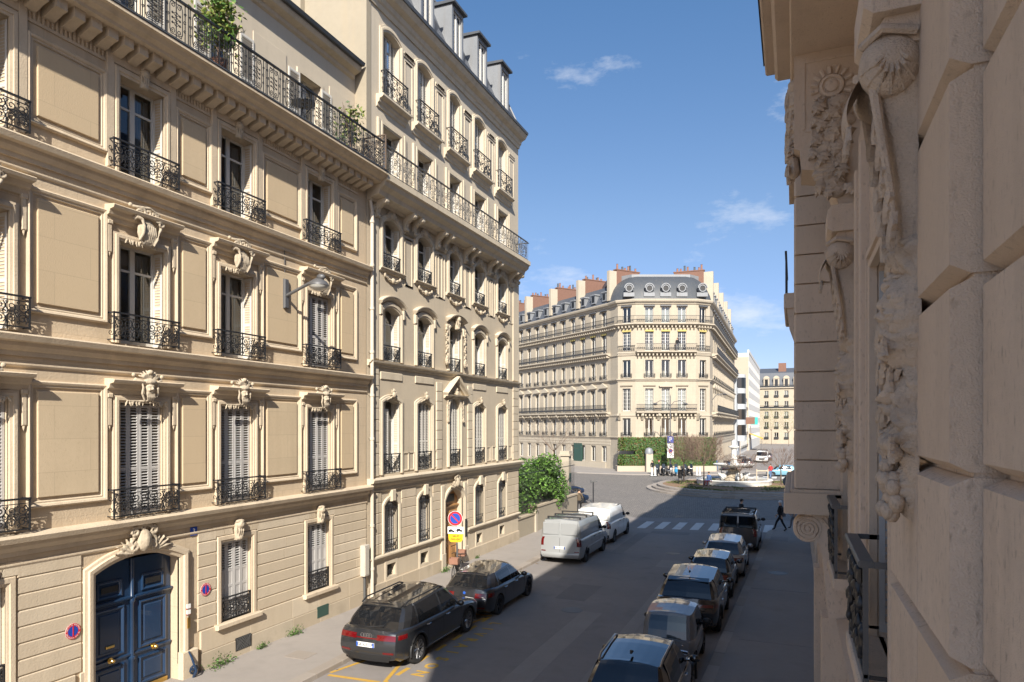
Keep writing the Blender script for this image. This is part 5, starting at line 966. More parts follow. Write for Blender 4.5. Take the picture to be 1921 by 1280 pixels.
part('cornice', MB().sweep_xy(SP, [(0, 22.9), (.12, 22.95), (.2, 23.15), (.42, 23.25), (.5, 23.45), (.5, 23.6), (0, 23.7)]), 'stone_c_trim', HC)
# dome roof over the corner, mansards on the wings
m = MB(); rings = [(0, 23.6), (-.25, 24.6), (-.7, 25.6), (-1.4, 26.5), (-2.4, 27.2), (-3.2, 27.45)]
m.sweep_xy([PL[1] * .98 + PL[0] * .02] + PL[2:6] + [PL[6]], [(o, z) for o, z in rings]); part('dome_roof', m, 'zinc_dark', HC, 50)
mid = (PL[3] + PL[4]) / 2; inn = Vector((-(PL[4] - PL[3]).y, (PL[4] - PL[3]).x)).normalized()
part('roof_top', MB().poly_z([tuple(PL[1] + inn * 2.6), tuple(PL[3] + inn * 3.0), tuple(PL[4] + inn * 3.0), tuple(PL[6] + inn * 2.6), tuple(PL[6] + inn * 9), tuple(PL[1] + inn * 9)], 27.0, 27.7), 'zinc', HC)
Mx, l = section(3)
for x in LAY[3] + [-.9, 9.2]:
    d = part('round_dormer', MB().lathe([(.38, -.1), (.5, -.1), (.55, .1), (.55, .9)], 16, (x, -.1, 25.1), 'y').box(x - .75, x + .75, -.05, .8, 24.0, 24.55), 'zinc', HC, 40, mtx=Mx); part('round_pane', MB().lathe([(0, 0), (.4, 0)], 16, (x, -.12, 25.1), 'y'), 'black', d); part('dormer_cap', MB().lathe([(.55, -.15), (.68, -.15), (.66, .5)], 12, (x, -.1, 25.15), 'y', 0, 0, math.pi), 'zinc', d)
for i in (0, 6):
    Mx, l = section(i); m = MB(); m.add([(0, 0, 23.65), (l, 0, 23.65), (l, 1.3, 26.4), (0, 1.3, 26.4), (l, 6, 27.6), (0, 6, 27.6), (l, 6, 0), (0, 6, 0)], [(0, 1, 2, 3), (3, 2, 4, 5), (5, 4, 6, 7)]); m.quad((0, 0, 0), (0, 6, 0), (0, 6, 27.6), (0, 0, 23.6)); m.quad((l, 0, 23.6), (l, 6, 27.6), (l, 6, 0), (l, 0, 0)); part('mansard_roof', m, 'slate', HC, mtx=Mx)
    for x in LAY[i]:
        d = part('dormer', MB().box(x - .45, x + .45, -.02, 1.2, 24.1, 25.3).poly_y([(x - .6, 25.3), (x + .6, 25.3), (x + .5, 25.5), (x - .5, 25.5)], -.15, 1.3), 'zinc', HC, mtx=Mx); part('dormer_pane', MB().box(x - .3, x + .3, -.04, -.022, 24.3, 25.15), 'black', d)
    for k in range(1, 6):
        x = (l - .4 - (k - 1) * 7.5) if i == 0 else (1.0 + (k - 1) * 8.5)
        if x < .5: continue
        part('party_wall', MB().box(x - .28, x + .28, -.1, 5.6, 24.0, 28.3), 'stone_c_trim', HC, mtx=Mx); st_ = part('chimney_stack', MB().box(x - .34, x + .34, 1.2, 5.4, 26.0, 28.5).box(x - .4, x + .4, 1.1, 5.5, 28.5, 28.65), 'brick_red', HC, mtx=Mx)
        for q in range(8):
            if (q * 7 + k * 3 + i) % 5: hp = (.3, .75, .45, .6, .35)[(q * 3 + k) % 5]; part('chimney_pot', MB().lathe([(.17, 0), (.14, .1), (.13, hp), (.17, hp + .04), (0, hp + .05)], 8, (x + .1 * math.sin(q * 5), 1.45 + q * .5 + .1 * math.sin(q * 3 + k), 28.65)), 'terracotta' if (q + k) % 3 else 'zinc_dark', st_)
Mx, l = section(0); part('satellite_dish', MB().lathe([(0, 0), (.3, .04), (.55, .16), (.56, .17), (.3, .06), (0, .02)], 16, (0, 0, 0), 'y'), 'white_wall', HC, 40, mtx=Mx @ T(18.2, .6, 27.9, .3)); part('dish_mast', MB().tube([(0, 0, -1.2), (0, 0, 0)], .04, 6), 'steel_grey', HC, mtx=Mx @ T(18.2, .75, 27.8))
m = MB(); m.box(7.5, 9.6, -.06, .1, .2, 3.6); part('dark_doorway', m, 'green_door', HC, mtx=section(0)[0] @ T(17.6, 0, 0)); part('white_plinth', MB().box(0, seg[0][2] - 1, -.12, 0, .1, .85), 'stone_c_trim', HC, mtx=section(0)[0])
# person leaning on the third-floor balcony is built with the people
# pavement in front of the block
off = []
for i, p in enumerate(PATH):
    d1 = (p - PATH[max(0, i - 1)]); d2 = (PATH[min(len(PATH) - 1, i + 1)] - p); d = (d1.normalized() if d1.length else Vector((0, 0))) + (d2.normalized() if d2.length else Vector((0, 0))); d.normalize(); off.append(p + Vector((d.y, -d.x)) * (8.5 if 1 <= i <= 5 else 3.2))
m = MB(); m.poly_z([tuple(p) for p in off] + [tuple(p) for p in reversed(PATH)], -.1, .12); struct('pavement_square', m, 'pavement_grey')
# ================================================================ far buildings down the next street
def simple_house(name, lab, loc, rz, l, h, cols, rows, mw, roof=None, ww=1.1, wh=1.8, z0=1.0, pitch=3.0, depth=8, guards=False, frame=True):
    H_ = thing(name, lab, 'building', loc, rz); xs = [l * (i + .5) / cols for i in range(cols)]; ops = [(x - ww / 2, x + ww / 2, z0 + pitch * k, z0 + pitch * k + wh, 0) for x in xs for k in range(rows)]
    m = wall(MB(), 0, l, 0, h, ops, 0, .25); shell(m, 0, l, 0, depth, 0, h); m.quad((0, 1.5, 0), (l, 1.5, 0), (l, 1.5, h), (0, 1.5, h)); part('wall', m, mw, H_)
    for x in xs:
        for k in range(rows):
            put_window(H_, x, z0 + pitch * k, ww, wh, .2, 0, cur=0 if (k + int(x)) % 2 else None)
            if guards: part('balcony_rail', MB().box(x - .75, x + .75, -.32, -.28, z0 + pitch * k, z0 + pitch * k + .75), 'iron', H_)
    return H_
h1 = simple_house('grey_bow_front', 'narrow grey faced house with glazed bow between the round corner block and white offices', (-10.9, 147.2, 0), rad(90), 9, 17.5, 2, 5, 'grey_wall', ww=1.6, pitch=3.3); part('bow', MB().lathe([(1.5, 3), (1.5, 17), (0, 17)], 12, (4.5, 0, 0)), 'grey_wall', h1, 50)
for k in range(4): part('bow_glazing', MB().lathe([(1.54, 4.2 + k * 3.3), (1.54, 6.4 + k * 3.3)], 12, (4.5, 0, 0)), 'car_glass', h1)
h2 = simple_house('slate_roofed_house', 'low pale house with steep slate roof between grey bow front and white offices', (-10.9, 156.4, 0), rad(90), 24, 12.5, 8, 4, 'white_wall', guards=True, pitch=3.0); part('roof', MB().add([(0, -.2, 12.5), (24, -.2, 12.5), (24, 2, 16.5), (0, 2, 16.5), (24, 8, 17), (0, 8, 17)], [(0, 1, 2, 3), (3, 2, 4, 5)]), 'slate', h2); part('gable', MB().poly_x([(-.1, 0), (-.1, 12.5), (2, 16.5), (8, 17), (8, 0)], -.05, .1), 'beige_wall', h2)
h3 = simple_house('white_office_block', 'white modern office block with rows of small square windows', (-10.5, 181, 0), rad(90), 60, 24.5, 20, 7, 'white_wall', ww=1.5, wh=1.6, z0=2.6, pitch=3.1, depth=14); part('gable', MB().box(-.15, 0, .05, 14, 0, 23.5), 'beige_wall', h3); part('roof_parapet', MB().box(0, 60, -.1, .3, 24.5, 25.3), 'white_wall', h3)
h4 = simple_house('mansard_house', 'cream stone house with dark mansard and stone dormers closing the far street', (-20, 252, 0), 0, 32, 19.5, 10, 5, 'stone_c', ww=1.3, wh=2.3, z0=1.6, pitch=3.6, guards=True)
part('mansard_roof', MB().add([(0, -.3, 19.6), (32, -.3, 19.6), (32, 1.6, 24.5), (0, 1.6, 24.5), (32, 7, 26.5), (0, 7, 26.5)], [(0, 1, 2, 3), (3, 2, 4, 5)]), 'slate', h4)
for i in range(10):
    x = 1.6 + i * 3.2; d = part('stone_dormer', MB().box(x - .95, x + .95, -.5, 1.6, 19.6, 22.4).lathe([(0, -.1), (1.0, -.1), (1.05, 1.2)], 12, (x, -.5, 22.4), 'y', 0, 0, math.pi), 'stone_c_trim', h4); part('dormer_pane', MB().box(x - .5, x + .5, -.53, -.5, 19.9, 22.2), 'car_glass', d)
for z in (19.4, 12.2): part('balcony', MB().box(0, 32, -.6, 0, z - .3, z), 'stone_c_trim', h4); part('balcony_rail', MB().box(0, 32, -.58, -.54, z + .85, z + .95).box(0, 32, -.57, -.55, z + .1, z + .6), 'iron', h4)
for x in (1.5, 15, 27): part('chimney_stack', MB().box(x, x + 2.5, 3, 4, 24, 28), 'brick_red', h4)
t = thing('shop_awning', 'yellow shop awning over a pavement terrace in the far street', 'awning', (-10.5, 182, 0), rad(90)); part('canopy', MB().add([(0, 0, 4.2), (9, 0, 4.2), (9, -3, 3.0), (0, -3, 3.0), (0, -3, 2.7), (9, -3, 2.7)], [(0, 1, 2, 3), (3, 2, 5, 4)]), 'awning', t); part('support', MB().tube([(0, -2.9, 0), (0, -2.9, 2.9)], .05, 6), 'steel_grey', t)
t = thing('shop_sign', 'teal projecting shop sign on the white office wall', 'sign', (-10.2, 186, 6.5), 0); part('board', MB().block(0, 1.6, -.1, .1, 0, 1.9, .02, .02), 'sign_teal', t); part('bracket', MB().box(-.3, 0, -.03, .03, .9, 1.0), 'iron', t)
t = thing('red_shop_sign', 'dark red projecting shop board beside the teal sign', 'sign', (-10.7, 170, 6.6), 0); part('board', MB().block(0, 2.2, -.1, .1, 0, 1.6, .02, .02), 'brick_red', t); part('bracket', MB().box(-.3, 0, -.03, .03, .7, .8), 'iron', t)
# ================================================================ greenery
def leaves(n, pick, size, r_, seed=0):
    m = MB(); q = random.Random(seed)
    for i in range(n):
        c, nrm = pick(q); s = size * q.uniform(.6, 1.3); a = Vector((q.gauss(0, 1), q.gauss(0, 1), q.gauss(0, 1))); a = (a + nrm * .8); a.normalize(); b = a.cross(Vector((q.gauss(0, 1), q.gauss(0, 1), q.gauss(0, 1)))); b.normalize(); d = a.cross(b)
        p = [c + b * s, c + d * s * .55 + a * s * .15, c - b * s, c - d * s * .55 + a * s * .15]; m.add([tuple(v) for v in p], [(0, 1, 2, 3)], q.choice(r_))
    return m
def blobpick(blobs):
    def f(q):
        c, r_ = q.choice(blobs); v = Vector((q.gauss(0, 1), q.gauss(0, 1), q.gauss(0, 1))).normalized(); k = q.uniform(.55, 1.05) ** .5; return Vector(c) + Vector((v.x * r_[0], v.y * r_[1], v.z * r_[2])) * k, v
    return f
def branches(m, base, ht, q, spread, lv=3, r0=.06, up=.75, n=4, mi=0):
    def rec(p, d, l, r_, k):
        e = p + d * l; mid = p + d * l * .5 + Vector((q.gauss(0, .05), q.gauss(0, .05), 0)) * l; m.tube([p, mid, e], r_, 5 if k > 1 else 3, r_ * .65, mi)
        if k == 0: return
        for i in range(n + (k < 2)):
            v = (d * up + Vector((q.gauss(0, 1), q.gauss(0, 1), q.gauss(.15, .7))) * spread).normalized(); rec(p + (e - p) * q.uniform(.55, 1), v, l * q.uniform(.55, .8), r_ * .6, k - 1)
    rec(Vector(base), Vector((0, 0, 1)), ht, r0, lv)
t = thing('garden_shrub', 'bright green leafy shrub spilling over the garden wall and railings', 'shrub', (-14.6, 39.2, 0))
q = random.Random(5); bl = [((q.uniform(-.5, .7), q.uniform(-3.6, 2.6), q.uniform(1.5, 3.9)), (q.uniform(.5, .9), q.uniform(.6, 1.1), q.uniform(.45, .9))) for i in range(30)]
part('foliage', leaves(15000, blobpick(bl), .085, [0, 1, 1, 2, 2], 3), ['leaf_bright', 'leaf_mid', 'leaf_dark'], t, kind='stuff'); m = MB()
for i in range(7): branches(m, (0, -3 + i, .3), 1.2, q, .7, 2, .05)
part('stems', m, 'bark', t, kind='stuff')
# garden wall with railings, pillar and tall gate pier
t = thing('garden_wall', 'low rendered garden wall with dark railings beyond the apartment house', 'wall', (-13.7, 33.85, 0))
part('wall', MB().box(-.35, 0, 0, 2.7, 0, 1.15).box(-.35, 0, 3.0, 11, 0, 1.5), 'plaster_cream', t); part('coping', MB().box(-.4, .06, 0, 2.68, 1.15, 1.24).box(-.4, .05, 3.02, 11, 1.5, 1.6), 'stone_plinth', t); part('pillar', MB().box(-.4, .1, 2.7, 3.0, 0, 1.35).box(-.44, .14, 2.66, 3.04, 1.35, 1.45), 'stone_c_trim', t)
ir = part('railings', MB().box(-.2, -.16, .1, 11, 1.7, 1.74).box(-.2, -.16, .1, 11, 3.5, 3.54), 'iron', t)
for i in range(68): part('railing_bar', MB().tube([(-.18, .15 + i * .16, 1.24), (-.18, .15 + i * .16, 3.85)], .013, 5, .004), 'iron', ir)
t = thing('gate_pier', 'tall pale stone gate pier with moulded cap at the garden corner', 'pier', (-14.75, 45.6, 0)); part('shaft', MB().block(-.3, .3, -.3, .3, .1, 4.1, .02, .01), 'stone_c_trim', t); part('cap', MB().box(-.4, .4, -.4, .4, 4.1, 4.25).box(-.34, .34, -.34, .34, 4.25, 4.45), 'stone_c_trim', t); part('base', MB().box(-.36, .36, -.36, .36, .1, .6), 'stone_c_trim', t); part('green_plate', MB().box(.3, .34, -.2, .2, 2.3, 2.9), 'green_door', t)
# clipped hedge on the block's terrace
hx, hy = c2w(14.6, 91.3); t = thing('clipped_hedge', 'clipped evergreen hedge with window-like gaps on a low brown terrace wall', 'hedge', (hx, hy, 0), TH)
boxes = [((6.2, .4, 3.75), (6.2, .7, .85)), ((6.2, .4, 1.55), (6.2, .7, .75)), ((2.5, .4, 2.7), (.6, .65, .6)), ((5.2, .4, 2.7), (.7, .65, .6)), ((9.6, .4, 2.7), (2.8, .65, .6))]
def boxpick(q):
    c, r_ = q.choices(boxes, [10, 9, 1, 1, 4])[0]; v = Vector((q.uniform(-1, 1), q.uniform(-1, 1), q.uniform(-1, 1))); k = q.choice((0, 1, 1, 2)); v[k] = math.copysign(q.uniform(.9, 1.06), v[k]); return Vector((c[0] + v.x * r_[0], c[1] + v.y * r_[1], c[2] + v.z * r_[2])), v
part('foliage', leaves(17000, boxpick, .11, [0, 0, 1, 2], 6), ['leaf_mid', 'leaf_dark', 'leaf_red'], t, kind='stuff'); m = MB()
for c, r_ in boxes: m.box(c[0] - r_[0] * .93, c[0] + r_[0] * .93, c[1] - r_[1] * .85, c[1] + r_[1] * .85, c[2] - r_[2] * .93, c[2] + r_[2] * .93)
part('inner_growth', m, 'leaf_dark', t); part('terrace_wall', MB().box(-.6, 12.6, -.5, 1.5, 0, .85), 'beige_wall', t)
# island with stepped kerbs, earth bed and marble fountain
IX, IY = -4.6, 69.6
isl = struct('traffic_island', MB().lathe([(9.1, 0), (9.1, .15), (8.6, .15)], 64, (IX, IY, 0)).lathe([(8.6, .1), (8.6, .32), (8.1, .32), (8.1, .3), (8.1, .5), (7.6, .5), (7.55, .42)], 64, (IX, IY, 0)), 'kerb_granite', 40)
for k, (r0, r1, z) in enumerate(((8.6, 9.12, .155), (8.1, 8.62, .325), (7.58, 8.12, .505))):
    for i in range(52):
        a0, a1 = 2 * math.pi * i / 52, 2 * math.pi * (i + .97) / 52
        if math.sin((a0 + a1) / 2) > .55: continue
        part('kerb_stone', MB().poly_z([(r0 * math.cos(a0), r0 * math.sin(a0)), (r1 * math.cos(a0), r1 * math.sin(a0)), (r1 * math.cos(a1), r1 * math.sin(a1)), (r0 * math.cos(a1), r0 * math.sin(a1))], z - .15, z), 'kerb_granite', isl, loc=(IX, IY, 0))
part('earth_bed', MB().lathe([(0, .5), (7.6, .45)], 48, (IX, IY, 0)), 'earth', isl); m = MB(); q = random.Random(2)
for i in range(5000):
    a, r_ = q.uniform(0, 6.283), 7.4 * q.random() ** .5; x, y = IX + r_ * math.cos(a), IY + r_ * math.sin(a)
    if noise.noise((x * .4, y * .4, 0)) > -.02: s = q.uniform(.03, .07); m.add([(x - s, y, .46), (x + s, y, .46), (x + q.uniform(-.05, .05), y + q.uniform(-.05, .05), .46 + q.uniform(.05, .14))], [(0, 1, 2)])
part('grass', m, 'grass', isl, kind='stuff')
t = thing('fountain', 'white marble fountain with low wide basin and slender central column on the island', 'fountain', (IX - .9, IY + 1.2, .45))
part('basin', MB().lathe([(3.5, 0), (3.55, .35), (3.65, .45), (3.6, .52), (3.2, .52), (3.1, .4), (0, .35)], 36), 'marble', t, 40); part('water', MB().lathe([(0, .42), (3.12, .42)], 36), 'car_glass', t)
part('pedestal', MB().lathe([(1.0, .3), (.95, .7), (.7, .8), (.55, 1.3), (.75, 1.45), (0, 1.5)], 20), 'stone_plinth', t, 40)
for i in range(4): a = i * math.pi / 2 + .5; part('carved_lion', MB().ell((1.15 * math.cos(a), 1.15 * math.sin(a), .75), (.35, .35, .38), 10, 7, rough=.5).ell((1.45 * math.cos(a), 1.45 * math.sin(a), .95), (.2, .2, .2), 8, 6, rough=.4), 'marble', t, 60)
part('bowl', MB().lathe([(.25, 1.45), (.5, 1.6), (1.9, 1.85), (2.0, 1.98), (1.85, 1.95), (.3, 1.75)], 32), 'marble', t, 40); part('column', MB().lathe([(.4, 1.8), (.32, 2.2), (.26, 2.4), (.36, 2.5), (.24, 2.6), (.22, 3.4), (.32, 3.5), (.5, 3.62), (.5, 3.72), (.2, 3.8), (.22, 4.2), (0, 4.4)], 20), 'marble', t, 40)
def bare_tree(x, y, z, ht, box, lab, seed, tw='twig', n=650, lv=2, leaf_=None, grp=None):
    t = thing('clipped_tree' if box else 'bare_tree', lab, 'tree', (x, y, z), 0, grp); q = random.Random(seed); m = MB(); m.tube([(0, 0, 0), (.03, .02, ht * .5), (0, 0, ht)], .075, 7, .05); part('trunk', m, 'bark', t, 50)
    m = MB(); rx, rz = box
    for i in range(9): a = q.uniform(0, 6.28); m.tube([(0, 0, ht * .9), (rx * .4 * math.cos(a), rx * .4 * math.sin(a), ht + rz * .5), (rx * .8 * math.cos(a), rx * .8 * math.sin(a), ht + rz * q.uniform(.8, 1.6))], .03, 4, .012)
    for i in range(n):
        p = Vector((q.uniform(-1, 1) * rx, q.uniform(-1, 1) * rx, ht + q.uniform(.0, 1.7) * rz)); d = Vector((p.x * .5, p.y * .5, .8 + q.gauss(0, .5))).normalized(); l = q.uniform(.25, .6); e = p + d * l; e.x = max(-rx * 1.1, min(rx * 1.1, e.x)); e.y = max(-rx * 1.1, min(rx * 1.1, e.y)); e.z = min(e.z, ht + 2 * rz * (1 if lv else 1.2) + q.uniform(-.1, .1)); m.tube([p, e], .011, 3, .006)
    part('crown', m, tw, t, kind='stuff')
    if leaf_: part('young_leaves', leaves(leaf_, lambda q: (Vector((q.gauss(0, .5) * rx, q.gauss(0, .5) * rx, ht + q.uniform(.1, 2) * rz)), Vector((0, 0, 1))), .09, [0], seed), 'leaf_spring', t, kind='stuff')
bare_tree(IX - 3.3, IY - 3.0, .45, 2.3, (1.6, 1.35), 'clipped bare tree with flat brown twig crown at the island rim before the fountain', 1, n=1500)
bare_tree(IX - 5.7, IY + .8, .45, 2.3, (1.5, 1.35), 'clipped bare tree with boxy brown twig crown on the island beside the stepped kerb', 2, n=1300)
bare_tree(IX - .2, IY - .9, .45, 1.5, (1.4, .8), 'small bare tree with reddish open twigs in front of the fountain column', 3, n=380); bare_tree(IX + 3.4, IY + 1.8, .45, 1.7, (1.7, 1.0), 'small bare tree with reddish twigs beside the timber stakes', 4, n=500)
bare_tree(-29, 84.5, .1, 3.0, (3.0, 2.0), 'leafless street tree with wide thin branches before the block wing', 5, n=420); bare_tree(-6.8, 238, 0, 5, (4.5, 3.5), 'street tree in young yellow green leaf before the mansard house', 6, n=350, leaf_=1500); bare_tree(-1.5, 225, 0, 4.5, (4, 3.2), 'thin budding street tree on the far pavement beside the mansard house', 7, n=350, leaf_=700)
for k in range(3):
    t = thing('timber_stake_frame', ['timber stake frame round a sapling beside the fountain', 'timber stake frame between the fountain basin and the road sign', 'timber stake frame behind the earth bed'][k], 'tree stake', (IX + (1.8, 4.6, -1.9)[k], IY + (-.2, .2, 4.5)[k], .45)); 
    for s in (-.5, .5): part('post', MB().tube([(s, 0, 0), (s, 0, 1.6)], .05, 6), 'stone_rust', t)
    part('rail', MB().box(-.55, .55, -.03, .03, 1.4, 1.5), 'stone_rust', t)
# weeds along the wall foot
for i, (y, s, lab) in enumerate(((13.1, 1.0, 'green weed tuft at the wall foot beside the carriage door step'), (14.6, .5, 'small weed tuft under the lattice cellar vent'), (15.9, .8, 'weed tuft against the plinth between the two shuttered windows'), (25.2, .8, 'weed tuft beside the wooden door jamb'), (20.6, .35, 'tiny weed sprouting below the drainpipe'), (28.3, .4, 'tiny weed past the wooden door'))):
    t = thing('weed_tuft', lab, 'weed', (XL + .16, y, PV)); q = random.Random(i); part('leaves', leaves(int(220 * s), lambda q: (Vector((abs(q.gauss(0, .1)) * s, q.gauss(0, .22) * s, abs(q.gauss(0, .12)) * s + .02)), Vector((0, 0, 1))), .03, [0, 1], i), ['leaf_mid', 'leaf_dark'], t, kind='stuff')
# balcony plants and furniture on the carved house
def pot_plant(y, X, z, h, n, lab, leafm, nm):
    t = thing(nm, lab, 'potted plant', (X, y, z)); part('pot', MB().lathe([(0, 0), (.16, 0), (.2, .3), (.22, .32), (.18, .32), (0, .28)], 12), 'terracotta', t, 40); q = random.Random(n); m = MB()
    for i in range(14): a = q.uniform(0, 6.28); m.tube([(0, 0, .3), (.12 * math.cos(a), .12 * math.sin(a), h * .6), (.35 * math.cos(a) * q.random(), .35 * math.sin(a), h * q.uniform(.8, 1.05))], .012, 4, .005)
    part('stems', m, 'twig', t, kind='stuff'); part('leaves', leaves(n, lambda q: (Vector((q.gauss(0, .2), q.gauss(0, .22), q.uniform(.35, 1) * h)), Vector((0, 0, 1))), .07, [0, 1], n), leafm, t, kind='stuff')
pot_plant(12.75, XL + .55, 14.83, 1.9, 900, 'tall bamboo plant in a pot behind the long balcony railing', ['leaf_mid', 'leaf_spring'], 'bamboo_plant'); pot_plant(18.5, XL + .3, 14.83, 1.7, 350, 'sparse olive shrub in a pot at the balcony end by the trellis', ['leaf_dark', 'leaf_spring'], 'olive_shrub')
t = thing('willow_trellis', 'brown lattice trellis panel at the end of the long balcony', 'trellis', (XL + .45, 19.6, 14.83)); m = MB()
for i in range(-7, 8): m.tube([(-.45, 0, max(0, i * .12)), (.45, 0, min(1.15, .9 + i * .12))], .01, 4); m.tube([(.45, .01, max(0, i * .12)), (-.45, .01, min(1.15, .9 + i * .12))], .01, 4)
part('lattice', m, 'bark', t, kind='stuff'); part('frame', MB().box(-.47, .47, -.02, .03, 1.14, 1.18).box(-.48, -.45, -.02, .03, 0, 1.18).box(.45, .48, -.02, .03, 0, 1.18), 'bark', t)
t = thing('balcony_table', 'dark folding bistro table behind the long balcony railing', 'table', (XL + .45, 16.0, 14.83)); part('top', MB().lathe([(0, .7), (.33, .7), (.33, .73), (0, .73)], 18), 'black', t)
for s in (-1, 1): part('leg', MB().tube([(s * .25, -.2, 0), (-s * .2, .2, .7)], .015, 5), 'black', t)
# ================================================================ vehicles: local +y is forward, origin on the road under the middle
def lerp(a, b, t): return a + (b - a) * t
def interp(tab, y):
    if y <= tab[0][0]: return tab[0][1]
    for (a, p), (b, q) in zip(tab, tab[1:]):
        if y <= b: return p + (q - p) * (0 if b == a else (y - a) / (b - a))
    return tab[-1][1]
def tyre_mesh(r, w_): return cached(('tyre', r, w_), lambda: MB().lathe([(r * .66, -w_ * .5), (r * .7, -w_ * .52), (r * .93, -w_ * .5), (r, -w_ * .36), (r, w_ * .36), (r * .93, w_ * .5), (r * .7, w_ * .52), (r * .66, w_ * .5)], 28, (0, 0, 0), 'x').mesh('tyre', 'rubber', 40))
def rim_mesh(r, n, m_, w_):
    def mk():
        m = MB(); R_ = r * .68; m.lathe([(R_, .5 * w_), (R_, .42 * w_), (R_ * .93, .36 * w_), (R_ * .9, .1 * w_)], 28, (0, 0, 0), 'x'); m.lathe([(0, .3 * w_), (R_ * .2, .33 * w_), (R_ * .24, .2 * w_)], 14, (0, 0, 0), 'x')
        for i in range(n):
            a = 2 * math.pi * i / n; ca, sa = math.cos(a), math.sin(a)
            for dl in ((-.13, .13) if n < 7 else (0,)):
                c2, s2 = math.cos(a + dl), math.sin(a + dl); m.tube([(.3 * w_, R_ * .16 * ca, R_ * .16 * sa), (.34 * w_, R_ * .55 * c2, R_ * .55 * s2), (.4 * w_, R_ * .95 * c2, R_ * .95 * s2)], R_ * .085, 5)
        m.lathe([(0, .02 * w_), (R_ * .9, .05 * w_)], 24, (0, 0, 0), 'x', 1); return m.mesh('rim', [m_, 'black'], 40)
    return cached(('rim', r, n, m_, w_), mk)
def car(name, lab, cat, loc, S, rz=0.0):
    """S: L W H, wb, yf (front axle), r (wheel), clear, belt/hood tables top[(y,z)], cabin keys, paint, ..."""
    L_, W_, H_ = S['L'], S['W'], S['H']; h = L_ / 2; t = thing(name, lab, cat, (loc[0], loc[1], 0), rz); P_ = S['paint']; b0 = S.get('clear', .2)
    top = S['top']; rear = S['rear']; front = S['front']      # rear/front: [(z, y)] end outlines
    NS, NL, K = 30, 9, 8
    ss = [0, .006, .018, .04, .075] + [.12 + .76 * i / (NS - 11) for i in range(NS - 10)] + [.925, .96, .982, .994, 1]
    pw = S.get('plan', .13)
    def hw(s):
        e = min(s, 1 - s) * L_; k = .42 if s < .5 else .62
        return W_ / 2 * (1 - pw * max(0, 1 - e / k) ** 2.2 - (.025 * max(0, 1 - e / 1.4)))
    frac = [0, .06, .2, .38, .55, .7, .84, .95, 1.0]; wid = S.get('wid', [.86, .95, .985, 1.0, 1.0, .995, .985, .955, .90])
    def ztop(s): return interp(top, lerp(-h, h, s))
    def zl(s, l): return lerp(b0 + (.07 if s < .03 or s > .97 else 0), ztop(s), frac[l])
    def Y(s, z): return lerp(interp(rear, z), interp(front, z), s)
    def side(s, l, sg): z = zl(s, l); return Vector((sg * hw(s) * wid[l], Y(s, z), z))
    def topp(s, k): a = -1 + 2 * k / K; p = side(s, NL - 1, 1); return Vector((p.x * a, p.y, p.z + .035 * (1 - a * a)))
    def endp(s, l, a):        # a in -1..1 across the car at an end
        p = side(s, l, 1); bow = .09 * (1 - a * a) * (-1 if s < .5 else 1); return Vector((p.x * a, p.y + bow, p.z + (.035 * (1 - a * a) if l == NL - 1 else 0)))
    bm = bmesh.new(); cache = {}
    def V(p):
        key = (round(p[0], 4), round(p[1], 4), round(p[2], 4))
        if key not in cache: cache[key] = bm.verts.new(p)
        return cache[key]
    def F(*ps):
        vs = []
        for p in ps:
            v = V(p)
            if v not in vs: vs.append(v)
        if len(vs) > 2:
            try: bm.faces.new(vs)
            except ValueError: pass
    for i in range(len(ss) - 1):
        for sg in (1, -1):
            for l in range(NL - 1): F(side(ss[i], l, sg), side(ss[i + 1], l, sg), side(ss[i + 1], l + 1, sg), side(ss[i], l + 1, sg))
        for k in range(K):
            tp = lambda s, k: endp(s, NL - 1, -1 + 2 * k / K) if s in (0, 1) else topp(s, k); bt = lambda s, k: endp(s, 0, -1 + 2 * k / K) if s in (0, 1) else Vector((side(s, 0, 1).x * (-1 + 2 * k / K), side(s, 0, 1).y, side(s, 0, 1).z))
            F(tp(ss[i], k), tp(ss[i + 1], k), tp(ss[i + 1], k + 1), tp(ss[i], k + 1)); F(bt(ss[i], k), bt(ss[i], k + 1), bt(ss[i + 1], k + 1), bt(ss[i + 1], k))
    for s in (0, 1):
        for l in range(NL - 1):
            for k in range(K): F(*[endp(s, ll, -1 + 2 * kk / K) for ll, kk in ((l, k), (l, k + 1), (l + 1, k + 1), (l + 1, k))])
    bmesh.ops.recalc_face_normals(bm, faces=bm.faces); me = bpy.data.meshes.new('body'); bm.to_mesh(me); bm.free(); me.materials.append(MATS[P_]); me.materials.append(MATS['black'])
    # wheel wells
    r, ax = S['r'], S['axles']; cut = MB()
    for y in ax: 
        a = [(W_, y + r * 1.13 * math.cos(q * math.pi / 12), r * 1.0 + r * 1.13 * math.sin(q * math.pi / 12)) for q in range(24)]; n = 24
        cut.add([(-W_, b, c) for _, b, c in a] + a, [tuple(range(n - 1, -1, -1)), tuple(range(n, 2 * n))] + [(i, (i + 1) % n, (i + 1) % n + n, i + n) for i in range(n)])
    cm = cut.mesh('cut', 'black'); BODIES.append((t, me, cm))
    body = obj('body', me, t); body['cut'] = 1
    part('underbody', MB().box(-W_ * .36, W_ * .36, -h * .86, h * .86, b0 + .03, ztop(.5) - .25), 'black', t)
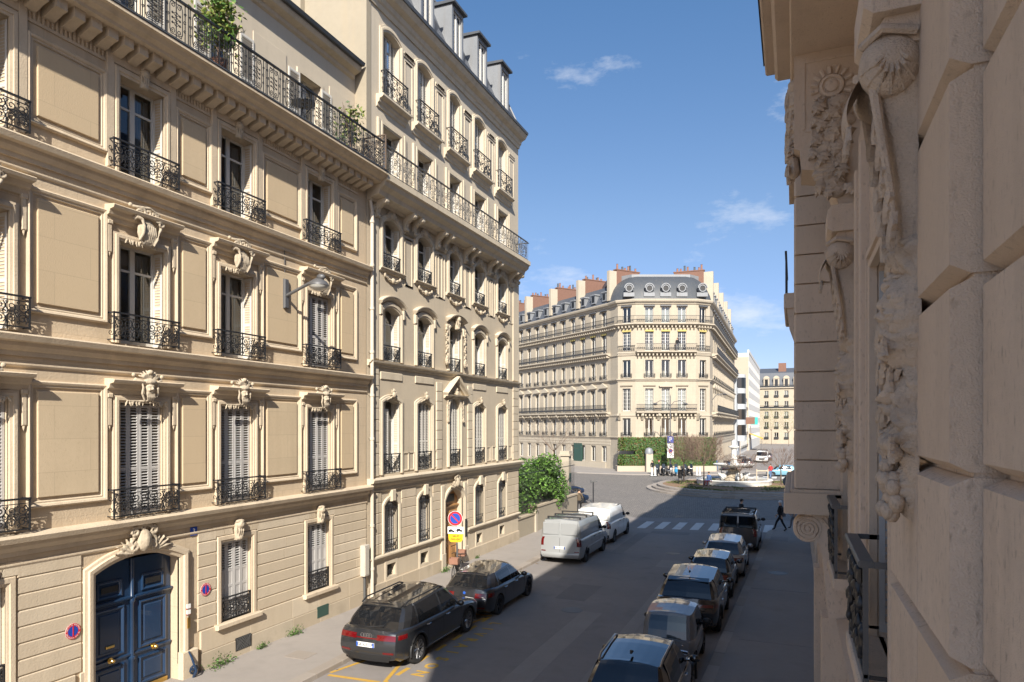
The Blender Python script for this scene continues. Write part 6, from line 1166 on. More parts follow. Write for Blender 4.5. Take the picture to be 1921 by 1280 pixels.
    # cabin
    if S.get('cabin'):
        C_ = S['cabin']; bz = lambda y: interp(top, y); nT = 5
        keys = C_['keys']         # per column: (kind of the strip that follows, x at belt, y at belt, x at roof, y at roof), from screen centre round to the rear centre
        wb_, wr_, zr = C_['wb'] * W_ / 2, C_['wr'] * W_ / 2, H_
        def cp(x, y, xr, yr, q, sg):
            bul = .035 * math.sin(math.pi * q); zt = zr - (C_.get('rake', .06) * max(0, (C_['apex'] - yr)) if yr < C_['apex'] else C_.get('rakef', .05) * (yr - C_['apex'])) - .04 * (xr ** 2)
            X = lerp(x * wb_, xr * wr_, q) + (bul if abs(x) > .9 else 0); return Vector((sg * X, lerp(y, yr, q) + (bul * (1 if y > 0 else -1) if abs(x) < .95 else 0), lerp(bz(y) - .05, zt, q)))
        groups = {}
        for (k0, a), (k1, b) in zip([(k[0], k[1:]) for k in keys], [(k[0], k[1:]) for k in keys][1:]):
            nx = 4 if k0 in ('screen', 'backlight') else (3 if k0 == 'side' else 1)
            for sg in (1, -1):
                for i in range(nx):
                    c0 = [lerp(a[j], b[j], i / nx) for j in range(4)]; c1 = [lerp(a[j], b[j], (i + 1) / nx) for j in range(4)]
                    for j in range(nT):
                        q0, q1 = (0, .1, .4, .7, .91)[j], (.1, .4, .7, .91, 1)[j]; gl = k0 if (k0 != 'pillar' and k0 != 'panel' and 0 < j < 4) else 'pillar'
                        if gl != 'pillar': gl = (gl, sg if gl == 'side' else 0, keys.index((k0,) + tuple(a)) if gl == 'side' else 0)
                        groups.setdefault(gl, MB()).quad(*[tuple(v) for v in ((cp(*c0, q0, sg), cp(*c1, q0, sg), cp(*c1, q1, sg), cp(*c0, q1, sg)) if sg > 0 else (cp(*c0, q0, sg), cp(*c0, q1, sg), cp(*c1, q1, sg), cp(*c1, q0, sg)))])
        for gl, mb in groups.items():
            if gl == 'pillar': part('cabin_frame', mb, C_.get('frame', P_), t, 40)
            else: part({'screen': 'windscreen', 'backlight': 'rear_window', 'side': 'side_window'}[gl[0]], mb, 'car_glass', t, 50)
        rm = MB(); cols = [k[1:] for k in keys]
        for a, b in zip(cols, cols[1:]):
            nx = 4
            for i in range(nx):
                c0 = [lerp(a[j], b[j], i / nx) for j in range(4)]; c1 = [lerp(a[j], b[j], (i + 1) / nx) for j in range(4)]
                if abs(c0[3] - c1[3]) < 1e-4 and abs(c0[2] - c1[2]) > 1e-4: pass
                P0, P1 = cp(*c0, 1, 1), cp(*c1, 1, 1)
                for k in range(6):
                    f = lambda p, u: (p.x * (1 - 2 * u), p.y, p.z + .055 * (1 - (1 - 2 * u) ** 2) * min(1, p.x / (wr_ * .9))); rm.quad(f(P0, k / 6), f(P1, k / 6), f(P1, (k + 1) / 6), f(P0, (k + 1) / 6))
        part('roof', rm, C_.get('roofm', P_), t, 50)
        if C_.get('rails'):
            for sg in (-1, 1): part('roof_rail', MB().tube([(sg * wr_ * .95, C_['rails'][0], zr - .12), (sg * wr_ * .96, C_['rails'][0] + .2, zr - .03), (sg * wr_ * .96, C_['rails'][1] - .2, zr + .01), (sg * wr_ * .95, C_['rails'][1], zr - .05)], .022, 6), C_.get('railm', 'plastic_black'), t, 50)
        if C_.get('bars'):
            for y in C_['bars']: part('roof_bar', MB().tube([(-wr_ * .95, y, zr + .06), (wr_ * .95, y, zr + .06)], .028, 6), 'plastic_black', t); part('bar_foot', MB().box(-wr_ * .95, -wr_ * .88, y - .04, y + .04, zr - .05, zr + .06), 'plastic_black', t); part('bar_foot', MB().box(wr_ * .88, wr_ * .95, y - .04, y + .04, zr - .05, zr + .06), 'plastic_black', t)
        if C_.get('fin'): part('aerial', MB().poly_x([(C_['fin'], zr + .03), (C_['fin'] + .2, zr + .03), (C_['fin'] + .04, zr + .1), (C_['fin'], zr + .1)], -.02, .02), 'plastic_black', t)
        if C_.get('spoiler'): yb = C_['spoiler']; part('spoiler', MB().poly_x([(yb - .0, zr - .135), (yb + .25, zr - .075), (yb + .25, zr - .12), (yb + .01, zr - .165)], -wr_ * .86, wr_ * .86), C_.get('spm', P_), t)
    def patch(fn, a0, a1, c0, c1, off, na=6, nc=3):
        m = MB(); g_ = [[None] * (nc + 1) for _ in range(na + 1)]
        for i in range(na + 1):
            for j in range(nc + 1):
                a, c = lerp(a0, a1, i / na), lerp(c0, c1, j / nc); p = fn(a, c); d1 = fn(a + .01, c) - p; d2 = fn(a, c + .01) - p; n = d1.cross(d2); n = n.normalized() if n.length else Vector((0, -1, 0)); g_[i][j] = (p, n)
        k = len(m.v); sgn = 1 if g_[na // 2][nc // 2][1].dot(g_[na // 2][nc // 2][0] - Vector((0, 0, .7))) > 0 else -1
        for lay in (off, -.02):
            for i in range(na + 1):
                for j in range(nc + 1):
                    p, n = g_[i][j]; e = off if lay == off and 0 < i < na and 0 < j < nc else (off * .6 if lay == off else lay); m.v.append(tuple(p + n * sgn * e))
        M_ = (na + 1) * (nc + 1); ix = lambda i, j: i * (nc + 1) + j
        for i in range(na):
            for j in range(nc): m.f.append((ix(i, j), ix(i + 1, j), ix(i + 1, j + 1), ix(i, j + 1))); m.m.append(0)
        for i in range(na): 
            for j in (0, nc): m.f.append((ix(i, j), ix(i + 1, j), ix(i + 1, j) + M_, ix(i, j) + M_)); m.m.append(0)
        for j in range(nc):
            for i in (0, na): m.f.append((ix(i, j), ix(i, j + 1), ix(i, j + 1) + M_, ix(i, j) + M_)); m.m.append(0)
        return m
    def endf(s): return lambda a, z: (lambda l: Vector((side_z(s, z) * a, Y(s, z) + .09 * (1 - a * a) * (-1 if s < .5 else 1), z)))(0)
    def side_z(s, z): f = (z - zl(s, 0)) / max(.01, zl(s, NL - 1) - zl(s, 0)); f = min(1, max(0, f)); return hw(s) * interp(list(zip(frac, wid)), f)
    def sidef(sg): return lambda s, z: Vector((sg * side_z(s, z), Y(s, z), z))
    for nm, end, a0, a1, z0, z1, m_, off in S.get('ends', []):
        for sg in ((1, -1) if a0 >= 0 else (1,)): part(nm, patch(endf(end), a0 * sg, a1 * sg, z0, z1, off), m_, t, 50)
    for nm, s0, s1, z0, z1, m_, off in S.get('sides', []):
        for sg in (1, -1): part(nm, patch(sidef(sg), s0, s1, z0, z1, off, 8, 3), m_, t, 50)
    # wheels
    for y in ax:
        for sg in (1, -1):
            w0 = obj('wheel', tyre_mesh(r, S.get('tw', .23)), t, T(sg * (W_ / 2 - S.get('tw', .23) / 2 - .015), y, r, 0 if sg > 0 else math.pi)); obj('rim', rim_mesh(r, S.get('spokes', 10), S.get('rimm', 'alloy'), S.get('tw', .23)), w0)
            if S.get('arch'): part('arch_trim', MB().tube([(sg * (W_ / 2 * .99), y + r * 1.15 * math.cos(q * math.pi / 14), r + r * 1.15 * math.sin(q * math.pi / 14)) for q in range(-1, 16)], .03, 5), S['arch'], t, 60)
    # mirrors
    if S.get('mirror'):
        y, z = S['mirror']
        for sg in (1, -1): part('door_mirror', MB().ell((sg * (W_ / 2 + .09), y, z), (.12, .07, .085), 10, 7).box(sg * (W_ / 2 - .06) - .05, sg * (W_ / 2 - .06) + .05, y - .02, y + .02, z - .07, z - .03), S.get('mirm', P_), t, 50)
    if S.get('plate'):
        z, txt = S['plate'][:2]; y = Y(0, z) - .105; pt = part('number_plate', MB().box(-.26, .26, y - .008, y + .02, z - .055, z + .055), 'plate_white', t)
        part('plate_band', MB().box(-.26, -.215, y - .0095, y - .008, z - .055, z + .055), 'plate_blue', pt); part('plate_band', MB().box(.215, .26, y - .0095, y - .008, z - .055, z + .055), 'plate_blue', pt)
        obj('plate_text', text_mesh(txt, .1, 'text_black', .0005, .002), pt, Matrix.Translation((0, y - .0105, z)) @ Matrix.Rotation(rad(90), 4, 'X'))
    if S.get('handles'):
        for y, z in S['handles']:
            for sg in (1, -1): x = side_z((y + h) / L_, z); part('door_handle', MB().tube([(sg * x, y - .11, z), (sg * (x + .03), y - .07, z), (sg * (x + .03), y + .07, z), (sg * x, y + .11, z)], .014, 5), S.get('hm', 'chrome'), t, 60)
    for y in S.get('gaps', []):
        for sg in (1, -1): part('door_gap', MB().tube([(sg * (side_z((y + h) / L_, z) - .001), y, z) for z in [b0 + .12 + (interp(top, y) - b0 - .16) * i / 6 for i in range(7)]], .005, 4), 'black', t)
    return t, Y
BODIES = []
def finish_bodies():
    """cut the wheel wells out of every body in one evaluation"""
    tmp = []
    for t, me, cm in BODIES:
        o = bpy.data.objects.new('tmp', me); c = bpy.data.objects.new('tmpcut', cm); COL.objects.link(o); COL.objects.link(c); b = o.modifiers.new('b', 'BOOLEAN'); b.object = c; b.operation = 'DIFFERENCE'; b.solver = 'EXACT'; tmp.append((o, c, me, t))
    dg = bpy.context.evaluated_depsgraph_get()
    for o, c, me, t in tmp:
        nm = bpy.data.meshes.new_from_object(o.evaluated_get(dg))
        nm.shade_smooth(); nm.set_sharp_from_angle(angle=rad(38))
        for ch in t.children:
            if ch.name.startswith('body') and ch.data == me: ch.data = nm; del ch['cut']
    for o, c, me, t in tmp: bpy.data.objects.remove(o); bpy.data.objects.remove(c)
# cabin columns: (strip after this column, x belt, y belt, x roof, y roof) with x as a share of the half width
def suv_keys(c, rf, rr, tl, b=.1, cq=None):
    """c cowl y, rf roof front, rr roof rear, tl tail glass base; b = B pillar y, cq = C pillar y"""
    cq = cq if cq is not None else lerp(b, tl, .6); d = tl + .38
    return [('screen', 0, c + .06, 0, rf + .03), ('screen', .6, c + .02, .6, rf), ('pillar', .9, c - .12, .93, rf - .06), ('side', .985, c - .34, 1, rf - .2), ('pillar', 1, b + .05, 1, b + .02), ('side', 1, b - .05, 1, b - .04), ('pillar', 1, cq, 1, cq + .12), ('side', 1, cq - .08, 1, cq + .05), ('pillar', .985, d, .97, rr + .4), ('pillar', .93, tl + .14, .93, rr + .1), ('backlight', .84, tl + .03, .88, rr + .02), ('backlight', 0, tl - .04, 0, rr - .03)]
A_ENDS = [('tail_lamp', 0, .38, 1.0, .80, .93, 'lamp_red', .012), ('light_bar', 0, -.38, .38, .82, .85, 'lamp_red', .008), ('bumper_reflector', 0, .6, .95, .47, .52, 'lamp_red', .01), ('rear_diffuser', 0, -.85, .85, .25, .42, 'plastic_black', .012), ('head_lamp', 1, .55, .98, .68, .8, 'lamp_clear', .012), ('grille', 1, -.45, .45, .42, .75, 'plastic_black', .015)]
AUDI = dict(L=4.9, W=1.935, H=1.63, r=.375, axles=(-1.46, 1.46), clear=.23, paint='paint_grey', top=[(-2.45, 1.0), (-2.3, 1.03), (-1.0, 1.02), (.9, 1.0), (1.3, .98), (2.0, .9), (2.45, .74)], rear=[(.2, -2.3), (.4, -2.38), (.55, -2.42), (.75, -2.4), (.95, -2.34), (1.05, -2.26)], front=[(.2, 2.25), (.45, 2.4), (.7, 2.38), (.85, 2.25), (1.0, 2.0)],
            cabin=dict(keys=suv_keys(1.32, .5, -1.72, -2.22, -.12), wb=.93, wr=.70, apex=.1, rails=(-1.7, .35), railm='plastic_black', spoiler=-1.8, fin=-1.45, roofm='paint_black'), ends=A_ENDS, sides=[('tail_lamp_wrap', .012, .075, .82, .93, 'lamp_red', .008), ('sill_trim', .24, .76, .27, .33, 'chrome', .006), ('sill_cladding', .22, .78, .2, .27, 'plastic_black', .008)], mirror=(.72, 1.07), plate=(.68, 'GE 625 CP'), handles=((-.95, .9), (.15, .9)), gaps=(1.0, -.12, -1.0), spokes=10, arch='plastic_black', tw=.26)
t, Y_ = car('grey_suv', 'dark grey five door SUV with red light bar parked nearest the blue carriage door', 'car', (-10.0, 17.02), AUDI)
for i in range(4): part('ring_badge', MB().lathe([(.045, -.006), (.055, -.006), (.055, .006), (.045, .006), (.045, -.006)], 16, (-.12 + i * .08, Y_(0, .9) - .1, .9), 'y'), 'chrome', t)
part('rear_wiper', MB().tube([(0, -2.31, 1.08), (.38, -2.25, 1.12)], .012, 5), 'plastic_black', t)
BMW = dict(L=4.33, W=1.8, H=1.44, r=.33, axles=(-1.3, 1.36), clear=.18, paint='paint_grey2', top=[(-2.16, .92), (-2.0, .95), (-.8, .95), (.8, .93), (1.2, .9), (1.8, .82), (2.16, .66)], rear=[(.18, -2.02), (.35, -2.12), (.5, -2.14), (.7, -2.1), (.95, -2.0)], front=[(.18, 2.0), (.4, 2.12), (.6, 2.1), (.8, 1.95), (.95, 1.7)],
           cabin=dict(keys=suv_keys(1.1, .25, -1.55, -1.98, -.15), wb=.93, wr=.70, apex=0, spoiler=-1.62, fin=-1.35, roofm='paint_black'), ends=[('tail_lamp', 0, .5, 1.0, .68, .82, 'lamp_red', .012), ('bumper_reflector', 0, .6, .95, .36, .4, 'lamp_red', .01), ('rear_diffuser', 0, -.8, .8, .2, .36, 'plastic_black', .012), ('head_lamp', 1, .5, .98, .56, .68, 'lamp_clear', .012)], sides=[('tail_lamp_wrap', .012, .09, .7, .82, 'lamp_red', .008), ('sill_cladding', .22, .8, .16, .22, 'plastic_black', .008)], mirror=(.6, .98), plate=(.6, 'FX 121 JJ'), handles=((-.8, .82), (.15, .82)), gaps=(.9, -.15, -.85), spokes=5, rimm='alloy_dark', tw=.24)
t, Y_ = car('grey_hatchback', 'dark grey hatchback with dark wheels and twin exhausts parked past the no parking sign', 'car', (-9.82, 21.9), BMW)
part('round_badge', MB().lathe([(0, -.006), (.045, -.006), (.045, .01)], 16, (0, Y_(0, .82) - .1, .82), 'y'), 'plate_blue', t)
for s in (-.5, .5): part('exhaust_tip', MB().lathe([(.035, 0), (.045, 0), (.045, .12)], 12, (s, Y_(0, .28) - .12, .27), 'y'), 'chrome', t)
def van_keys(c, rf, rr, tl, b):      # panel van: only front door and screen glazed
    return [('screen', 0, c + .08, 0, rf + .03), ('screen', .6, c + .03, .6, rf), ('pillar', .92, c - .15, .93, rf - .08), ('side', .99, c - .4, 1, rf - .2), ('panel', 1, b, 1, b + .02), ('panel', 1, lerp(b, tl, .5), 1, lerp(b, rr, .5)), ('panel', 1, tl + .5, 1, rr + .4), ('panel', .97, tl + .1, .96, rr + .07), ('panel', .9, tl + .02, .9, rr + .01), ('panel', 0, tl - .02, 0, rr - .02)]
VAN = dict(L=5.0, W=1.98, H=1.98, r=.34, axles=(-1.5, 1.5), clear=.22, paint='paint_vangrey', top=[(-2.5, 1.22), (-.5, 1.22), (1.0, 1.18), (1.5, 1.12), (2.1, 1.02), (2.5, .86)], rear=[(.2, -2.42), (.45, -2.48), (.6, -2.46), (1.25, -2.44)], front=[(.2, 2.25), (.5, 2.45), (.8, 2.4), (1.0, 2.2), (1.2, 1.7)], plan=.06,
           cabin=dict(keys=van_keys(1.75, .95, -2.36, -2.43, .55), wb=.97, wr=.84, apex=0, rake=.0, rakef=.12, bars=(-1.9, -.9, .2)), ends=[('tail_lamp', 0, .86, 1.0, .82, 1.2, 'lamp_red', .015), ('rear_bumper', 0, -1, 1, .32, .52, 'paint_vangrey', .05), ('bumper_reflector', 0, .75, .98, .56, .61, 'lamp_red', .015), ('door_split', 0, -.006, .006, .55, 1.2, 'black', .006), ('head_lamp', 1, .55, .98, .75, .92, 'lamp_clear', .012), ('grille', 1, -.5, .5, .5, .8, 'plastic_black', .015)], sides=[('tail_lamp_wrap', .004, .03, .82, 1.2, 'lamp_red', .008), ('rub_strip', .2, .8, .62, .7, 'paint_vangrey', .012)], mirror=(1.12, 1.25), mirm='plastic_black', plate=(.75, 'GW 304 KB'), handles=((.6, 1.02), (-.3, 1.02)), hm='plastic_black', gaps=(1.25, .5, -.75), spokes=5, rimm='alloy_dark', tw=.23)
t, Y_ = car('grey_van', 'light grey panel van with roof bars and red upright tail lamps', 'van', (-9.68, 31.55), VAN)
for sg in (-1, 1): part('rear_door_panel', MB().block(-.82 if sg < 0 else .04, -.04 if sg < 0 else .82, -2.47, -2.43, 1.3, 1.85, .02, .03), 'paint_vangrey', t)
WV = dict(VAN); WV.update(paint='paint_white', W=1.92, L=4.75, H=1.92, axles=(-1.4, 1.65), plate=(.7, 'EY 517 NR'), spokes=6, rimm='alloy_dark', top=[(-2.4, 1.2), (0, 1.2), (1.2, 1.14), (1.6, 1.05), (2.0, .95), (2.4, .8)], rear=[(.2, -2.3), (.45, -2.36), (1.25, -2.3)], front=[(.2, 2.15), (.5, 2.36), (.75, 2.3), (.95, 2.05), (1.2, 1.5)], cabin=dict(keys=van_keys(1.55, .7, -2.15, -2.28, .45), wb=.97, wr=.82, apex=0, rake=.03, rakef=.14), sides=[('tail_lamp_wrap', .004, .03, .82, 1.2, 'lamp_red', .008), ('sill_cladding', .2, .82, .2, .28, 'plastic_black', .01)], ends=[('tail_lamp', 0, .86, 1.0, .82, 1.2, 'lamp_red', .015), ('rear_bumper', 0, -1, 1, .28, .5, 'plastic_black', .04), ('head_lamp', 1, .6, .98, .7, .88, 'lamp_clear', .012)])
t, Y_ = car('white_van', 'white panel van with rounded nose parked ahead of the grey van', 'van', (-9.75, 37.1), WV); part('rear_door_panel', MB().block(-.8, .8, -2.36, -2.28, 1.28, 1.78, .02, .03), 'paint_white', t)
# right-hand row
REN = dict(AUDI); REN.update(L=4.35, W=1.8, H=1.6, r=.35, axles=(-1.3, 1.33), paint='paint_black', top=[(-2.17, .98), (-2.0, 1.02), (0, 1.0), (1.0, .98), (1.7, .88), (2.17, .72)], rear=[(.2, -2.0), (.45, -2.12), (.7, -2.12), (1.05, -2.0)], front=[(.2, 2.0), (.45, 2.12), (.7, 2.08), (.95, 1.75)], cabin=dict(keys=suv_keys(1.15, .3, -1.4, -1.95, -.1), wb=.94, wr=.72, apex=-.2, rails=(-1.35, .2), railm='alloy', fin=-1.2, roofm='paint_black'), ends=[('tail_lamp', 0, .35, 1.0, .78, .92, 'lamp_red', .012), ('head_lamp', 1, .5, .98, .65, .8, 'lamp_clear', .012)], sides=[('tail_lamp_wrap', .012, .08, .8, .92, 'lamp_red', .008), ('window_chrome', .3, .72, .97, .99, 'chrome', .012)], mirror=(.75, 1.05), plate=(.55, 'DX 482 LM'), spokes=8)
car('black_crossover', 'glossy black crossover with bright roof rails parked behind the tiny electric car', 'car', (-3.02, 14.75), REN)
AMI = dict(L=2.45, W=1.4, H=1.5, r=.28, axles=(-.85, .85), clear=.2, paint='paint_ami', top=[(-1.22, .86), (0, .86), (1.22, .84)], rear=[(.2, -1.12), (.4, -1.2), (.86, -1.15)], front=[(.2, 1.12), (.4, 1.2), (.86, 1.15)], plan=.16, tw=.16, spokes=6, rimm='alloy_dark',
           cabin=dict(keys=[('screen', 0, 1.1, 0, .62), ('screen', .55, 1.08, .55, .6), ('pillar', .86, 1.0, .9, .5), ('side', .97, .8, 1, .35), ('pillar', 1, -.5, 1, -.42), ('pillar', .97, -.85, .97, -.65), ('pillar', .88, -1.02, .9, -.76), ('backlight', .74, -1.06, .78, -.8), ('backlight', 0, -1.1, 0, -.84)], wb=.94, wr=.82, apex=0), ends=[('tail_lamp', 0, .72, .92, .5, .62, 'lamp_red', .02), ('rear_panel', 0, -.6, .6, .42, .8, 'paint_ami', .02), ('door_stud', 0, .7, .76, .76, .8, 'chrome', .02)], mirror=(.62, .95), mirm='plastic_black')
car('small_electric_car', 'tiny boxy matt grey electric car parked between black crossover and black SUV', 'car', (-2.95, 18.35), AMI)
EV = dict(AUDI); EV.update(L=4.37, W=1.9, H=1.64, r=.37, axles=(-1.3, 1.36), paint='paint_black', top=[(-2.18, 1.06), (-1.0, 1.05), (.9, 1.0), (1.6, .94), (2.18, .78)], rear=[(.22, -2.0), (.5, -2.12), (.8, -2.1), (1.1, -1.98)], front=[(.22, 2.0), (.5, 2.14), (.8, 2.05), (1.0, 1.75)], cabin=dict(keys=suv_keys(1.2, .4, -1.5, -1.94, -.1), wb=.93, wr=.74, apex=.2, rake=.07, spoiler=-1.56, fin=-1.2, roofm='paint_black'), ends=[('tail_lamp', 0, .42, 1.0, .86, .94, 'lamp_red', .012), ('rear_diffuser', 0, -.8, .8, .26, .42, 'plastic_black', .012), ('head_lamp', 1, .5, .98, .72, .82, 'lamp_clear', .012)], sides=[('tail_lamp_wrap', .012, .08, .86, .94, 'lamp_red', .008)], mirror=(.75, 1.12), plate=(.62, 'FV 908 RT'), spokes=5, rimm='alloy_dark')
car('black_suv', 'glossy black SUV with sloping roof parked ahead of the tiny grey electric car', 'car', (-2.98, 22.75), EV)
SM = dict(BMW); SM.update(L=3.6, W=1.64, H=1.44, r=.29, axles=(-1.12, 1.18), paint='paint_black', top=[(-1.8, .92), (0, .92), (.9, .88), (1.4, .8), (1.8, .66)], rear=[(.2, -1.66), (.45, -1.76), (.95, -1.62)], front=[(.2, 1.66), (.45, 1.78), (.7, 1.7), (.9, 1.4)], cabin=dict(keys=suv_keys(1.0, .35, -1.2, -1.6, -.1), wb=.93, wr=.74, apex=0), ends=[('tail_lamp', 0, .72, .98, .66, .86, 'lamp_red', .014), ('head_lamp', 1, .55, .95, .6, .75, 'lamp_clear', .012)], sides=[], mirror=(.6, .97), plate=(.5, 'CB 275 XA'), handles=((.1, .8),), gaps=(.85, -.35))
car('black_city_car', 'small black city car parked between the black SUV and the silver hatchback', 'car', (-2.85, 27.1), SM)
SI = dict(BMW); SI.update(L=4.0, W=1.74, H=1.5, paint='paint_silver', top=[(-2.0, .95), (0, .95), (1.0, .92), (1.6, .84), (2.0, .7)], rear=[(.2, -1.85), (.45, -1.96), (.95, -1.82)], front=[(.2, 1.85), (.45, 1.97), (.7, 1.9), (.95, 1.6)], axles=(-1.22, 1.25), cabin=dict(keys=suv_keys(1.1, .35, -1.35, -1.78, -.1), wb=.93, wr=.73, apex=0), ends=[('tail_lamp', 0, .6, 1.0, .66, .84, 'lamp_red', .014), ('head_lamp', 1, .5, .95, .6, .75, 'lamp_clear', .012)], sides=[('tail_lamp_wrap', .012, .06, .7, .84, 'lamp_red', .008)], plate=(.5, 'AK 630 ZD'), spokes=7, rimm='alloy')
t, Y_ = car('silver_hatchback', 'silver hatchback with a roof aerial parked behind the dark van', 'car', (-2.72, 30.9), SI); part('roof_aerial', MB().tube([(0, -1.2, 1.48), (0, -1.4, 1.8)], .008, 4), 'plastic_black', t)
DV = dict(VAN); DV.update(paint='paint_darkvan', W=1.9, L=4.6, H=1.88, axles=(-1.35, 1.4), top=[(-2.3, 1.18), (.8, 1.16), (1.4, 1.08), (2.3, .85)], rear=[(.2, -2.2), (.45, -2.26), (1.25, -2.2)], front=[(.2, 2.1), (.5, 2.28), (.8, 2.2), (1.2, 1.6)], cabin=dict(keys=van_keys(1.5, .8, -2.1, -2.18, .5), wb=.97, wr=.84, apex=0, rake=0, rakef=.1, bars=(-1.8, -1.2, -.6, 0)), plate=(.72, 'EN 344 GC'), sides=[('tail_lamp_wrap', .004, .03, .82, 1.18, 'lamp_red', .008)], ends=[('tail_lamp', 0, .84, 1.0, .8, 1.18, 'lamp_red', .015), ('rear_bumper', 0, -1, 1, .3, .5, 'plastic_black', .04), ('head_lamp', 1, .6, .98, .7, .88, 'lamp_clear', .012)])
t, Y_ = car('dark_van', 'dark grey van with four roof bars parked at the right kerb before the crossing', 'van', (-2.55, 37.4), DV)
for s in (-1, 1): part('rear_window', MB().block(-.82 if s < 0 else .04, -.04 if s < 0 else .82, -2.225, -2.17, 1.2, 1.78, .02, .03), 'car_glass', t)
# cars out on the square and down the far street
N1 = dict(BMW); N1.update(paint='paint_navy', L=4.5, W=1.82, H=1.46, rimm='alloy', plate=None)
x, y = c2w(3.9, 54.8); car('navy_saloon', 'navy blue car parked beside the gate pier, nose towards the square', 'car', (x, y), N1, rad(-52)); x, y = c2w(4.2, 61); car('navy_taxi', 'navy blue car with white roof light waiting behind the gate pier', 'car', (x, y), dict(N1), rad(-60))
tx = thing('taxi_roof_light', 'small white roof light on top of the navy car', 'roof light', (x - .1, y, 1.5), rad(-60)); part('light_box', MB().block(-.25, .25, -.08, .08, 0, .16, .03, .03), 'plate_white', tx); part('foot', MB().box(-.2, .2, -.06, .06, -.03, 0), 'plastic_black', tx)
VB = dict(SM); VB.update(paint='paint_blue', L=3.9, W=1.62, H=1.42, plate=None, rimm='chrome'); x, y = c2w(33.2, 84); car('light_blue_car', 'light blue rounded old car on the square behind the staked sapling', 'car', (x, y), VB, rad(100))
W2 = dict(VAN); W2.update(paint='paint_white', plate=None); car('white_delivery_van', 'white delivery van parked down the far street', 'van', (-5.0, 124), W2, math.pi)
for i, (X, Yv, pn, lab) in enumerate(((-6.6, 108, 'paint_black', 'black car parked far beyond the fountain column'), (-7.6, 116, 'paint_silver', 'silver car parked by the round corner block arcade'), (-4.6, 132, 'paint_grey', 'dark grey car behind the white delivery van'), (-8.4, 99, 'paint_navy', 'dark blue car parked at the mouth of the far street'))): car('distant_car', lab, 'car', (X, Yv), dict(N1, paint=pn), rad(4))
finish_bodies()
# ================================================================ street furniture
t = thing('no_parking_sign', 'round no parking sign with tow plate and yellow plate on a leaning grey pole', 'sign', (-12.42, 24.3, PV))
pole = lambda z: (-.0 - .10 * (z - 1.2) * .5, -.03 * z, z)
part('pole', MB().tube([(.04, 0, 0), (.02, 0, 1.2), (-.06, 0, 2.65)], .038, 10), 'steel_grey', t, 60)
SR = Matrix.Translation((-.04, -.05, 2.38)) @ Matrix.Rotation(rad(14), 4, 'Z')
q = part('sign_disc', MB().lathe([(0, 0), (.3, 0), (.3, .012), (0, .012)], 32, (0, 0, 0), 'y'), 'sign_white', t, mtx=SR)
part('red_ring', MB().lathe([(.205, -.004), (.287, -.004), (.287, 0), (.205, 0)], 32, (0, 0, 0), 'y'), 'sign_red', q); part('blue_disc', MB().lathe([(0, -.003), (.207, -.003)], 28, (0, 0, 0), 'y'), 'sign_blue', q); part('red_bar', MB().box(-.24, .24, -.008, -.004, -.026, .026), 'sign_red', q, mtx=Matrix.Rotation(rad(45), 4, 'Y'))
q = part('tow_plate', MB().block(-.33, .33, 0, .012, -.14, .14, .006, .006), 'sign_white', t, mtx=SR @ T(.02, 0, -.47))
for s, z in ((-.17, -.03), (.15, .0)): m = MB(); m.poly_y([(s - .13, z - .03), (s + .13, z - .03), (s + .12, z + .01), (s + .05, z + .03), (s + .02, z + .07), (s - .07, z + .07), (s - .12, z + .02)], -.006, -.002); m.lathe([(0, -.008), (.032, -.008)], 10, (s - .07, 0, z - .035), 'y'); m.lathe([(0, -.008), (.032, -.008)], 10, (s + .07, 0, z - .035), 'y'); part('tow_pictogram', m, 'text_black', q)
part('tow_hook', MB().tube([(-.03, -.005, -.03), (.0, -.005, .09), (.06, -.005, .05)], .009, 4), 'text_black', q)
q = part('yellow_plate', MB().poly_y([(-.3, .16), (.3, .16), (.28, -.06), (.2, -.16), (-.2, -.16), (-.28, -.06)], 0, .012), 'sign_yellow', t, mtx=SR @ T(.02, 0, -.78))
for i, s in enumerate(('SAUF', 'GIG-GIC')): obj('plate_text', text_mesh(s, .115, 'text_black', .001, .003), q, Matrix.Translation((0, -.004, .075 - i * .125)) @ Matrix.Rotation(rad(90), 4, 'X'))
t = thing('bicycle', 'old bicycle with terracotta crate on its rack locked to the sign pole', 'bicycle', (-12.2, 23.95, PV), rad(12))
for y in (-.52, .52):
    w0 = part('wheel', MB().lathe([(.325, -.016), (.35, -.012), (.35, .012), (.325, .016), (.325, -.016)], 28, (0, y, .35), 'x'), 'rubber', t, 60); m = MB()
    for i in range(12): a = i * math.pi / 6; m.tube([(0, y, .35), (0, y + .32 * math.cos(a), .35 + .32 * math.sin(a))], .003, 3)
    part('spokes', m, 'alloy', w0, kind='stuff')
part('frame', MB().tube([(0, -.52, .35), (0, -.1, .32), (0, .38, .82), (0, .52, .35)], .016, 6).tube([(0, -.1, .32), (0, -.22, .85)], .016, 6).tube([(0, -.18, .72), (0, .37, .78)], .016, 6).tube([(0, -.52, .35), (0, -.19, .75)], .012, 6), 'iron_grey', t, 60)
part('saddle', MB().ell((0, -.25, .9), (.09, .14, .04), 10, 6), 'black', t, 60); part('handlebar', MB().tube([(-.3, .2, 1.0), (-.25, .34, 1.02), (0, .38, .98), (.25, .34, 1.02), (.3, .2, 1.0)], .013, 6).tube([(0, .37, .8), (0, .38, .98)], .014, 6), 'iron', t, 60)
def crate(y, z, n): return part(n, MB().box(-.18, .18, y - .14, y + .14, z, z + .02).box(-.18, -.165, y - .14, y + .14, z, z + .24).box(.165, .18, y - .14, y + .14, z, z + .24).box(-.18, .18, y - .14, y - .125, z, z + .24).box(-.18, .18, y + .125, y + .14, z, z + .24), 'terracotta', t)
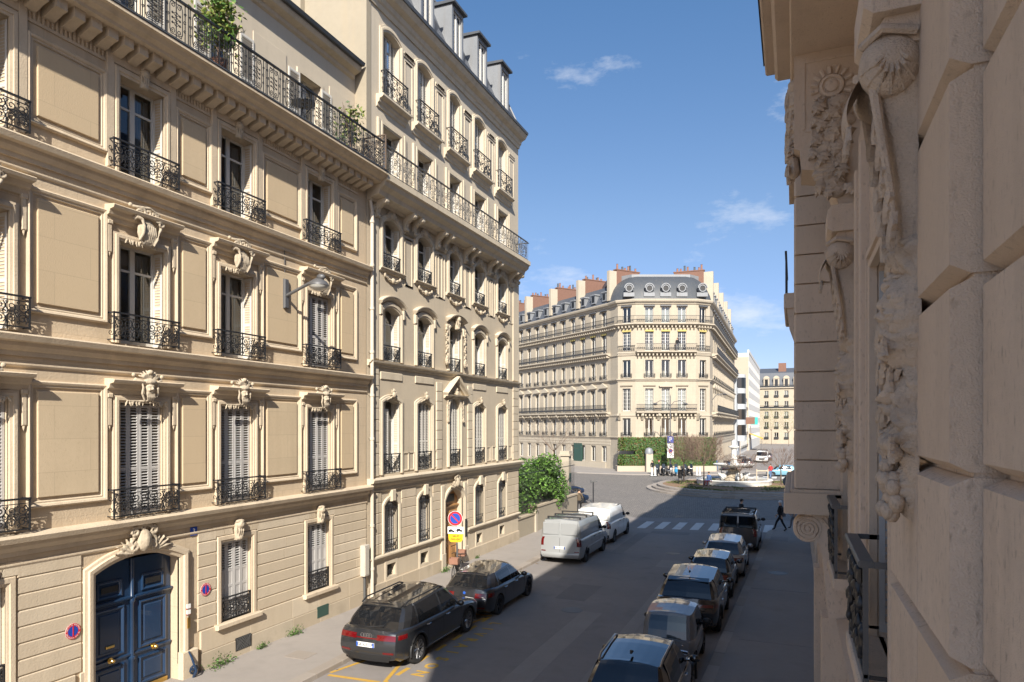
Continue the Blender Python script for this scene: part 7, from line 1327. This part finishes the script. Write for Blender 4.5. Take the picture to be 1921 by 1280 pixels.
crate(-.5, .74, 'rear_crate'); crate(.58, .86, 'front_crate'); part('rack', MB().box(-.06, .06, -.66, -.25, .715, .735).tube([(0, -.52, .35), (0, -.6, .72)], .01, 5), 'iron', t)
x, y = c2w(6.45, 54.2); t = thing('slim_post', 'slim dark post with a two-armed head beside the navy cars', 'post', (x, y, 0), TH); part('shaft', MB().tube([(0, 0, 0), (0, 0, 1.75)], .05, 8), 'iron', t, 60); part('head', MB().box(-.2, .32, -.07, .07, 1.72, 1.82).box(-.22, -.1, -.09, .09, 1.66, 1.86), 'iron_grey', t); part('foot', MB().lathe([(.12, 0), (.1, .06), (.05, .1)], 10), 'iron', t)
x, y = c2w(20.4, 88); t = thing('street_lamp', 'tall grey street lamp with two curved arms before the clipped hedge', 'street lamp', (x, y, .1), TH); part('post', MB().lathe([(.16, 0), (.16, .9), (.09, 1.0), (.07, 5), (.05, 9.9), (0, 10.2)], 12), 'steel_grey', t, 50)
for s in (-1, 1): part('arm', MB().tube([(0, 0, 8.6), (s * .5, 0, 9.2), (s * 1.3, 0, 9.35), (s * 1.9, 0, 9.0)], .04, 6), 'steel_grey', t, 60); part('lantern', MB().lathe([(0, .22), (.2, .18), (.35, .02), (.3, -.02), (.15, -.1), (0, -.12)], 14, (s * 1.95, 0, 8.85)), 'steel_grey', t, 40)
x, y = c2w(20.25, 87.2); t = thing('parking_sign', 'blue square parking sign above pale plates on the lamp post before the hedge', 'sign', (x, y, .1), TH); part('pole', MB().tube([(0, .03, 0), (0, .03, 4.9)], .04, 8), 'iron', t); q = part('parking_plate', MB().block(-.4, .4, -.02, .0, 3.9, 4.75, .02, .02), 'sign_blue', t); obj('letter', text_mesh('P', .75, 'sign_white', .002, .01), q, Matrix.Translation((0, -.03, 4.33)) @ Matrix.Rotation(rad(90), 4, 'X')); part('time_plate', MB().block(-.4, .4, -.02, 0, 3.3, 3.85, .01, .01), 'sign_white', t); q = part('no_parking_plate', MB().block(-.42, .42, -.02, 0, 2.0, 3.25, .01, .01), 'sign_white', t); part('disc', MB().lathe([(0, -.03), (.26, -.03), (.26, -.02)], 20, (0, 0, 2.9), 'y'), 'sign_red', q); part('disc_centre', MB().lathe([(0, -.035), (.17, -.035)], 20, (0, 0, 2.9), 'y'), 'sign_blue', q)
x, y = c2w(22.3, 55.2); t = thing('roundabout_sign', 'round traffic sign seen from its grey back at the island kerb', 'sign', (x, y, 0), TH); part('disc', MB().lathe([(0, 0), (.42, 0), (.42, .02), (0, .02)], 28, (0, 0, 1.7), 'y'), 'iron_grey', t); part('pole', MB().tube([(.0, .05, 0), (.0, .05, 2.1)], .035, 8), 'steel_grey', t)
x, y = c2w(28.2, 96.3); t = thing('corner_wall_lamp', 'street lamp on a curved bracket at the round corner of the pale block', 'street lamp', (x, y, 9.8), TH); part('arm', MB().tube([(0, 0, 0), (.5, -.3, .7), (1.6, -.3, .9)], .05, 6), 'steel_grey', t); part('lantern', MB().lathe([(0, .15), (.35, 0), (.2, -.12), (0, -.14)], 12, (1.7, -.3, .82)), 'steel_grey', t)
for i, (xc, lab) in enumerate(((17.05, 0), (17.45, 0), (22.75, 1), (23.1, 1))):
    x, y = c2w(xc, 83.2 if not lab else 84); t = thing('white_bollard', ['white rounded bollard at the kerb by the first parked scooter', 'white rounded bollard at the kerb after the last parked scooter'][lab], 'bollard', (x, y, .1), 0, ['white bollards by first scooter', 'white bollards after last scooter'][lab]); part('shaft', MB().lathe([(.13, 0), (.12, .7), (.1, .78), (.13, .85), (.1, 1.0), (0, 1.05)], 12), 'white_wall', t, 50); part('foot', MB().lathe([(.2, 0), (.18, .05), (.13, .06)], 12), 'white_wall', t)
x, y = c2w(18.1, 90.2); t = thing('terrace_pillar', 'cream terrace pillar with domed grey cap among the hedge', 'pillar', (x, y, 0), TH); part('shaft', MB().block(-.45, .45, -.45, .45, 0, 2.5, .02, .02), 'stone_c_trim', t); part('cap', MB().lathe([(.55, 2.5), (.55, 2.9), (.4, 3.2), (0, 3.35)], 14), 'zinc', t, 40)
x, y = c2w(16.6, 67.4); t = thing('litter_stand', 'black two-legged litter bag stand at the island rim', 'litter bin', (x, y, .45), TH)
for s in (-.15, .15): part('leg', MB().tube([(s, 0, 0), (s, 0, 1.5)], .03, 6), 'iron', t)
part('bag', MB().lathe([(0, .55), (.2, .6), (.24, .9), (.22, 1.35), (.25, 1.4)], 12), 'plastic_black', t, 50); part('ring', MB().lathe([(.25, 1.38), (.28, 1.4), (.25, 1.43)], 14), 'iron', t)
# scooters and motorbikes in a row along the kerb
def scooter(x, y, rz, pm, lab, box=True):
    t = thing('parked_scooter', lab, 'scooter', (x, y, .0), rz)
    for yy in (-.62, .65): w0 = obj('wheel', tyre_mesh(.25, .13), t, T(0, yy, .25)); obj('rim', rim_mesh(.25, 5, 'alloy_dark', .13), w0)
    part('body', MB().ell((0, -.45, .62), (.2, .52, .24), 12, 8).box(-.15, .15, -.1, .42, .26, .36).ell((0, .5, .7), (.22, .14, .42), 10, 8), pm, t, 60); part('seat', MB().ell((0, -.38, .84), (.16, .48, .09), 12, 6), 'black', t, 60); part('fork', MB().tube([(0, .65, .25), (0, .5, .95)], .04, 6), 'iron_grey', t, 60); part('handlebar', MB().tube([(-.34, .38, 1.08), (0, .48, 1.05), (.34, .38, 1.08)], .02, 6), 'black', t, 60)
    part('windshield', MB().add([(-.22, .55, 1.05), (.22, .55, 1.05), (.17, .4, 1.5), (-.17, .4, 1.5)], [(0, 1, 2, 3)]), 'car_glass', t); part('head_lamp', MB().ell((0, .63, .92), (.09, .06, .08), 8, 6), 'lamp_clear', t, 60); part('tail_lamp', MB().ell((0, -.97, .68), (.09, .04, .05), 8, 5), 'lamp_red', t, 60)
    if box: part('top_box', MB().block(-.2, .2, -1.05, -.68, .85, 1.18, .05, .05), 'plastic_black', t)
for i, (xc, pm, lab, b) in enumerate(((17.9, 'paint_black', 'black scooter with top box beside the white bollards', True), (18.7, 'paint_black', 'black motorbike leaning between black and silver scooters', False), (19.4, 'paint_silver', 'silver scooter with big rounded windshield before the hedge', False), (20.35, 'paint_cyan', 'bright blue covered scooter beside the parking sign', False), (21.2, 'paint_grey', 'grey scooter right of the blue one', True), (22.0, 'paint_black', 'black scooter with top box before the last bollards', True))):
    x, y = c2w(xc, 84.2 + (i % 2) * .5); scooter(x, y, TH + rad(180 + 14 * ((i % 3) - 1)), pm, lab, b)
# ================================================================ people
PPL = []
def person(lab, loc, rz, cl, stride=.25, z=0.0, hair='hair', bag=None, seated=False, arms=.12, lean=0.0, capm=None):
    t = thing('person', lab, 'person', (loc[0], loc[1], z), rz)
    J = {}; E = []
    def j(n, p, r, par=None): J[n] = (len(J), Vector(p), r); E.append((J[par][0], J[n][0])) if par else None
    hz = .48 if seated else .93
    j('pelvis', (0, 0, hz), .135); j('waist', (0, lean * .3, hz + .2), .12, 'pelvis'); j('chest', (0, lean * .8, hz + .4), .15, 'waist'); j('neck', (0, lean, hz + .56), .055, 'chest'); j('head', (0, lean + .03, hz + .68), .088, 'neck'); j('crown', (0, lean + .02, hz + .79), .075, 'head')
    for s, n in ((-1, 'l'), (1, 'r')):
        a = arms * s; j(n + 'sh', (s * .18, lean * .9, hz + .48), .066, 'chest'); j(n + 'el', (s * .25, lean * .8 - a * .4, hz + .2), .05, n + 'sh'); j(n + 'wr', (s * .26, lean * .8 + a + .06, hz - .03), .034, n + 'el'); j(n + 'ha', (s * .26, lean * .8 + a * 1.2 + .08, hz - .1), .034, n + 'wr')
        st = stride * s
        if seated: j(n + 'hi', (s * .1, .02, hz), .09, 'pelvis'); j(n + 'kn', (s * .12, .42, hz + .02), .065, n + 'hi'); j(n + 'an', (s * .12, .45, .09), .045, n + 'kn'); j(n + 'to', (s * .13, .6, .045), .04, n + 'an')
        else: j(n + 'hi', (s * .095, 0, hz - .04), .09, 'pelvis'); j(n + 'kn', (s * .1, st * .55 + .05, .5), .066, n + 'hi'); j(n + 'an', (s * .1, st, .1 + (.05 if st < 0 else 0)), .046, n + 'kn'); j(n + 'to', (s * .11, st + .15, .045), .042, n + 'an')
    me = bpy.data.meshes.new('body'); vv = sorted(J.values(), key=lambda q: q[0]); me.from_pydata([tuple(q[1]) for q in vv], E, [])
    o = bpy.data.objects.new('tmp', me); COL.objects.link(o); k = o.modifiers.new('k', 'SKIN'); me.skin_vertices
    for i, q in enumerate(vv): me.skin_vertices[0].data[i].radius = (q[2], q[2])
    me.skin_vertices[0].data[0].use_root = True; sb = o.modifiers.new('s', 'SUBSURF'); sb.levels = 2; sb.render_levels = 2
    PPL.append((t, o, hz, cl, J)); hd = J['head'][1]
    part('hair' if not capm else 'cap', MB().ell((hd.x, hd.y - .018, hd.z + .07), (.098, .112, .095), 12, 8, rough=.15), capm or hair, t, 60)
    part('face', MB().ell((hd.x, hd.y + .095, hd.z + .03), (.016, .022, .025), 6, 5).ell((hd.x - .088, hd.y, hd.z + .03), (.014, .022, .035), 6, 5).ell((hd.x + .088, hd.y, hd.z + .03), (.014, .022, .035), 6, 5).box(hd.x - .028, hd.x + .028, hd.y + .085, hd.y + .094, hd.z - .028, hd.z - .018), 'skin', t, 60)
    part('eyes', MB().ell((-.034, hd.y + .084, hd.z + .055), (.013, .008, .008), 6, 4).ell((.034, hd.y + .084, hd.z + .055), (.013, .008, .008), 6, 4), 'black', t)
    for n in 'lr':
        w_ = J[n + 'ha'][1]; m = MB(); m.ell(tuple(w_), (.022, .04, .045), 8, 6)
        for q in range(4): m.tube([(w_.x, w_.y - .03 + q * .02, w_.z - .02), (w_.x, w_.y - .03 + q * .021 + .004, w_.z - .065 - .006 * (q in (1, 2))), (w_.x - .012 * (1 if w_.x > 0 else -1), w_.y - .028 + q * .021 + .012, w_.z - .1 - .01 * (q in (1, 2)))], .0085, 5, .006)
        m.tube([(w_.x, w_.y + .035, w_.z + .01), (w_.x, w_.y + .065, w_.z - .02), (w_.x, w_.y + .07, w_.z - .05)], .009, 5, .007); part('hand', m, 'skin', t, 60)
    if bag: b = part('shoulder_bag', MB().block(.2, .32, -.22, .12, hz - .12, hz + .16, .03, .03), bag, t); part('strap', MB().tube([(.26, -.05, hz + .16), (.12, -.14, hz + .42), (-.06, -.04, hz + .53), (-.1, .1, hz + .42), (.2, .12, hz + .16)], .014, 5), 'black', b)
    return t
person('person in brown jacket with a shoulder strap walking past the gate pier', (-14.0, 46.3), rad(10), ('cloth_black', 'cloth_brown'), .2, 0, bag='cloth_black')
person('dark haired person crossing behind the dark van with roof bars', (-2.95, 43.6), rad(-60), ('cloth_black', 'cloth_black'), .2)
person('person all in black with pale cap striding across the right pavement corner', (-.72, 42.3), rad(75), ('cloth_black', 'cloth_black'), .36, PV, bag='cloth_grey', capm='cloth_white', arms=.2)
person('person in dark clothes just behind the striding one in black', (.0, 43.4), rad(80), ('cloth_grey', 'cloth_black'), .2, PV)
x, y = c2w(27.5, 92); person('person in light blue jacket and jeans walking by the arcade', (x, y), rad(-20), ('cloth_jeans', 'cloth_blue'), .22, .12)
person('seated person in red trousers and blue top at the fountain basin rim', (IX - 2.9, IY - 2.2), rad(150), ('cloth_red', 'cloth_blue'), 0, .5, seated=True)
x, y = c2w(17.6, 85.6); person('person in black jacket standing beside the first black scooter', (x, y), rad(40), ('cloth_black', 'cloth_black'), .06, .12); x, y = c2w(18.5, 86); person('person in black with a dark red cap behind the black motorbike', (x, y), rad(-80), ('cloth_black', 'cloth_black'), .05, .12, capm='cloth_red')
x, y = c2w(22.6, 93.35); person('person in dark top leaning on the middle balcony of the round corner block', (x, y), TH + math.pi, ('cloth_grey', 'cloth_black'), .03, 16.46, lean=.08)
x, y = c2w(30.3, 80); person('person in red top and jeans beside the timber stakes past the fountain', (x, y), rad(30), ('cloth_jeans', 'cloth_red'), .15, 0)
dg = bpy.context.evaluated_depsgraph_get(); done = []
for t, o, hz, cl, J in PPL: done.append(bpy.data.meshes.new_from_object(o.evaluated_get(dg)))
for (t, o, hz, cl, J), nm in zip(PPL, done):
    bpy.data.objects.remove(o); nm.materials.clear()
    for k in ('cloth_black', cl[0], cl[1], 'skin'): nm.materials.append(MATS[k])
    for p in nm.polygons:
        c = p.center; armz = abs(c.x) > .2; p.material_index = 3 if (c.z > hz + .55 or (armz and c.z < hz - .01 and c.z > hz - .25 and hz > .6)) else (2 if (c.z > hz + .02 or armz and c.z > hz - .05) else (0 if c.z < .1 else 1))
    nm.shade_smooth(); obj('body', nm, t)
